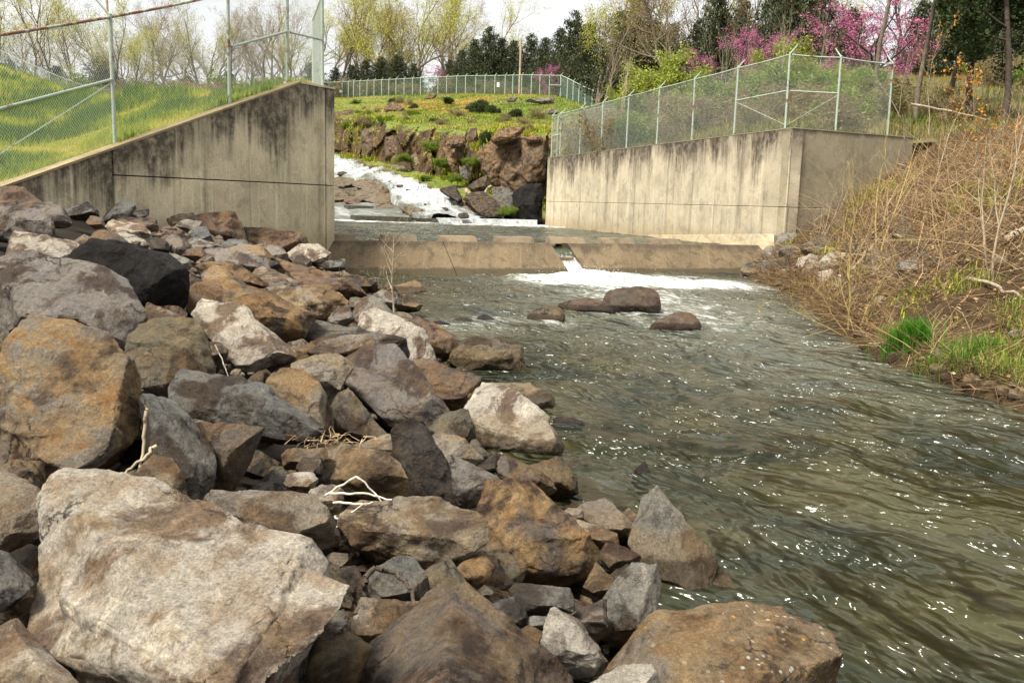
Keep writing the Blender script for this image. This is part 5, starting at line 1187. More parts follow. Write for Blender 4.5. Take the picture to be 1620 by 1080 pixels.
# ---- small stones packed into the gaps (too alike to tell apart)
protos = []
for k in range(12):
    r = np.random.default_rng(900 + k); pt = r.normal(size=(14, 3)) * np.array([1, .75, .55]); pt /= np.linalg.norm(pt / np.array([1, .75, .55]), axis=1, keepdims=True)
    c, V, F = rock_solid([pt], 4, 30, 1.1, 900 + k, 5); V /= np.abs(V).max()
    me = make_mesh("stone", V, F, True); me.set_sharp_from_angle(angle=math.radians(38)); me.materials.append(M_ROCK); protos.append(me)
tones = ['tan', 'grey', 'lav', 'brown', 'olive', 'slate', 'ochre', 'dark', 'brown', 'dark']
def stone(px, py, size, fn, lab, grp, sink, tones=tones):
    d = hit(fn, px, py); P_ = CAM + ray(px, py) * d
    o = bpy.data.objects.new("stone", protos[rng.integers(12)]); COL.objects.link(o)
    o.location = (P_[0], P_[1] + size * .4, P_[2] - sink); s = size
    o.scale = (s * rng.uniform(.8, 1.2), s * rng.uniform(.8, 1.2), s * rng.uniform(.7, 1.1)); o.rotation_euler = tuple(rng.uniform(-.5, .5, 2)) + (rng.uniform(0, 6.3),)
    t = TONE[tones[rng.integers(len(tones))]]; j = rng.uniform(.75, 1.1); o.color = (t[0] * j, t[1] * j, t[2] * j, rng.uniform(0, .5)); tag(o, lab, "rock", grp)
def rubble(n, seed):
    r = np.random.default_rng(seed); V0, F0 = ico(1); Vs, Fs, Cs = [], [], []; k = 0
    while k < n:
        y = r.uniform(2.6, 22) ; x = xwl(y) - r.uniform(-.1, min(5.5, 1.5 + y * .4)); 
        if y > 15 and x < -7.2 + (y - 18) * .4: continue
        sz = r.uniform(.02, .075) * (0.8 + y / 16); sc = np.array([1, r.uniform(.5, 1), r.uniform(.35, .8)]) * sz
        W = V0 * sc * (1 + .28 * r.normal(size=(len(V0), 1))); a = r.uniform(0, 6.28); W = W @ np.array([[math.cos(a), math.sin(a), 0], [-math.sin(a), math.cos(a), 0], [0, 0, 1]])
        Vs.append(W + np.array([x, y, bank_l(np.array(x), np.array(y)) - .20 - r.uniform(0, .12)])); Fs.append(F0 + k * len(V0)); k += 1
    o = link("rubble", make_mesh("rubble", np.concatenate(Vs), np.concatenate(Fs), False), M_ROCK); o.color = (.17, .135, .10, .4)
    tag(o, "fine rubble and chips filling the gaps of the left rock pile", "rubble", kind="stuff")
rubble(2600, 77)
n = 0
tries = 0
while n < 296 and tries < 9000:
    tries += 1
    v = rng.uniform(330, 1080); u = rng.uniform(0, 1200)
    wl = np.interp(v, [330, 400, 450, 500, 600, 690, 780, 850, 935, 1080], [120, 480, 640, 690, 810, 890, 930, 1040, 1150, 1200])
    if u > wl: continue
    if any(a + .16 * (c_ - a) < u < c_ - .16 * (c_ - a) and b_ + .16 * (e_ - b_) < v < e_ - .16 * (e_ - b_) for a, b_, c_, e_ in HERO): continue
    d = hit(bank_l, u, v); 
    if d > 24: continue
    stone(u, v, rng.uniform(.06, .19) * (0.65 + d / 14), bank_l, "small stone jammed in the gaps between the large riprap boulders", "small gap stones of the left bank", 0.17 + rng.uniform(0, .10)); n += 1
for k in range(30):
    t = rng.uniform(); u = np.interp(t, [0, .3, .6, 1], [1225, 1330, 1430, 1620]) + rng.uniform(-5, 25); v = np.interp(t, [0, .3, .6, 1], [455, 532, 590, 650]) - rng.uniform(0, 14)
    stone(u, v, rng.uniform(.04, .2), bank_r, "small dark stone along the right bank's waterline", "small waterline stones of the right bank", 0.05, ["dark", "dark", "brown", "slate"])
# ================================================================ fences
def wire_panel(p0, p1, h0, h1, pitch, r, lift=0.05):
    """diamond mesh between two upright posts (bases p0,p1); wires woven in two layers"""
    p0, p1 = np.array(p0, float), np.array(p1, float); L = np.linalg.norm((p1 - p0)[:2]); h = min(h0, h1) - lift - 0.02
    n = np.array([-(p1 - p0)[1], (p1 - p0)[0], 0]); n /= np.linalg.norm(n)
    A, B = [], []
    ks = np.arange(-h, L + h, pitch * 1.414)
    for sgn, off in ((1, .5), (-1, -.5)):
        c = ks if sgn > 0 else ks + h            # s = c + sgn*z
        s0, s1 = c, c + sgn * h
        lo, hi = np.minimum(s0, s1), np.maximum(s0, s1); ok = (hi > 0) & (lo < L)
        s0, s1 = s0[ok], s1[ok]
        t0 = np.clip((np.clip(s0, 0, L) - s0) / (s1 - s0), 0, 1); t1 = np.clip((np.clip(s1, 0, L) - s0) / (s1 - s0), 0, 1)
        for (T, out) in ((t0, A), (t1, B)):
            s = s0 + (s1 - s0) * T; z = h * T
            out.append(p0[None] + (p1 - p0)[None] * (s / L)[:, None] + np.stack([0 * z, 0 * z, z + lift], 1) + n[None] * off * 0.012)
    mb = MB(); mb.tubes(np.concatenate(A), np.concatenate(B), r, r, 3); return mb
def fence(name, label, bases, h, post_r=0.038, rail_r=0.024, arms=True, mids=(), braces=(), pitch=0.055, wire_r=0.0024, rail_mat=None, wire_mat=None, post_mat=None, arm_dir=None, group=None, post_h=None, norail=(), skip=()):
    bases = [np.array(b, float) for b in bases]; root = empty(name, tuple(bases[0])); tag(root, label, "fence", group)
    inv = Matrix.Translation(tuple(-bases[0]))
    def par(o): o.parent = root; o.matrix_parent_inverse = inv; return o
    post_mat = post_mat or M_POST; hs = post_h or [h] * len(bases)
    for i, b in enumerate(bases):
        if i in skip: continue
        mb = MB(); top = b + np.array([0, 0, hs[i] + 0.05]); lean = rng.normal(0, .006, 2)
        top[:2] += lean * hs[i]
        mb.tube([b - np.array([0, 0, .15]), top], post_r, 10)
        mb.tube([top, top + np.array([0, 0, .03])], [post_r * 1.15, post_r * .2], 10)
        k = par(mb.build("post", post_mat))
        if arms:
            d = np.array(arm_dir if arm_dir is not None else (0.0, 1.0)); d = d / np.linalg.norm(d)
            m2 = MB(); m2.tube([top - np.array([0, 0, .03]), top + np.array([d[0] * .26, d[1] * .26, .27])], [post_r * .7, post_r * .45], 6)
            o = m2.build("barb_arm", post_mat); o.parent = k
    for i, (a, b) in enumerate(zip(bases[:-1], bases[1:])):
        ha, hb = hs[i], hs[i + 1]
        if i not in norail:
            mb = MB(); n = 7; pts = [a * (1 - t) + b * t + np.array([0, 0, ha * (1 - t) + hb * t - .02 * math.sin(math.pi * t)]) for t in np.linspace(0, 1, n)]
            mb.tube(pts, rail_r, 8); par(mb.build("top_rail", rail_mat or M_POST))
        if i in mids:
            mb = MB(); mb.tube([a + [0, 0, ha * .52], b + [0, 0, hb * .52]], rail_r, 8); par(mb.build("mid_rail", post_mat))
        if i in braces:
            mb = MB(); q = braces[i]
            mb.tube([a + [0, 0, ha * (.5 if q > 0 else .06)], b + [0, 0, hb * (.06 if q > 0 else .5)]], 0.010, 6); par(mb.build("brace_rod", post_mat))
        par(wire_panel(a, b, ha, hb, pitch, wire_r).build("chain_link", wire_mat or M_WIRE))
def on_wall(px):
    pts = LP[:4]
    for a, b in zip(pts[:-1], pts[1:]):
        for t in np.linspace(0, 1, 200):
            p = a * (1 - t) + b * t; d = p - CAM; fx = 810 + FPX * (d @ _r) / (d @ _w)
            if fx >= px: return p + np.array([back[0] * .75, back[1] * .75, 0.0])
    return pts[-1] + np.array([back[0] * .75, back[1] * .75, 0.0])
back = np.array([-0.34, 0.16])
fp = [on_wall(-130), on_wall(198), on_wall(378), on_wall(469)]
fence("slope_fence", "rusty railed chain link fence climbing the left wing wall's sloping top", fp, 2.43, 0.038, 0.027, mids=(0, 2), braces={0: -1}, pitch=0.05, wire_r=0.0021, rail_mat=M_RAIL_RUST, arm_dir=(-.9, -.3))
c0 = fp[-1]; c1 = np.array([*(LP[4][:2] + np.array([-.32, .05])), LP[4][2]]); c2 = c1 + np.array([-1.0, 3.4, -.05])
fence("corner_fence", "short end section of chain link fence at the left wall's corner", [c0 + np.array([.06, .10, 0]), c1, c2], 2.43, 0.040, 0.025, mids=(0,), arms=False, pitch=0.05, wire_r=0.0022, skip=(0,))
# right wall fence
def on_rw(px, s0=0.0, s1=1.0):
    best = None
    for t in np.linspace(0, 1, 800):
        p = np.array([*(R_W0 * (1 - t) + R_W1 * t), ZT]); d = p - CAM; fx = 810 + FPX * (d @ _r) / (d @ _w)
        if fx <= px: return p + np.array([.2, .06, .03])
    return np.array([*R_W1, ZT]) + np.array([.2, .06, .03])
def on_rt(px):
    for t in np.linspace(0, 1.1, 800):
        p = np.array([*(R_W0 * (1 - t) + R_W2 * t), ZT]); d = p - CAM; fx = 810 + FPX * (d @ _r) / (d @ _w)
        if fx >= px: return p + np.array([-.09, .19, .03])
    return np.array([*R_W2, ZT + .03])
rp = [on_rw(x) for x in (857, 880, 911, 945, 984, 1032, 1087, 1153, 1233)]
fence("wall_fence", "pale green chain link fence along the top of the right wall", rp, 2.36, 0.036, 0.024, mids=(0, 7), braces={7: 1}, arm_dir=(.9, .3), pitch=.055, wire_r=.0028)
rp2 = [rp[-1] + np.array([.05, .03, 0]), on_rt(1329), on_rt(1411)]
fence("return_fence", "two bay pale green fence on the return wall, right of the corner post", rp2, 2.36, 0.038, 0.024, mids=(0,), braces={0: -1}, arm_dir=(-.5, .9), pitch=.055, wire_r=.0026, skip=(0,))
# fences on the far hill
def along(rowpts, px):
    xs_ = [p[0] for p in rowpts]; y = np.interp(px, xs_, [p[1] for p in rowpts]); d = np.interp(px, xs_, [p[2] for p in rowpts]); return at(px, y, d)
fx = [500 + x / 4 for x in (60, 112, 165, 205, 237, 278, 322, 367, 415, 460, 505, 557, 610, 660, 710, 770, 825, 888, 945, 1010, 1068, 1130, 1195, 1243, 1300, 1360, 1415, 1475, 1545)]
cf = [(500,156.5,150),(560,154.5,145),(630,152,140),(690,150,134),(740,149,129),(790,150,124),(830,150,120),(886,152,116)]
fence("hilltop_fence", "long pale green fence along the crest of the far grassy hill", [along(cf, x) for x in fx], 2.45, 0.065, 0.045, mids=(27,), arm_dir=(.8, .3), pitch=.09, wire_r=.007, wire_mat=M_WIRE_GRN)
c2f = [(886.5, 152, 115.9), (897, 158, 113.5), (906, 163, 111.5), (915, 168.5, 109.5), (925, 174, 107.5), (936, 179, 105.5), (948, 184, 103.5), (962, 188, 102)]
fence("downhill_fence", "green fence running down from the hilltop corner behind the right wall", [at(*p) for p in c2f], 2.5, 0.065, 0.045, arm_dir=(.8, -.3), pitch=.09, wire_r=.007, wire_mat=M_WIRE_GRN)
fence("back_fence", "fence section seen through the right wall's fence near its far end", [rp[0] + np.array([.35, .5, -.1]), at(921, 240, 56.5), at(950, 226, 64), at(985, 210, 74)], 2.4, 0.045, 0.03, mids=(0, 1), arm_dir=(.6, .8), pitch=.06, wire_r=.004)
fence("dam_fence", "pale fence descending the far green dam slope at upper left", [at(*p) for p in [(-45, 84, 150), (-20, 96, 149), (4, 107, 148), (27, 118, 147), (52, 129, 146), (79, 141, 145), (106, 152, 144), (136, 163, 143), (170, 170, 142)]], 2.5, 0.07, 0.05, arms=False, pitch=.1, wire_r=.006, rail_mat=M_WIRE, post_mat=M_WIRE)
fence("ridge_fence", "distant arched fence on the skyline behind the left grass", [at(*p) for p in [(205, 163, 200), (232, 162, 203), (262, 161, 206), (288, 159, 208), (305, 156, 209), (320, 153, 210), (335, 152, 210), (348, 153, 210), (360, 157, 210), (376, 165, 210)]], 2.5, 0.08, 0.06, arms=False, pitch=.12, wire_r=.008, rail_mat=M_WIRE, post_mat=M_WIRE)
# poles and small plates
def pole(px, py, depth, hpx, lean, r, mat, label):
    b = at(px, py, depth); h = hpx * depth / FPX; mb = MB()
    mb.tube([b - [0, 0, .8], b + np.array([lean * h, 0, h])], [r, r * .75], 10); tag(mb.build("utility_pole", mat), label, "pole")
pole(180, 162, 60, 175, -.035, .10, M_WOODPOLE, "weathered wooden pole behind the slope fence at upper left")
pole(821.5, 151, 121, 84, .0, .16, M_WOODPOLE, "thin pale pole standing at the hilltop fence")
m = MB(); q = along(cf, 788) + np.array([0, -.1, 1.25]); m.box8([q + np.array(v) for v in [(-.2, 0, -.3), (.2, 0, -.3), (.2, .03, -.3), (-.2, .03, -.3), (-.2, 0, .3), (.2, 0, .3), (.2, .03, .3), (-.2, .03, .3)]])
tag(m.build("fence_notice", M_WHITE, None, False), "small white notice hung on the hilltop fence near the pole", "notice")
m = MB(); q = along(cf, 540) + np.array([0, -.1, 1.0]); m.box8([q + np.array(v) for v in [(-.25, 0, -.2), (.25, 0, -.2), (.25, .03, -.2), (-.25, .03, -.2), (-.25, 0, .2), (.25, 0, .2), (.25, .03, .2), (-.25, .03, .2)]])
tag(m.build("fence_notice", M_WHITE, None, False), "white plate on the hilltop fence beside the left wall", "notice")
# ================================================================ plants
def quads(C, U, Wv, base, var, r=rng):
    """leaf faces: centres C, half axes U and Wv (N,3); returns verts, quads, colours"""
    n = len(C); V = np.stack([C - U, C + Wv * .55 , C + U, C - Wv * .55], 1).reshape(-1, 3)
    F = np.arange(4 * n).reshape(n, 4)
    col = np.asarray(base) if np.ndim(base) == 2 else np.tile(np.asarray(base, float), (n, 1))
    col = np.clip(col * (1 + r.uniform(-var, var, (n, 1))) * (1 + r.uniform(-.12, .12, (n, 3))), 0, 1)
    return V, F, np.repeat(col, 4, 0)
def rand_dirs(n, r=rng):
    d = r.normal(size=(n, 3)); return d / np.linalg.norm(d, axis=1, keepdims=True)
def grow(seed, H, r0, kids=(7, 5, 4, 3), spread=0.75, up=0.25, start=0.3, wander=0.16, trunk_frac=0.8, stems=1, lenr=(0.5, 0.5, 0.5, 0.45), stem_spread=.25, minr=0.006):
    r = np.random.default_rng(seed); S = []; tips = []
    def br(p, d, Ln, rad, lvl):
        n = (7, 5, 4, 3, 2)[min(lvl, 4)]; pts = [p]; rs = [rad]
        for i in range(n):
            d = d + r.normal(0, wander, 3) + np.array([0, 0, up * (.25 if lvl == 0 else 1) * .35]); d /= np.linalg.norm(d)
            p = p + d * Ln / n; pts.append(p); rs.append(max(rad * (1 - .8 * (i + 1) / n), minr))
        for i in range(n): S.append((pts[i], pts[i + 1], rs[i], rs[i + 1], lvl))
        if lvl >= len(kids): tips.append((pts[-1], d)); tips.append((pts[len(pts) // 2], d)); return
        st = start if lvl == 0 else 0.15
        for k in range(kids[lvl]):
            t = st + (1 - st) * (k + r.uniform(.1, .9)) / kids[lvl]; i = min(int(t * n), n - 1); f = t * n - i
            q = pts[i] * (1 - f) + pts[i + 1] * f; dd = pts[i + 1] - pts[i]; dd /= np.linalg.norm(dd)
            side = rand_dirs(1, r)[0]; side -= dd * (side @ dd); side /= np.linalg.norm(side) + 1e-9
            a = spread * r.uniform(.7, 1.25); nd = dd * math.cos(a) + side * math.sin(a)
            br(q, nd, Ln * lenr[min(lvl, 3)] * r.uniform(.7, 1.25) * (1.1 - .45 * t), rs[i] * .55, lvl + 1)
        tips.append((pts[-1], d))
    for s in range(stems):
        d = np.array([0, 0, 1.0]); 
        if stems > 1: d = d + np.array([*r.normal(0, stem_spread, 2), 0]); d /= np.linalg.norm(d)
        br(np.array([*(r.normal(0, .03, 2) * H * (stems > 1) * .4), -.15]), d, H * trunk_frac * (r.uniform(.7, 1.05) if stems > 1 else 1), r0 * (1 if stems == 1 else .7), 0)
    return S, tips
def wood_mesh(S, name="trunk"):
    mb = MB(); lv = np.array([s[4] for s in S])
    for sel, n in ((lv == 0, 8), (lv == 1, 5), (lv > 1, 3)):
        idx = np.nonzero(sel)[0]
        if len(idx): mb.tubes([S[i][0] for i in idx], [S[i][1] for i in idx], np.array([S[i][2] for i in idx]), np.array([S[i][3] for i in idx]), n)
    return mb.mesh(name)
def leaf_mesh(tips, m, spr, size, base, var, name="crown", r=rng, flat=0.0, along=.5):
    T = np.array([t[0] for t in tips]); Dd = np.array([t[1] for t in tips]); n = len(T) * m
    C = np.repeat(T, m, 0) + r.normal(0, spr, (n, 3)) - np.repeat(Dd, m, 0) * r.uniform(0, along, (n, 1))
    U = rand_dirs(n, r); Wv = np.cross(U, rand_dirs(n, r)); Wv /= np.linalg.norm(Wv, axis=1, keepdims=True) + 1e-9
    s = size * r.uniform(.6, 1.4, (n, 1)); V, F, col = quads(C, U * s, Wv * s, base, var, r)
    return make_mesh(name, V, F, False, {"shade": col})
PROTO = {}
def proto(key, wood, woodmat, leaf=None, leafmat=None, lname="crown", wname="trunk"):
    wood.materials.append(woodmat)
    if leaf is not None: leaf.materials.append(leafmat or M_LEAF)
    PROTO.setdefault(key, []).append((wood, leaf, lname, wname))
# winter-bare trees, some with the first leaves
for k in range(4):
    S, tips = grow(200 + k, 14, .20, (12, 7, 4, 3), .68, .30, .25, .18, .85)
    proto('bare', wood_mesh(S), M_BARK, leaf_mesh(tips, 1, .25, .065, (0.32, 0.22, 0.10), .4), M_LEAF)
    S, tips = grow(230 + k, 15, .20, (11, 6, 4, 3), .68, .28, .22, .19, .85)
    proto('spring', wood_mesh(S), M_BARK, leaf_mesh(tips, 2, .45, .075, (0.50, 0.48, 0.08), .35), M_LEAF)
for k in range(2):
    S, tips = grow(260 + k, 15, .27, (8, 6, 4, 4), .6, .32, .12, .2, .8, stems=3, stem_spread=.22)
    proto('bigbare', wood_mesh(S), M_BARK, leaf_mesh(tips, 2, .35, .075, (0.42, 0.40, 0.08), .35), M_LEAF)
    S, tips = grow(270 + k, 5.5, .10, (6, 5, 4, 3), .9, .22, .25, .2, .75, stems=3, stem_spread=.5)
    r_ = np.random.default_rng(k); n = len(S)
    ends = [(s[1], (s[1] - s[0]) / np.linalg.norm(s[1] - s[0])) for s in S if s[4] >= 2]
    proto('redbud', wood_mesh(S), M_BARK_DK, leaf_mesh(ends[::2], 2, .06, .033, (0.58, 0.17, 0.40), .4, along=.3), M_LEAF)
    S, tips = grow(280 + k, 3.2, .045, (6, 5, 4), .7, .5, .1, .18, .8, stems=6, stem_spread=.4)
    proto('green_shrub', wood_mesh(S, "stems"), M_BARK_PALE, leaf_mesh(tips, 8, .14, .05, (0.26, 0.30, 0.05), .4), M_LEAF, wname="stems")
    S, tips = grow(284 + k, 2.4, .03, (6, 5, 4), .8, .2, .1, .3, .8, stems=7, stem_spread=.6)
    proto('brown_shrub', wood_mesh(S, "stems"), M_BARK_PALE, leaf_mesh(tips, 2, .10, .045, (0.20, 0.15, 0.08), .4), M_LEAF, wname="stems")
    S, tips = grow(288 + k, 2.2, .03, (6, 5, 4), .8, .2, .1, .3, .8, stems=7, stem_spread=.6)
    proto('leafy_shrub', wood_mesh(S, "stems"), M_BARK_DK, leaf_mesh(tips, 8, .15, .05, (0.15, 0.21, 0.028), .5), M_LEAF, wname="stems")
for k in range(2):
    S, tips = grow(292 + k, 2.0, .03, (7, 5, 4), .9, .3, .05, .25, .8, stems=7, stem_spread=.5)
    proto('dark_bush', wood_mesh(S, "stems"), M_BARK_DK, leaf_mesh(tips, 10, .14, .08, (0.045, 0.062, 0.016), .5), M_LEAF, wname="stems")
# red cedars: dense, pointed, ragged
for k in range(3):
    r_ = np.random.default_rng(300 + k); H = 9.0; Wd = 2.3; m = 700; C, D_ = [], []
    z = H * (0.04 + 0.96 * r_.beta(1.0, 1.55, m)); a = r_.uniform(0, 6.283, m)
    lob = .95 + .36 * np.sin(a * 3 + z * 1.3 + k) + .22 * r_.normal(size=m)
    rad = Wd * (1 - z / H) ** .55 * np.clip(z / (.10 * H), .35, 1) * np.clip(lob, .3, 1.6)
    S = [(np.array([0, 0, -.3]), np.array([0, 0, H * .5]), .17, .10, 0), (np.array([0, 0, H * .5]), np.array([.05, 0, H * .97]), .10, .02, 0)]
    Cs = []
    for zz_, aa, rr in zip(z, a, rad):
        e = np.array([math.cos(aa) * rr, math.sin(aa) * rr, zz_ + .18 * rr]); s0 = np.array([0, 0, max(zz_ - .25 * rr, .1)])
        S.append((s0, e, .022, .006, 2)); nn = 17
        t = r_.uniform(.45, 1.08, nn)[:, None]; Cs.append(s0 + (e - s0) * t + r_.normal(0, .11, (nn, 3)) * np.array([1, 1, 1.2]))
    C = np.concatenate(Cs); n = len(C); U = rand_dirs(n, r_) * .5 + np.array([0, 0, .8]); U /= np.linalg.norm(U, axis=1, keepdims=True)
    Wv = np.cross(U, rand_dirs(n, r_)); Wv /= np.linalg.norm(Wv, axis=1, keepdims=True)
    s = .105 * r_.uniform(.6, 1.4, (n, 1)); g = np.where(r_.uniform(size=(n, 1)) < .25, np.array([[.075, .080, .022]]), np.array([[.026, .038, .012]]))
    V, F, col = quads(C, U * s, Wv * s * .8, g, .35, r_)
    proto('cedar', wood_mesh(S), M_BARK_DK, make_mesh("crown", V, F, False, {"shade": col}), veg("cedar sprays", trans=0.05) if k == 0 else PROTO['cedar'][0][1].materials[0])
# tall pines with dark tufted limbs for the right edge
for k in range(2):
    S, tips = grow(330 + k, 13, .19, (15, 6, 5), 1.1, .10, .28, .10, .95, lenr=(.30, .45, .5, .5))
    proto('pine', wood_mesh(S), M_BARK_DK, leaf_mesh(tips, 12, .19, .12, (0.040, 0.062, 0.016), .45), PROTO['cedar'][0][1].materials[0])
    S, tips = grow(340 + k, 15, .17, (6, 5, 4), .8, .3, .5, .07, .95, lenr=(.28, .5, .5, .5))
    proto('straight', wood_mesh(S), M_BARK, leaf_mesh(tips, 2, .2, .08, (0.30, 0.28, 0.06), .4), M_LEAF)
HT = {'dark_bush': 2.0, 'bare': 14, 'spring': 15, 'bigbare': 15, 'redbud': 5.0, 'green_shrub': 3.3, 'brown_shrub': 2.2, 'leafy_shrub': 2.2, 'cedar': 9, 'pine': 13.5, 'straight': 15}
NAME = {'dark_bush': 'cedar_bush', 'bare': 'bare_tree', 'spring': 'budding_tree', 'bigbare': 'bare_tree', 'redbud': 'redbud_tree', 'green_shrub': 'green_shrub', 'brown_shrub': 'dry_shrub', 'leafy_shrub': 'leafy_shrub', 'cedar': 'cedar_tree', 'pine': 'pine_tree', 'straight': 'bare_tree'}
CATG = {'dark_bush': 'shrub', 'bare': 'tree', 'spring': 'tree', 'bigbare': 'tree', 'redbud': 'redbud', 'green_shrub': 'shrub', 'brown_shrub': 'shrub', 'leafy_shrub': 'shrub', 'cedar': 'cedar', 'pine': 'pine', 'straight': 'tree'}
npl = {}
def plant(kind, px, py, depth, hpx, label, group=None, wide=1.0, loc=None, lean=0.0):
    k = npl.get(kind, 0); npl[kind] = k + 1; w, l, ln, wn_ = PROTO[kind][k % len(PROTO[kind])]
    b = at(px, py, depth) if loc is None else np.array(loc); h = hpx * depth / FPX; s = h / HT[kind]
    e = empty(NAME[kind], tuple(b)); e.rotation_euler = (0, lean, rng.uniform(0, 6.28)); e.scale = (s * wide, s * wide, s)
    o = link(wn_, w); o.parent = e
    if l is not None: o2 = link(ln, l); o2.parent = e
    tag(e, label, CATG[kind], group); return e
WOOD = "trees of the wood beyond the fences"
for (x, y, d, h, kind, lab) in [
    (18, 168, 165, 185, 'spring', "budding yellow green tree at the far left edge"), (62, 168, 168, 200, 'spring', "tall budding tree second from the left edge"), (92, 168, 160, 215, 'spring', "bright yellow green budding tree above the dam fence"),
    (128, 168, 172, 170, 'spring', "pale budding tree left of the wooden pole"), (160, 168, 165, 160, 'bare', "brownish bare tree just left of the wooden pole"), (205, 168, 150, 185, 'bigbare', "broad bare tree right of the wooden pole"),
    (232, 168, 168, 165, 'bare', "bare tree behind the slope fence's second bay, left one"), (262, 168, 160, 155, 'bare', "bare tree above the arched ridge fence's left end"), (292, 168, 155, 150, 'bare', "bare tree directly above the arched ridge fence"),
    (322, 168, 165, 165, 'bigbare', "spreading bare tree above the arched ridge fence's right end"), (345, 168, 160, 150, 'bare', "bare tree left of the tall fence post on the wall slope"), (362, 168, 170, 140, 'bare', "thin bare tree hugging the tall fence post's left side"), (398, 168, 160, 145, 'bare', "bare tree right of the tall fence post on the wall slope"),
    (420, 168, 165, 150, 'bare', "bare tree over the wing wall's upper slope"), (440, 168, 160, 130, 'spring', "budding tree left of the wall corner post"), (460, 168, 170, 140, 'bare', "bare tree directly left of the wall corner post"), (492, 168, 160, 160, 'spring', "budding tree between the two wall corner posts"),
    (545, 160, 165, 190, 'spring', "slender budding tree right of the left wall's end"), (556, 160, 172, 150, 'bare', "thin bare tree beside the slender budding tree"), (580, 160, 170, 170, 'spring', "second slender budding tree right of the left wall"), (597, 160, 165, 150, 'bare', "thin bare tree left of the great spreading tree"), (615, 160, 172, 175, 'bare', "bare tree touching the great spreading tree's left limbs"),
    (650, 160, 158, 215, 'bigbare', "great spreading bare tree behind the hilltop fence"), (668, 160, 168, 190, 'spring', "budding tree behind the great spreading tree"), (697, 160, 165, 195, 'spring', "yellow budding tree above the small pink redbud"), (712, 160, 172, 175, 'spring', "budding tree right of the small pink redbud"), (632, 160, 174, 185, 'spring', "budding tree behind the great spreading tree's left half"),
    (796, 158, 180, 160, 'spring', "lone pale budding tree rising behind the dark cedars")]:
    plant(kind, x, y, d, h, lab, WOOD, wide=.85 if kind == 'spring' else 1.0)
FB = "low bushes along the foot of the left wood"
for k, x in enumerate(range(-10, 520, 17)):
    kind = ('leafy_shrub', 'brown_shrub', 'cedar', 'brown_shrub')[(k * 7) % 4 if x < 140 or x % 3 else 3]
    plant(kind, x + rng.uniform(-5, 5), 172, 150 + rng.uniform(-8, 8), rng.uniform(34, 62) if kind != 'cedar' else rng.uniform(45, 80), {'leafy_shrub': "dark leafy bush at the foot of the left wood", 'brown_shrub': "brown leafless bush at the foot of the left wood", 'cedar': "small dark cedar at the foot of the left wood"}[kind], FB, wide=1.8)
for k, x in enumerate(range(-5, 520, 33)):
    plant('bare', x + rng.uniform(-8, 8), 172, 175 + rng.uniform(0, 25), rng.uniform(95, 160), "thin brownish bare tree deep in the left wood", "thin trees deep in the left wood", wide=1.0)
for k, x in enumerate(range(525, 740, 22)):
    plant('bare', x + rng.uniform(-6, 6), 160, 178 + rng.uniform(0, 20), rng.uniform(100, 170), "thin bare tree deep in the wood behind the hilltop fence", "thin trees behind the hilltop fence", wide=1.0)
for k, x in enumerate(range(530, 900, 19)):
    plant('brown_shrub', x + rng.uniform(-6, 6), 158 if x < 830 else 162, 150 - max(0, x - 700) * .1, rng.uniform(20, 40), "brown leafless bush behind the hilltop fence", "bushes behind the hilltop fence", wide=2.0)
CED = "dark cedars behind the hilltop fence"
for (x, y, d, h, lab, wd) in [(532, 158, 156, 48, "small dark cedar by the left wall's end", 1.6), (556, 158, 156, 52, "small dark cedar second from the left wall", 1.6), (580, 158, 156, 60, "dark cedar third from the left wall", 1.5), (604, 157, 156, 62, "dark cedar fourth from the left wall", 1.5), (628, 157, 156, 66, "dark cedar below the great spreading tree", 1.5), (655, 156, 156, 52, "low dark cedar left of the small pink redbud", 1.6), (712, 156, 152, 58, "low dark cedar right of the small pink redbud", 1.5),
                              (730, 156, 150, 72, "dark cedar at the left end of the cedar mass", 1.3), (750, 156, 147, 88, "dark cedar left of the cedar mass's peak", 1.25), (771, 156, 146, 106, "pointed dark cedar, the peak of the middle cedar mass", 1.15), (792, 156, 147, 90, "dark cedar right of the peak cedar", 1.25), (812, 156, 146, 86, "dark cedar left of the thin pale pole", 1.3), (838, 157, 143, 96, "dark cedar right of the thin pale pole", 1.2), (860, 158, 138, 92, "dark cedar behind the pink redbud by the fence corner", 1.2), (884, 160, 132, 108, "dark cedar above the fence corner", 1.15),
                              (907, 168, 124, 140, "tall pointed cedar left of the forked bare tree", 1.05), (928, 172, 118, 128, "dark cedar right of the tall pointed cedar", 1.2)]:
    plant('cedar', x, y, d, h, lab, CED, wide=wd)
RS = "trees of the slope above the right wall"
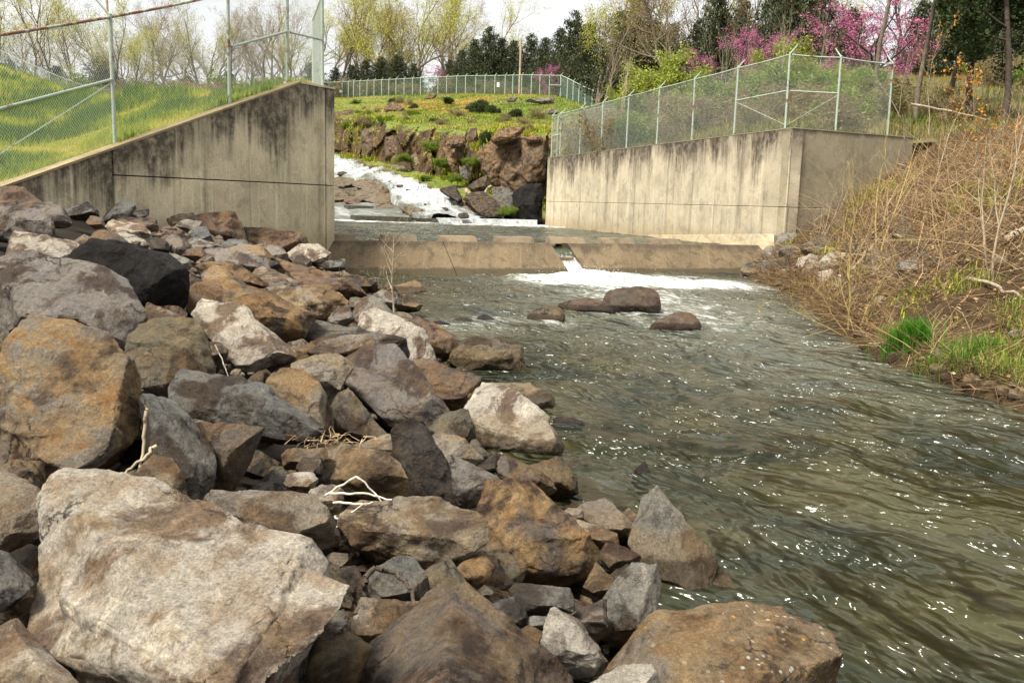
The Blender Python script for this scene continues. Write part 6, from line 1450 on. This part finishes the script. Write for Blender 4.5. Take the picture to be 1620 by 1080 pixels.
for (x, y, d, h, lab, wd) in [(975, 178, 100, 150, "broad dark cedar right of the forked bare tree", 1.25), (1003, 176, 96, 172, "tallest dark cedar above the yellow green shrub", 1.1), (1030, 172, 100, 130, "dark cedar behind the yellow green shrub", 1.3), (1060, 165, 104, 120, "shadowy cedar right of the yellow green shrub", 1.3), (1100, 160, 96, 120, "cedar left of the pale pink redbuds", 1.3), (1130, 150, 88, 150, "dark cedar rising behind the pale pink redbud", 1.15), (1165, 148, 92, 140, "dark cedar between the pale and deep pink redbuds", 1.3), (1215, 140, 80, 150, "dark cedar left of the fence corner post", 1.15), (1246, 138, 76, 190, "tall dark cedar above the fence corner post", 1.1), (1290, 135, 84, 150, "dark cedar left behind the big magenta redbud", 1.25), (1340, 132, 88, 110, "low cedar behind the big magenta redbud", 1.4), (1450, 130, 80, 120, "dark cedar right behind the big magenta redbud", 1.3), (1500, 132, 76, 150, "dark cedar between the right edge trunks", 1.3), (1560, 130, 78, 140, "dark cedar behind the right edge pines", 1.3), (1610, 128, 74, 160, "dark cedar at the extreme right edge", 1.3)]:
    plant('cedar', x, y, d, h, lab, RS, wide=wd)
for (x, y, d, h, kind, lab, wd) in [(944, 176, 98, 270, 'bigbare', "tall forked bare tree behind the downhill fence", .8), (968, 178, 94, 210, 'bare', "bare tree beside the forked bare tree", .8), (1082, 165, 84, 250, 'bare', "bare tree with a straight trunk above the yellow green shrub", .9), (1060, 168, 90, 210, 'bare', "thin bare tree left of the straight trunked tree", .9), (1110, 160, 95, 230, 'bare', "thin bare tree right of the straight trunked tree", .9), (1188, 150, 86, 230, 'bare', "bare tree behind the pale pink redbud", .8), (1270, 140, 90, 230, 'bare', "bare tree right of the tall corner cedar", .9), (1320, 140, 92, 220, 'spring', "budding tree behind the big magenta redbud", .9), (1420, 136, 90, 230, 'bare', "bare tree right of the big magenta redbud", .9), (1230, 140, 95, 220, 'spring', "budding tree behind the corner cedar", .9), (1480, 134, 95, 220, 'spring', "budding tree seen between the right edge trunks", .9), (1150, 150, 98, 200, 'spring', "budding tree behind the pale pink redbuds", .9)]:
    plant(kind, x, y, d, h, lab, RS, wide=wd)
for (x, y, d, h, kind, lab, wd) in [(1383, 186, 44, 420, 'straight', "straight brown trunk rising through the big magenta redbud", .9), (1448, 196, 40, 430, 'straight', "leaning brown trunk right of the big magenta redbud", .9), (1532, 190, 38, 420, 'pine', "thick dark pine trunk near the right edge", 1.0), (1590, 192, 36, 400, 'pine', "dark pine leaning at the right edge", 1.0), (1498, 182, 46, 330, 'pine', "pine behind the thick dark trunk", .9), (1655, 195, 38, 420, 'pine', "pine just outside the right edge with limbs hanging in", 1.1)]:
    plant(kind, x, y, d, h, lab, "tall trunks at the right edge", wide=wd, lean=.07 if x in (1448, 1590) else 0)
RED = "flowering redbuds"
for (x, y, d, h, lab, wd) in [(687, 150, 150, 66, "small bright pink redbud behind the middle of the hilltop fence", 1.2), (566, 155, 152, 22, "tiny pink redbud sprig above the fence near the left wall", 1.3), (847, 155, 128, 62, "pale pink redbud right of the thin pale pole", 1.0), (868, 157, 122, 76, "pink redbud at the hilltop fence corner", 1.0),
                              (1130, 150, 72, 92, "pale pink redbud above the right fence's middle", 1.2), (1170, 145, 70, 135, "taller rose redbud above the right fence", 1.1), (1205, 140, 72, 120, "rose redbud left of the fence corner post", 1.1), (1330, 138, 58, 165, "magenta redbud left of the straight brown trunk", 1.25), (1390, 138, 55, 165, "big deep magenta redbud around the straight brown trunk", 1.35), (1440, 142, 60, 120, "magenta redbud right of the straight brown trunk", 1.2), (1012, 176, 88, 70, "faint pink redbud sprigs left of the yellow green shrub", 1.0)]:
    plant('redbud', x, y, d, h, lab, RED, wide=wd)
for (x, y, d, h, kind, lab, wd) in [(1040, 186, 66, 108, 'green_shrub', "large yellow green shrub behind the right fence", 1.25), (1078, 184, 66, 92, 'green_shrub', "second yellow green shrub, right of the largest", 1.2), (1000, 188, 70, 60, 'green_shrub', "small yellow green shrub left of the largest", 1.2), (1150, 190, 46, 78, 'leafy_shrub', "fresh green shrub behind the right fence's wide bay", 1.4), (1200, 190, 44, 80, 'leafy_shrub', "fresh green shrub near the fence corner post", 1.4), (1268, 178, 44, 84, 'leafy_shrub', "green shrub behind the return fence's left bay", 1.4), (1300, 172, 46, 78, 'green_shrub', "yellow green shrub behind the return fence's middle post", 1.4), (1250, 150, 52, 90, 'green_shrub', "yellowish shrub rising above the fence corner post", 1.2), (1360, 165, 46, 70, 'leafy_shrub', "green shrub behind the return fence's right bay", 1.5)]:
    plant(kind, x, y, d, h, lab, "green shrubs behind the right fence", wide=wd)
# dry tangle behind the fence and on the slope: bare shrubs too alike to tell apart
for k in range(46):
    t = rng.uniform(); i = rng.integers(3, 34); j = rng.integers(4, 88); b = UPR[i, j]
    plant('brown_shrub', 0, 0, b[1], rng.uniform(1.2, 2.6) * FPX / b[1], "dry leafless shrub in the tangle above the right wall", "dry shrubs above the right wall", wide=rng.uniform(1, 1.7), loc=b)
for k in range(16):
    i = rng.integers(10, 44); j = rng.integers(8, 88); b = UPR[i, j]
    plant('leafy_shrub' if k % 3 else 'green_shrub', 0, 0, b[1], rng.uniform(1.2, 2.4) * FPX / b[1], "green undergrowth shrub among the trees above the right wall", "undergrowth shrubs above the right wall", wide=rng.uniform(1.1, 1.7), loc=b)
for (x, y, d, h, lab, wd) in [(623, 170, 112, 16, "dark round cedar bush on the orange rock knob", 2.6), (655, 178, 102, 15, "narrow dark cedar bush left of the clay scar", 1.4), (707, 162, 106, 9, "dark low bush on the clay scar", 3.0), (758, 182, 92, 26, "largest dark cedar bush on the grassy slope", 1.7), (778, 184, 90, 20, "cedar bush right of the largest one", 1.7), (816, 186, 84, 15, "rounded cedar bush nearest the right fence end", 2.2), (690, 202, 80, 17, "cedar bush in the green gully", 2.0), (643, 186, 96, 12, "small cedar bush above the square block", 1.6), (770, 234, 64, 30, "dark cedar bush left of the big cliff", 1.5), (660, 190, 90, 12, "low dark bush beside the gully", 2.5)]:
    plant('dark_bush', x, y, d, h * 1.1, lab, "cedar bushes on the spillway hillside", wide=max(.75, wd * .5))
for (x, y, d, h, lab) in [(665, 218, 77, 28, "leafy bush at the head of the green gully"), (690, 240, 73, 34, "leafy bush in the middle of the green gully"), (645, 255, 75, 24, "leafy bush at the foot of the tan buttress"), (700, 262, 69, 24, "leafy bush low in the green gully"), (735, 222, 70, 26, "leafy bush left of the brown capstone"), (720, 285, 64, 22, "leafy bush on the bright ledge above the cascade"), (805, 338, 55.5, 26, "leafy bush left of the black wet face"), (752, 262, 64, 26, "leafy bush under the rounded capstone"), (560, 205, 93, 14, "leafy bush near the left wall's end"), (590, 202, 90, 14, "leafy bush on the cliff edge"), (544, 262, 88, 10, "leafy bush at the upper white water"), (700, 196, 84, 16, "leafy bush above the gully"), (675, 284, 68, 14, "leafy bush by the cascade's right shore"), (800, 262, 61, 14, "leafy tuft bush on the big cliff face")]:
    plant('leafy_shrub', x, y, d, h * .62, lab, "leafy bushes on the spillway hillside", wide=1.9)

for k in range(30):
    i = rng.integers(78, 128); j = rng.integers(40, 215); b = HILL[i, j]
    kk = ('brown_shrub', 'leafy_shrub', 'brown_shrub')[k % 3]
    plant(kk, 0, 0, b[1], rng.uniform(.4, 1.1) * FPX / b[1], {'brown_shrub': "dry brown bush on the spillway hillside", 'leafy_shrub': "small green bush on the spillway hillside"}[kk], "small bushes on the spillway hillside", wide=rng.uniform(1.2, 2), loc=b)
# ---------------------------------------------------------------- grass and litter (uncountable)
def blades(P, h, w, base, var, lean=.35, r=rng):
    n = len(P); a = r.uniform(0, 6.283, n); d = np.stack([np.cos(a), np.sin(a), 0 * a], 1); s = np.stack([-np.sin(a), np.cos(a), 0 * a], 1)
    ln = r.normal(0, lean, n)[:, None]; h = h[:, None]; w = np.broadcast_to(w, n)[:, None]
    mid = P + d * ln * h * .35 + np.array([0, 0, 1]) * h * .6; tip = P + d * ln * h * 1.1 + np.array([0, 0, 1]) * h * (1 - .25 * np.abs(ln))
    V = np.stack([P - s * w, P + s * w, mid + s * w * .7, mid - s * w * .7, tip], 1).reshape(-1, 3)
    k = np.arange(n)[:, None] * 5; Q = k + np.array([[0, 1, 2, 3]]); T = k + np.array([[3, 2, 4]])
    col = np.asarray(base) if np.ndim(base) == 2 else np.tile(np.asarray(base, float), (n, 1))
    col = np.clip(col * (1 + r.uniform(-var, var, (n, 1))), 0, 1)
    return V, Q, T, np.repeat(col, 5, 0)
def grid_sample(G, i0, i1, n, wfun, r=rng):
    i = r.integers(i0, i1 - 1, n * 3); j = r.integers(0, G.shape[1] - 1, n * 3); P0 = G[i, j]
    area = np.linalg.norm(np.cross(G[i + 1, j] - P0, G[i, j + 1] - P0), axis=1); wt = area * wfun(P0); wt /= wt.max()
    keep = r.uniform(size=len(i)) < wt * 3; i, j = i[keep][:n], j[keep][:n]; u, v = r.uniform(size=(2, len(i), 1))
    return G[i, j] * (1 - u) * (1 - v) + G[i + 1, j] * u * (1 - v) + G[i, j + 1] * (1 - u) * v + G[i + 1, j + 1] * u * v
def lerp_cols(t, cols):
    t = np.clip(t, 0, .9999) * (len(cols) - 1); i = t.astype(int); f = (t - i)[:, None]; c = np.array(cols); return c[i] * (1 - f) + c[i + 1] * f
GRN = [(0.07, 0.13, 0.006), (0.16, 0.23, 0.010), (0.30, 0.33, 0.016), (0.43, 0.39, 0.035), (0.48, 0.38, 0.10)]
P = grid_sample(EMB, 0, 40, 90000, lambda p: np.clip(20 / p[:, 1], 0, 1.2) ** 2)
cl = fbm(P * np.array([.9, .9, 0]), 4, 501); cl2 = fbm(P * .25, 3, 503)
V, Q, T, col = blades(P, (.06 + .26 * np.clip(cl * 1.6 + .35, 0, 1.2)) * np.clip(P[:, 1] / 18, 1, 2.2), .008 * np.clip(P[:, 1] / 16, 1, 3), lerp_cols(.55 - 1.25 * cl + .5 * cl2 + rng.normal(0, .15, len(P)), GRN), .3, .6)
tag(link("grass", make_mesh("grass", V, [Q, T], False, {"shade": col}), M_LEAF), "bright green and yellow rough grass on the left embankment", "grass", kind="stuff")
P = grid_sample(HILL, 95, 175, 42000, lambda p: np.clip(90 / p[:, 1], 0, 1.3))
cl = fbm(P * .12, 4, 511)
V, Q, T, col = blades(P, rng.uniform(.06, .22, len(P)), .04, lerp_cols(.60 - 1.0 * cl + rng.normal(0, .16, len(P)), [(0.05, 0.095, 0.008), (0.11, 0.17, 0.014), (0.20, 0.24, 0.025), (0.30, 0.28, 0.06), (0.38, 0.31, 0.12)]), .3, .8)
tag(link("grass", make_mesh("grass", V, [Q, T], False, {"shade": col}), M_LEAF), "mixed green and straw grass over the far spillway hillside", "grass", kind="stuff")
P = grid_sample(HILL, 34, 62, 2500, lambda p: 1.0 + 0 * p[:, 0]); ok = fbm(P * .3, 3, 77) > .12; P = P[ok]
V, Q, T, col = blades(P, rng.uniform(.15, .4, len(P)), .04, lerp_cols(rng.uniform(.1, .8, len(P)), GRN), .3, .6)
tag(link("grass", make_mesh("grass", V, [Q, T], False, {"shade": col}), M_LEAF), "green tufts along the cascade's rocky right shore", "grass", kind="stuff")
gx = np.cross(np.gradient(HILL, axis=0), np.gradient(HILL, axis=1)); gz = np.abs(gx[..., 2]) / (np.linalg.norm(gx, axis=2) + 1e-9)
ii, jj = np.nonzero((gz > .35) & (np.arange(nr)[:, None] > 58) & (np.arange(nr)[:, None] < 100)); sel = rng.integers(0, len(ii), 9000)
P = HILL[ii[sel], jj[sel]] + rng.normal(0, .25, (9000, 3)) * np.array([1, 1, .15]); P = P[fbm(P * .25, 3, 549) > -.05]
V, Q, T, col = blades(P, rng.uniform(.15, .5, len(P)), .045, lerp_cols(rng.beta(1.6, 1.8, len(P)), GRN), .3, .9)
tag(link("grass", make_mesh("grass", V, [Q, T], False, {"shade": col}), M_LEAF), "grass draped over the ledges of the far cliff", "grass", kind="stuff")
P = grid_sample(UPR, 1, 40, 24000, lambda p: np.clip(40 / p[:, 1], 0, 1.3) ** 1.5); cl = fbm(P * .3, 3, 521)
STR = [(0.05, 0.085, 0.012), (0.10, 0.14, 0.02), (0.22, 0.19, 0.07), (0.27, 0.20, 0.10), (0.17, 0.11, 0.05)]
V, Q, T, col = blades(P, rng.uniform(.15, .55, len(P)), .018, lerp_cols(.5 + .55 * cl + rng.normal(0, .16, len(P)), STR), .3, .7)
tag(link("dry_grass", make_mesh("dry_grass", V, [Q, T], False, {"shade": col}), M_LEAF), "straw and green undergrowth on the slope above the right wall", "undergrowth", kind="stuff")
# right bank: grass bench by the water
def bank_pts(n, f):
    out = []
    while sum(len(o) for o in out) < n:
        px = rng.uniform(1180, 1660, 4000); py = rng.uniform(190, 650, 4000)
        m = f(px, py); px, py = px[m], py[m]
        t = np.array([hit(bank_r, a, b, 7.5, 33.0) for a, b in zip(px[:900], py[:900])]); out.append(np.array([CAM + ray(a, b) * q for a, b, q in zip(px[:900], py[:900], t)]))
    return np.concatenate(out)[:n]
def bank_uniform(n, y0=8.0, y1=31.5, dmin=0.05, dmax=11, r=rng, off=0.0, zmax=9.0):
    y = np.sqrt(r.uniform(y0 ** 2, y1 ** 2, n)); d = r.uniform(dmin, dmax, n); x = xwr(y) + d
    ok = (y < np.where(x < 8.9, 29.3 - off, 29.6 + (x - 8.9) * .48 - off)) & (bank_r(x, y) < zmax); x, y = x[ok], y[ok]
    return np.stack([x, y, bank_r(x, y) + 0.02], 1)
P = bank_uniform(15000, 8.3, 15.5, .2, 2.4); cl = fbm(P * 1.1, 3, 531); P = P[cl + rng.normal(0, .12, len(P)) > -.02 + .12 * (P[:, 1] - 11)]
V, Q, T, col = blades(P, rng.uniform(.05, .22, len(P)), .0055, lerp_cols(rng.beta(2, 1.7, len(P)), [(0.05, 0.11, .010), (.10, .18, .016), (.20, .25, .03), (.32, .29, .08), (.42, .33, .16)]), .25, .9)
tag(link("grass", make_mesh("grass", V, [Q, T], False, {"shade": col}), M_LEAF), "yellow green grass on the low bench of the right shore", "grass", kind="stuff")
c = np.array(CAM + ray(1436, 552) * hit(bank_r, 1436, 552)); n = 900
P = c + np.stack([rng.normal(0, .13, n), rng.normal(0, .13, n), np.zeros(n)], 1); P[:, 2] = bank_r(P[:, 0], P[:, 1])
V, Q, T, col = blades(P, rng.uniform(.28, .5, n), .007, (0.055, 0.17, 0.010), .5, .55)
tag(link("grass_tuft", make_mesh("grass_tuft", V - c, [Q, T], False, {"shade": col}), M_LEAF, None, tuple(c)), "lush deep green grass tuft at the right water's edge", "grass tuft")
for (px, py, n, lab) in [(1540, 560, 500, "bright green grass clump at the right edge of the shore bench"), (1500, 575, 300, "short green clump right of the mauve brown shore stone"), (1395, 690, 0, "")]:
    if not n: continue
    c = np.array(CAM + ray(px, py) * hit(bank_r, px, py)); P = c + np.stack([rng.normal(0, .22, n), rng.normal(0, .2, n), np.zeros(n)], 1); P[:, 2] = bank_r(P[:, 0], P[:, 1])
    V, Q, T, col = blades(P, rng.uniform(.12, .3, n), .006, (0.095, 0.19, 0.016), .5, .8)
    tag(link("grass_tuft", make_mesh("grass_tuft", V - c, [Q, T], False, {"shade": col}), M_LEAF, None, tuple(c)), lab, "grass tuft", kind="stuff")
# fallen twigs, canes and leaves over the right bank
def twigs(P, L_, r0, base, var, up, r=rng, curl=.6, zfun=None):
    n = len(P); d = rand_dirs(n, r) * np.array([1, 1, .35]) + np.array([0, 0, 1]) * up[:, None]; d /= np.linalg.norm(d, axis=1, keepdims=True)
    pts = [P]; 
    for k in range(3):
        d = d + r.normal(0, curl * .35, (n, 3)) - np.array([0, 0, .18 * curl]); d /= np.linalg.norm(d, axis=1, keepdims=True); q = pts[-1] + d * (L_ / 3)[:, None]
        if zfun is not None: q[:, 2] = np.maximum(q[:, 2], zfun(q[:, 0], q[:, 1]) + .01)
        pts.append(q)
    mb = MB(); col = np.asarray(base) if np.ndim(base) == 2 else np.tile(np.asarray(base, float), (n, 1)); col = np.clip(col * (1 + r.uniform(-var, var, (n, 1))), 0, 1); cs = []
    for k in range(3):
        mb.tubes(pts[k], pts[k + 1], r0 * (1 - .28 * k), r0 * (1 - .28 * (k + 1)), 3); cs.append(np.repeat(col, 6, 0))
    return mb, np.concatenate(cs)
BR = [(0.055, 0.034, 0.018), (0.15, 0.09, 0.042), (0.27, 0.17, 0.08), (0.38, 0.27, 0.14), (0.48, 0.39, 0.25)]
P = bank_uniform(18000, 10, 31.5, .15, 9.5, off=.6); 
P = P[fbm(P * .55, 3, 545) + rng.normal(0, .15, len(P)) > -.3]
P = np.concatenate([P, bank_uniform(2600, 8.3, 26, .0, .5)])
mb, col = twigs(P, rng.uniform(.2, 1.1, len(P)), rng.uniform(.0025, .0085, len(P)), lerp_cols(rng.beta(1.3, 1.7, len(P)) * .8 + .45 * fbm(P * .4, 3, 547), BR), .3, rng.uniform(-.1, .55, len(P)), zfun=bank_r)
tag(mb.build("dry_brush", M_TWIG, None, False, {"shade": col}), "tangle of dry brown twigs and canes over the right bank", "brush", kind="stuff")
P = bank_uniform(2600, 14, 31.5, 1.2, 9.5, off=2.2, zmax=3.7)
mb, col = twigs(P, rng.uniform(1.0, 2.6, len(P)), rng.uniform(.004, .011, len(P)), lerp_cols(rng.beta(2, 2, len(P)), BR[1:]), .3, rng.uniform(.2, 1.3, len(P)), curl=1.0, zfun=bank_r)
tag(mb.build("arching_canes", M_TWIG, None, False, {"shade": col}), "arching bare bramble canes over the upper right bank", "brush", kind="stuff")
P = bank_uniform(26000, 8.5, 31.5, .1, 9.5); n = len(P); U = rand_dirs(n) * np.array([1, 1, .4]); Wv = np.cross(U, rand_dirs(n)); s = rng.uniform(.02, .06, (n, 1))
V, F, col = quads(P + np.array([0, 0, .02]), U * s, Wv * s, lerp_cols(rng.beta(1.6, 2.2, n), BR), .3)
tag(link("leaf_litter", make_mesh("leaf_litter", V, F, False, {"shade": col}), M_TWIG), "brown fallen leaves scattered over the right bank", "leaf litter", kind="stuff")
P = bank_uniform(14000, 12, 31.5, .8, 10); P = P[fbm(P * .45, 3, 541) > .24]
V, Q, T, col = blades(P, rng.uniform(.08, .3, len(P)), .014, lerp_cols(rng.uniform(0, .8, len(P)), GRN), .3, .9)
tag(link("ground_cover", make_mesh("ground_cover", V, [Q, T], False, {"shade": col}), M_LEAF), "patches of low green plants among the right bank's brush", "ground cover", kind="stuff")

# ---------------------------------------------------------------- saplings and sticks one can tell apart
def sapling(px, py, fn, hpx, label, mat, seed, kids=(7, 4, 2), r0=.018, spread=.7, up=.5, stems=1, depth=None, start=.25, wander=.09, stem_spread=.22, name="sapling", leaf=None, lean=0):
    d = depth or hit(fn, px, py); b = CAM + ray(px, py) * d; H = hpx * d / FPX
    S, tips = grow(seed, H, r0 * H / 2.2 + .004, kids, spread, up, start, wander, .97, stems, (.42, .5, .5, .5), stem_spread, .0022)
    e = empty(name, tuple(b)); e.rotation_euler = (0, lean, 0)
    o = link("stem", wood_mesh([s for s in S if s[4] == 0], "stem"), mat); o.parent = e
    tw = [s for s in S if s[4] > 0]
    if tw: o = link("twigs", wood_mesh(tw, "twigs"), mat); o.parent = e; o["kind"] = "stuff"
    if leaf: o = link("buds", leaf_mesh(tips, 3, .04, .03, leaf, .3, "buds"), M_LEAF); o.parent = e; o["kind"] = "stuff"
    tag(e, label, "sapling")
sapling(622, 498, bank_l, 150, "leafless pale sapling standing in front of the weir's left end", M_BARK_PALE, 601, (9, 4, 2), .020, .85, .3)
sapling(535, 450, bank_l, 46, "short dark dead stem left of the bare sapling", M_BARK_DK, 602, (2,), .03)
sapling(1342, 524, bank_r, 250, "yellow stemmed shrub rooted at the right waterline, tallest stem", M_BARK_YEL, 603, (8, 4, 2), .016, .6, .5)
sapling(1352, 526, bank_r, 150, "low spreading yellow stemmed shrub at the right waterline", M_BARK_YEL, 604, (6, 4, 3), .016, .9, .1, 5, stem_spread=.9)
sapling(1386, 398, bank_r, 190, "yellow upright stem, left of the two on mid bank", M_BARK_YEL, 605, (5, 2), .020, .45, .8)
sapling(1394, 400, bank_r, 200, "yellow leaning stem, right of the two on mid bank", M_BARK_YEL, 606, (5, 2), .020, .45, .8, lean=.14)
sapling(1572, 440, bank_r, 330, "tall whitish grey sapling with side limbs near the right edge", M_BARK_PALE, 607, (7, 4, 2), .012, .75, .5)
sapling(1566, 436, bank_r, 240, "second whitish sapling stem leaning left near the right edge", M_BARK_PALE, 608, (6, 3, 2), .012, .8, .35, lean=-.22)
sapling(1600, 330, bank_r, 300, "yellow brown pole sapling at the right edge", M_BARK_YEL, 609, (6, 3, 2), .010, .5, .6)
sapling(1555, 330, bank_r, 260, "forked pale sapling with orange seed clusters near the right edge", M_BARK_PALE, 610, (6, 4, 2), .013, .8, .35, 2, leaf=(.50, .22, .03))
sapling(1480, 300, bank_r, 170, "slender bare sapling right of the return wall's end", M_BARK_PALE, 611, (6, 3, 2), .012, .8, .3)
sapling(1430, 330, bank_r, 160, "thin brown sapling below the return wall's end", M_BARK, 612, (6, 3, 2), .012, .8, .3)
sapling(1290, 390, bank_r, 170, "wispy bare shrub in front of the return wall", M_BARK_PALE, 613, (6, 4, 2), .010, .9, .15, 4, stem_spread=.6)
sapling(1325, 380, bank_r, 120, "brown twiggy shrub at the foot of the return wall", M_BARK, 614, (6, 4, 3), .010, .9, .1, 5, stem_spread=.8)
sapling(1510, 420, bank_r, 150, "bare bush right of the two yellow stems", M_BARK, 615, (6, 4, 3), .010, .9, .1, 4, stem_spread=.8)
sapling(1440, 450, bank_r, 120, "low bare bush mid bank", M_BARK_PALE, 616, (6, 4, 3), .010, .9, .1, 4, stem_spread=.9)
sapling(1470, 205, bank_r, 160, "bare whip with orange seeds beyond the return fence", M_BARK_PALE, 617, (6, 3), .010, .6, .4, depth=27, leaf=(.45, .22, .04))
for k, (px, py, dd, h, lab) in enumerate([(955, 176, 70, 130, "pale forked sapling left of the yellow green shrub"), (985, 184, 64, 120, "pale many stemmed sapling behind the right fence"), (1140, 176, 46, 130, "pale sapling below the rose redbud"), (1185, 172, 44, 150, "whitish sapling left of the fence corner post"), (1300, 150, 44, 120, "pale sapling behind the return fence's first bay"), (1230, 140, 50, 130, "thin sapling rising behind the corner post"), (1425, 180, 38, 120, "pale sapling right of the return fence")]):
    sapling(px, py, None, h, lab, M_BARK_PALE, 630 + k, (6, 4, 2), .012, .5, .5, 2 + k % 3, depth=dd)
def stick(name, pts, r, mat, label, cat="stick"):
    P = np.array([at(*p) for p in pts]); t = np.linspace(0, len(P) - 1, 4 * len(P)); Q = np.stack([np.interp(t, np.arange(len(P)), P[:, k]) for k in range(3)], 1)
    Q[1:-1] += rng.normal(0, r * .5, (len(Q) - 2, 3)); mb = MB(); mb.tube(Q, np.linspace(r, r * .6, len(Q)), 6); o = mb.build(name, mat); tag(o, label, cat)
def hd(px, py, off): return hit(bank_l, px, py) - off
d0 = hd(640, 930, .02)
stick("stick", [(578, 940, d0 - .1), (577, 915, d0 - .12), (590, 900, d0 - .12), (630, 902, d0 - .1), (645, 925, d0 - .15), (656, 955, d0 - .2)], .011, M_BARK_DK, "curved dark root bent over the slate and mauve block")
stick("stick", [(565, 975, d0 - .35), (575, 990, d0 - .37), (590, 1012, d0 - .4)], .017, M_BARK, "short thick grey stick beside the foreground pyramid")
stick("stick", [(514, 1010, d0 - .5), (505, 1035, d0 - .5), (492, 1072, d0 - .5)], .008, M_BARK, "thin straight stick at the huge pale slab's lower edge")
d1 = hd(240, 700, .2)
stick("stick", [(232, 640, d1), (230, 670, d1 - .02), (225, 720, d1 - .05), (219, 757, d1 - .1)], .008, M_BARK_PALE, "pale twig leaning between the ochre slab and the grey green stone")
stick("stick", [(248, 705, d1 - .05), (225, 728, d1 - .08), (190, 750, d1 - .1)], .008, M_BARK_PALE, "pale twig crossing the leaning twig by the ochre slab")
stick("stick", [(340, 545, hd(345, 560, .3)), (352, 570, hd(345, 560, .3)), (362, 597, hd(345, 560, .35))], .005, M_STRAW, "thin straw stalk in the dark gap below the whitish slab")
d2 = hd(570, 800, .15)
for (p, lab) in [([(515, 783), (567, 752), (603, 793)], "white bent straw standing as a peak over the overhanging slab"), ([(520, 780), (580, 780), (620, 790)], "white straw lying flat behind the bent straw"), ([(527, 795), (575, 797), (590, 795)], "short white straw below the bent straw"), ([(530, 838), (545, 818), (580, 795)], "white straw slanting down onto the overhanging slab"), ([(530, 815), (540, 830), (555, 842)], "tiny white straw end on the slab's corner")]:
    stick("straw", [(x, y, d2 - .02 * k) for k, (x, y) in enumerate(p)], .0055, M_STRAW, lab, "straw")
d3 = hd(520, 690, .12); mbs = MB()
cs = []
P = at(525, 696, d3) + rng.normal(0, 1, (60, 3)) * np.array([.10, .06, .02]); mb, col = twigs(P, rng.uniform(.05, .16, 60), np.full(60, .003), lerp_cols(rng.uniform(0, 1, 60), BR[2:]), .2, np.zeros(60))
tag(mb.build("dry_grass_wisp", M_TWIG, None, False, {"shade": col}), "wisp of dry twigs caught below the olive tan upright stone", "debris", kind="stuff")
for (pts, r, lab) in [([(1410, 372), (1450, 378)], .05, "orange brown broken log lying in the brush mid bank"), ([(1350, 428), (1372, 398), (1388, 380)], .045, "pale branch slanting up beside the two yellow stems"), ([(1300, 395), (1325, 388), (1350, 392)], .02, "pale stick across the stones below the return wall"), ([(1440, 165), (1500, 176), (1560, 190)], .05, "long bleached log on the crest of the right bank"), ([(1365, 545), (1400, 542), (1425, 540)], .016, "pale stick at the waterline left of the green tuft"), ([(1530, 440), (1580, 455), (1620, 475)], .035, "pale branch lying down the bank at the right edge"), ([(1395, 255), (1430, 262), (1470, 280)], .03, "bleached branch below the return wall's end"), ([(1600, 380), (1612, 372), (1622, 362)], .09, "bleached stump wood at the right edge")]:
    dd = [hit(bank_r, x, y, 7.5, 34) - .15 for x, y in pts]; stick("branch", [(x, y, q) for (x, y), q in zip(pts, dd)], r, M_BARK_PALE, lab, "branch")
for (pts, r, lab) in [([(1240, 205), (1280, 207), (1322, 206)], .07, "bleached log lying behind the return fence"), ([(1345, 190), (1352, 215)], .09, "broken pale stump behind the return fence"), ([(1290, 200), (1325, 188), (1370, 178)], .05, "pale fallen branch behind the return fence's middle post")]:
    stick("log", [(x, y, 35.0) for x, y in pts], r, M_BARK_PALE, lab, "log")
for (pts, lab) in [([(737, 300, 58), (752, 322, 57)], "whitish driftwood leaning at the cascade's right edge"), ([(757, 312, 58), (778, 294, 58.5)], "brown driftwood branch crossing the whitish one")]:
    stick("driftwood", pts, .12, M_BARK_PALE, lab, "driftwood")
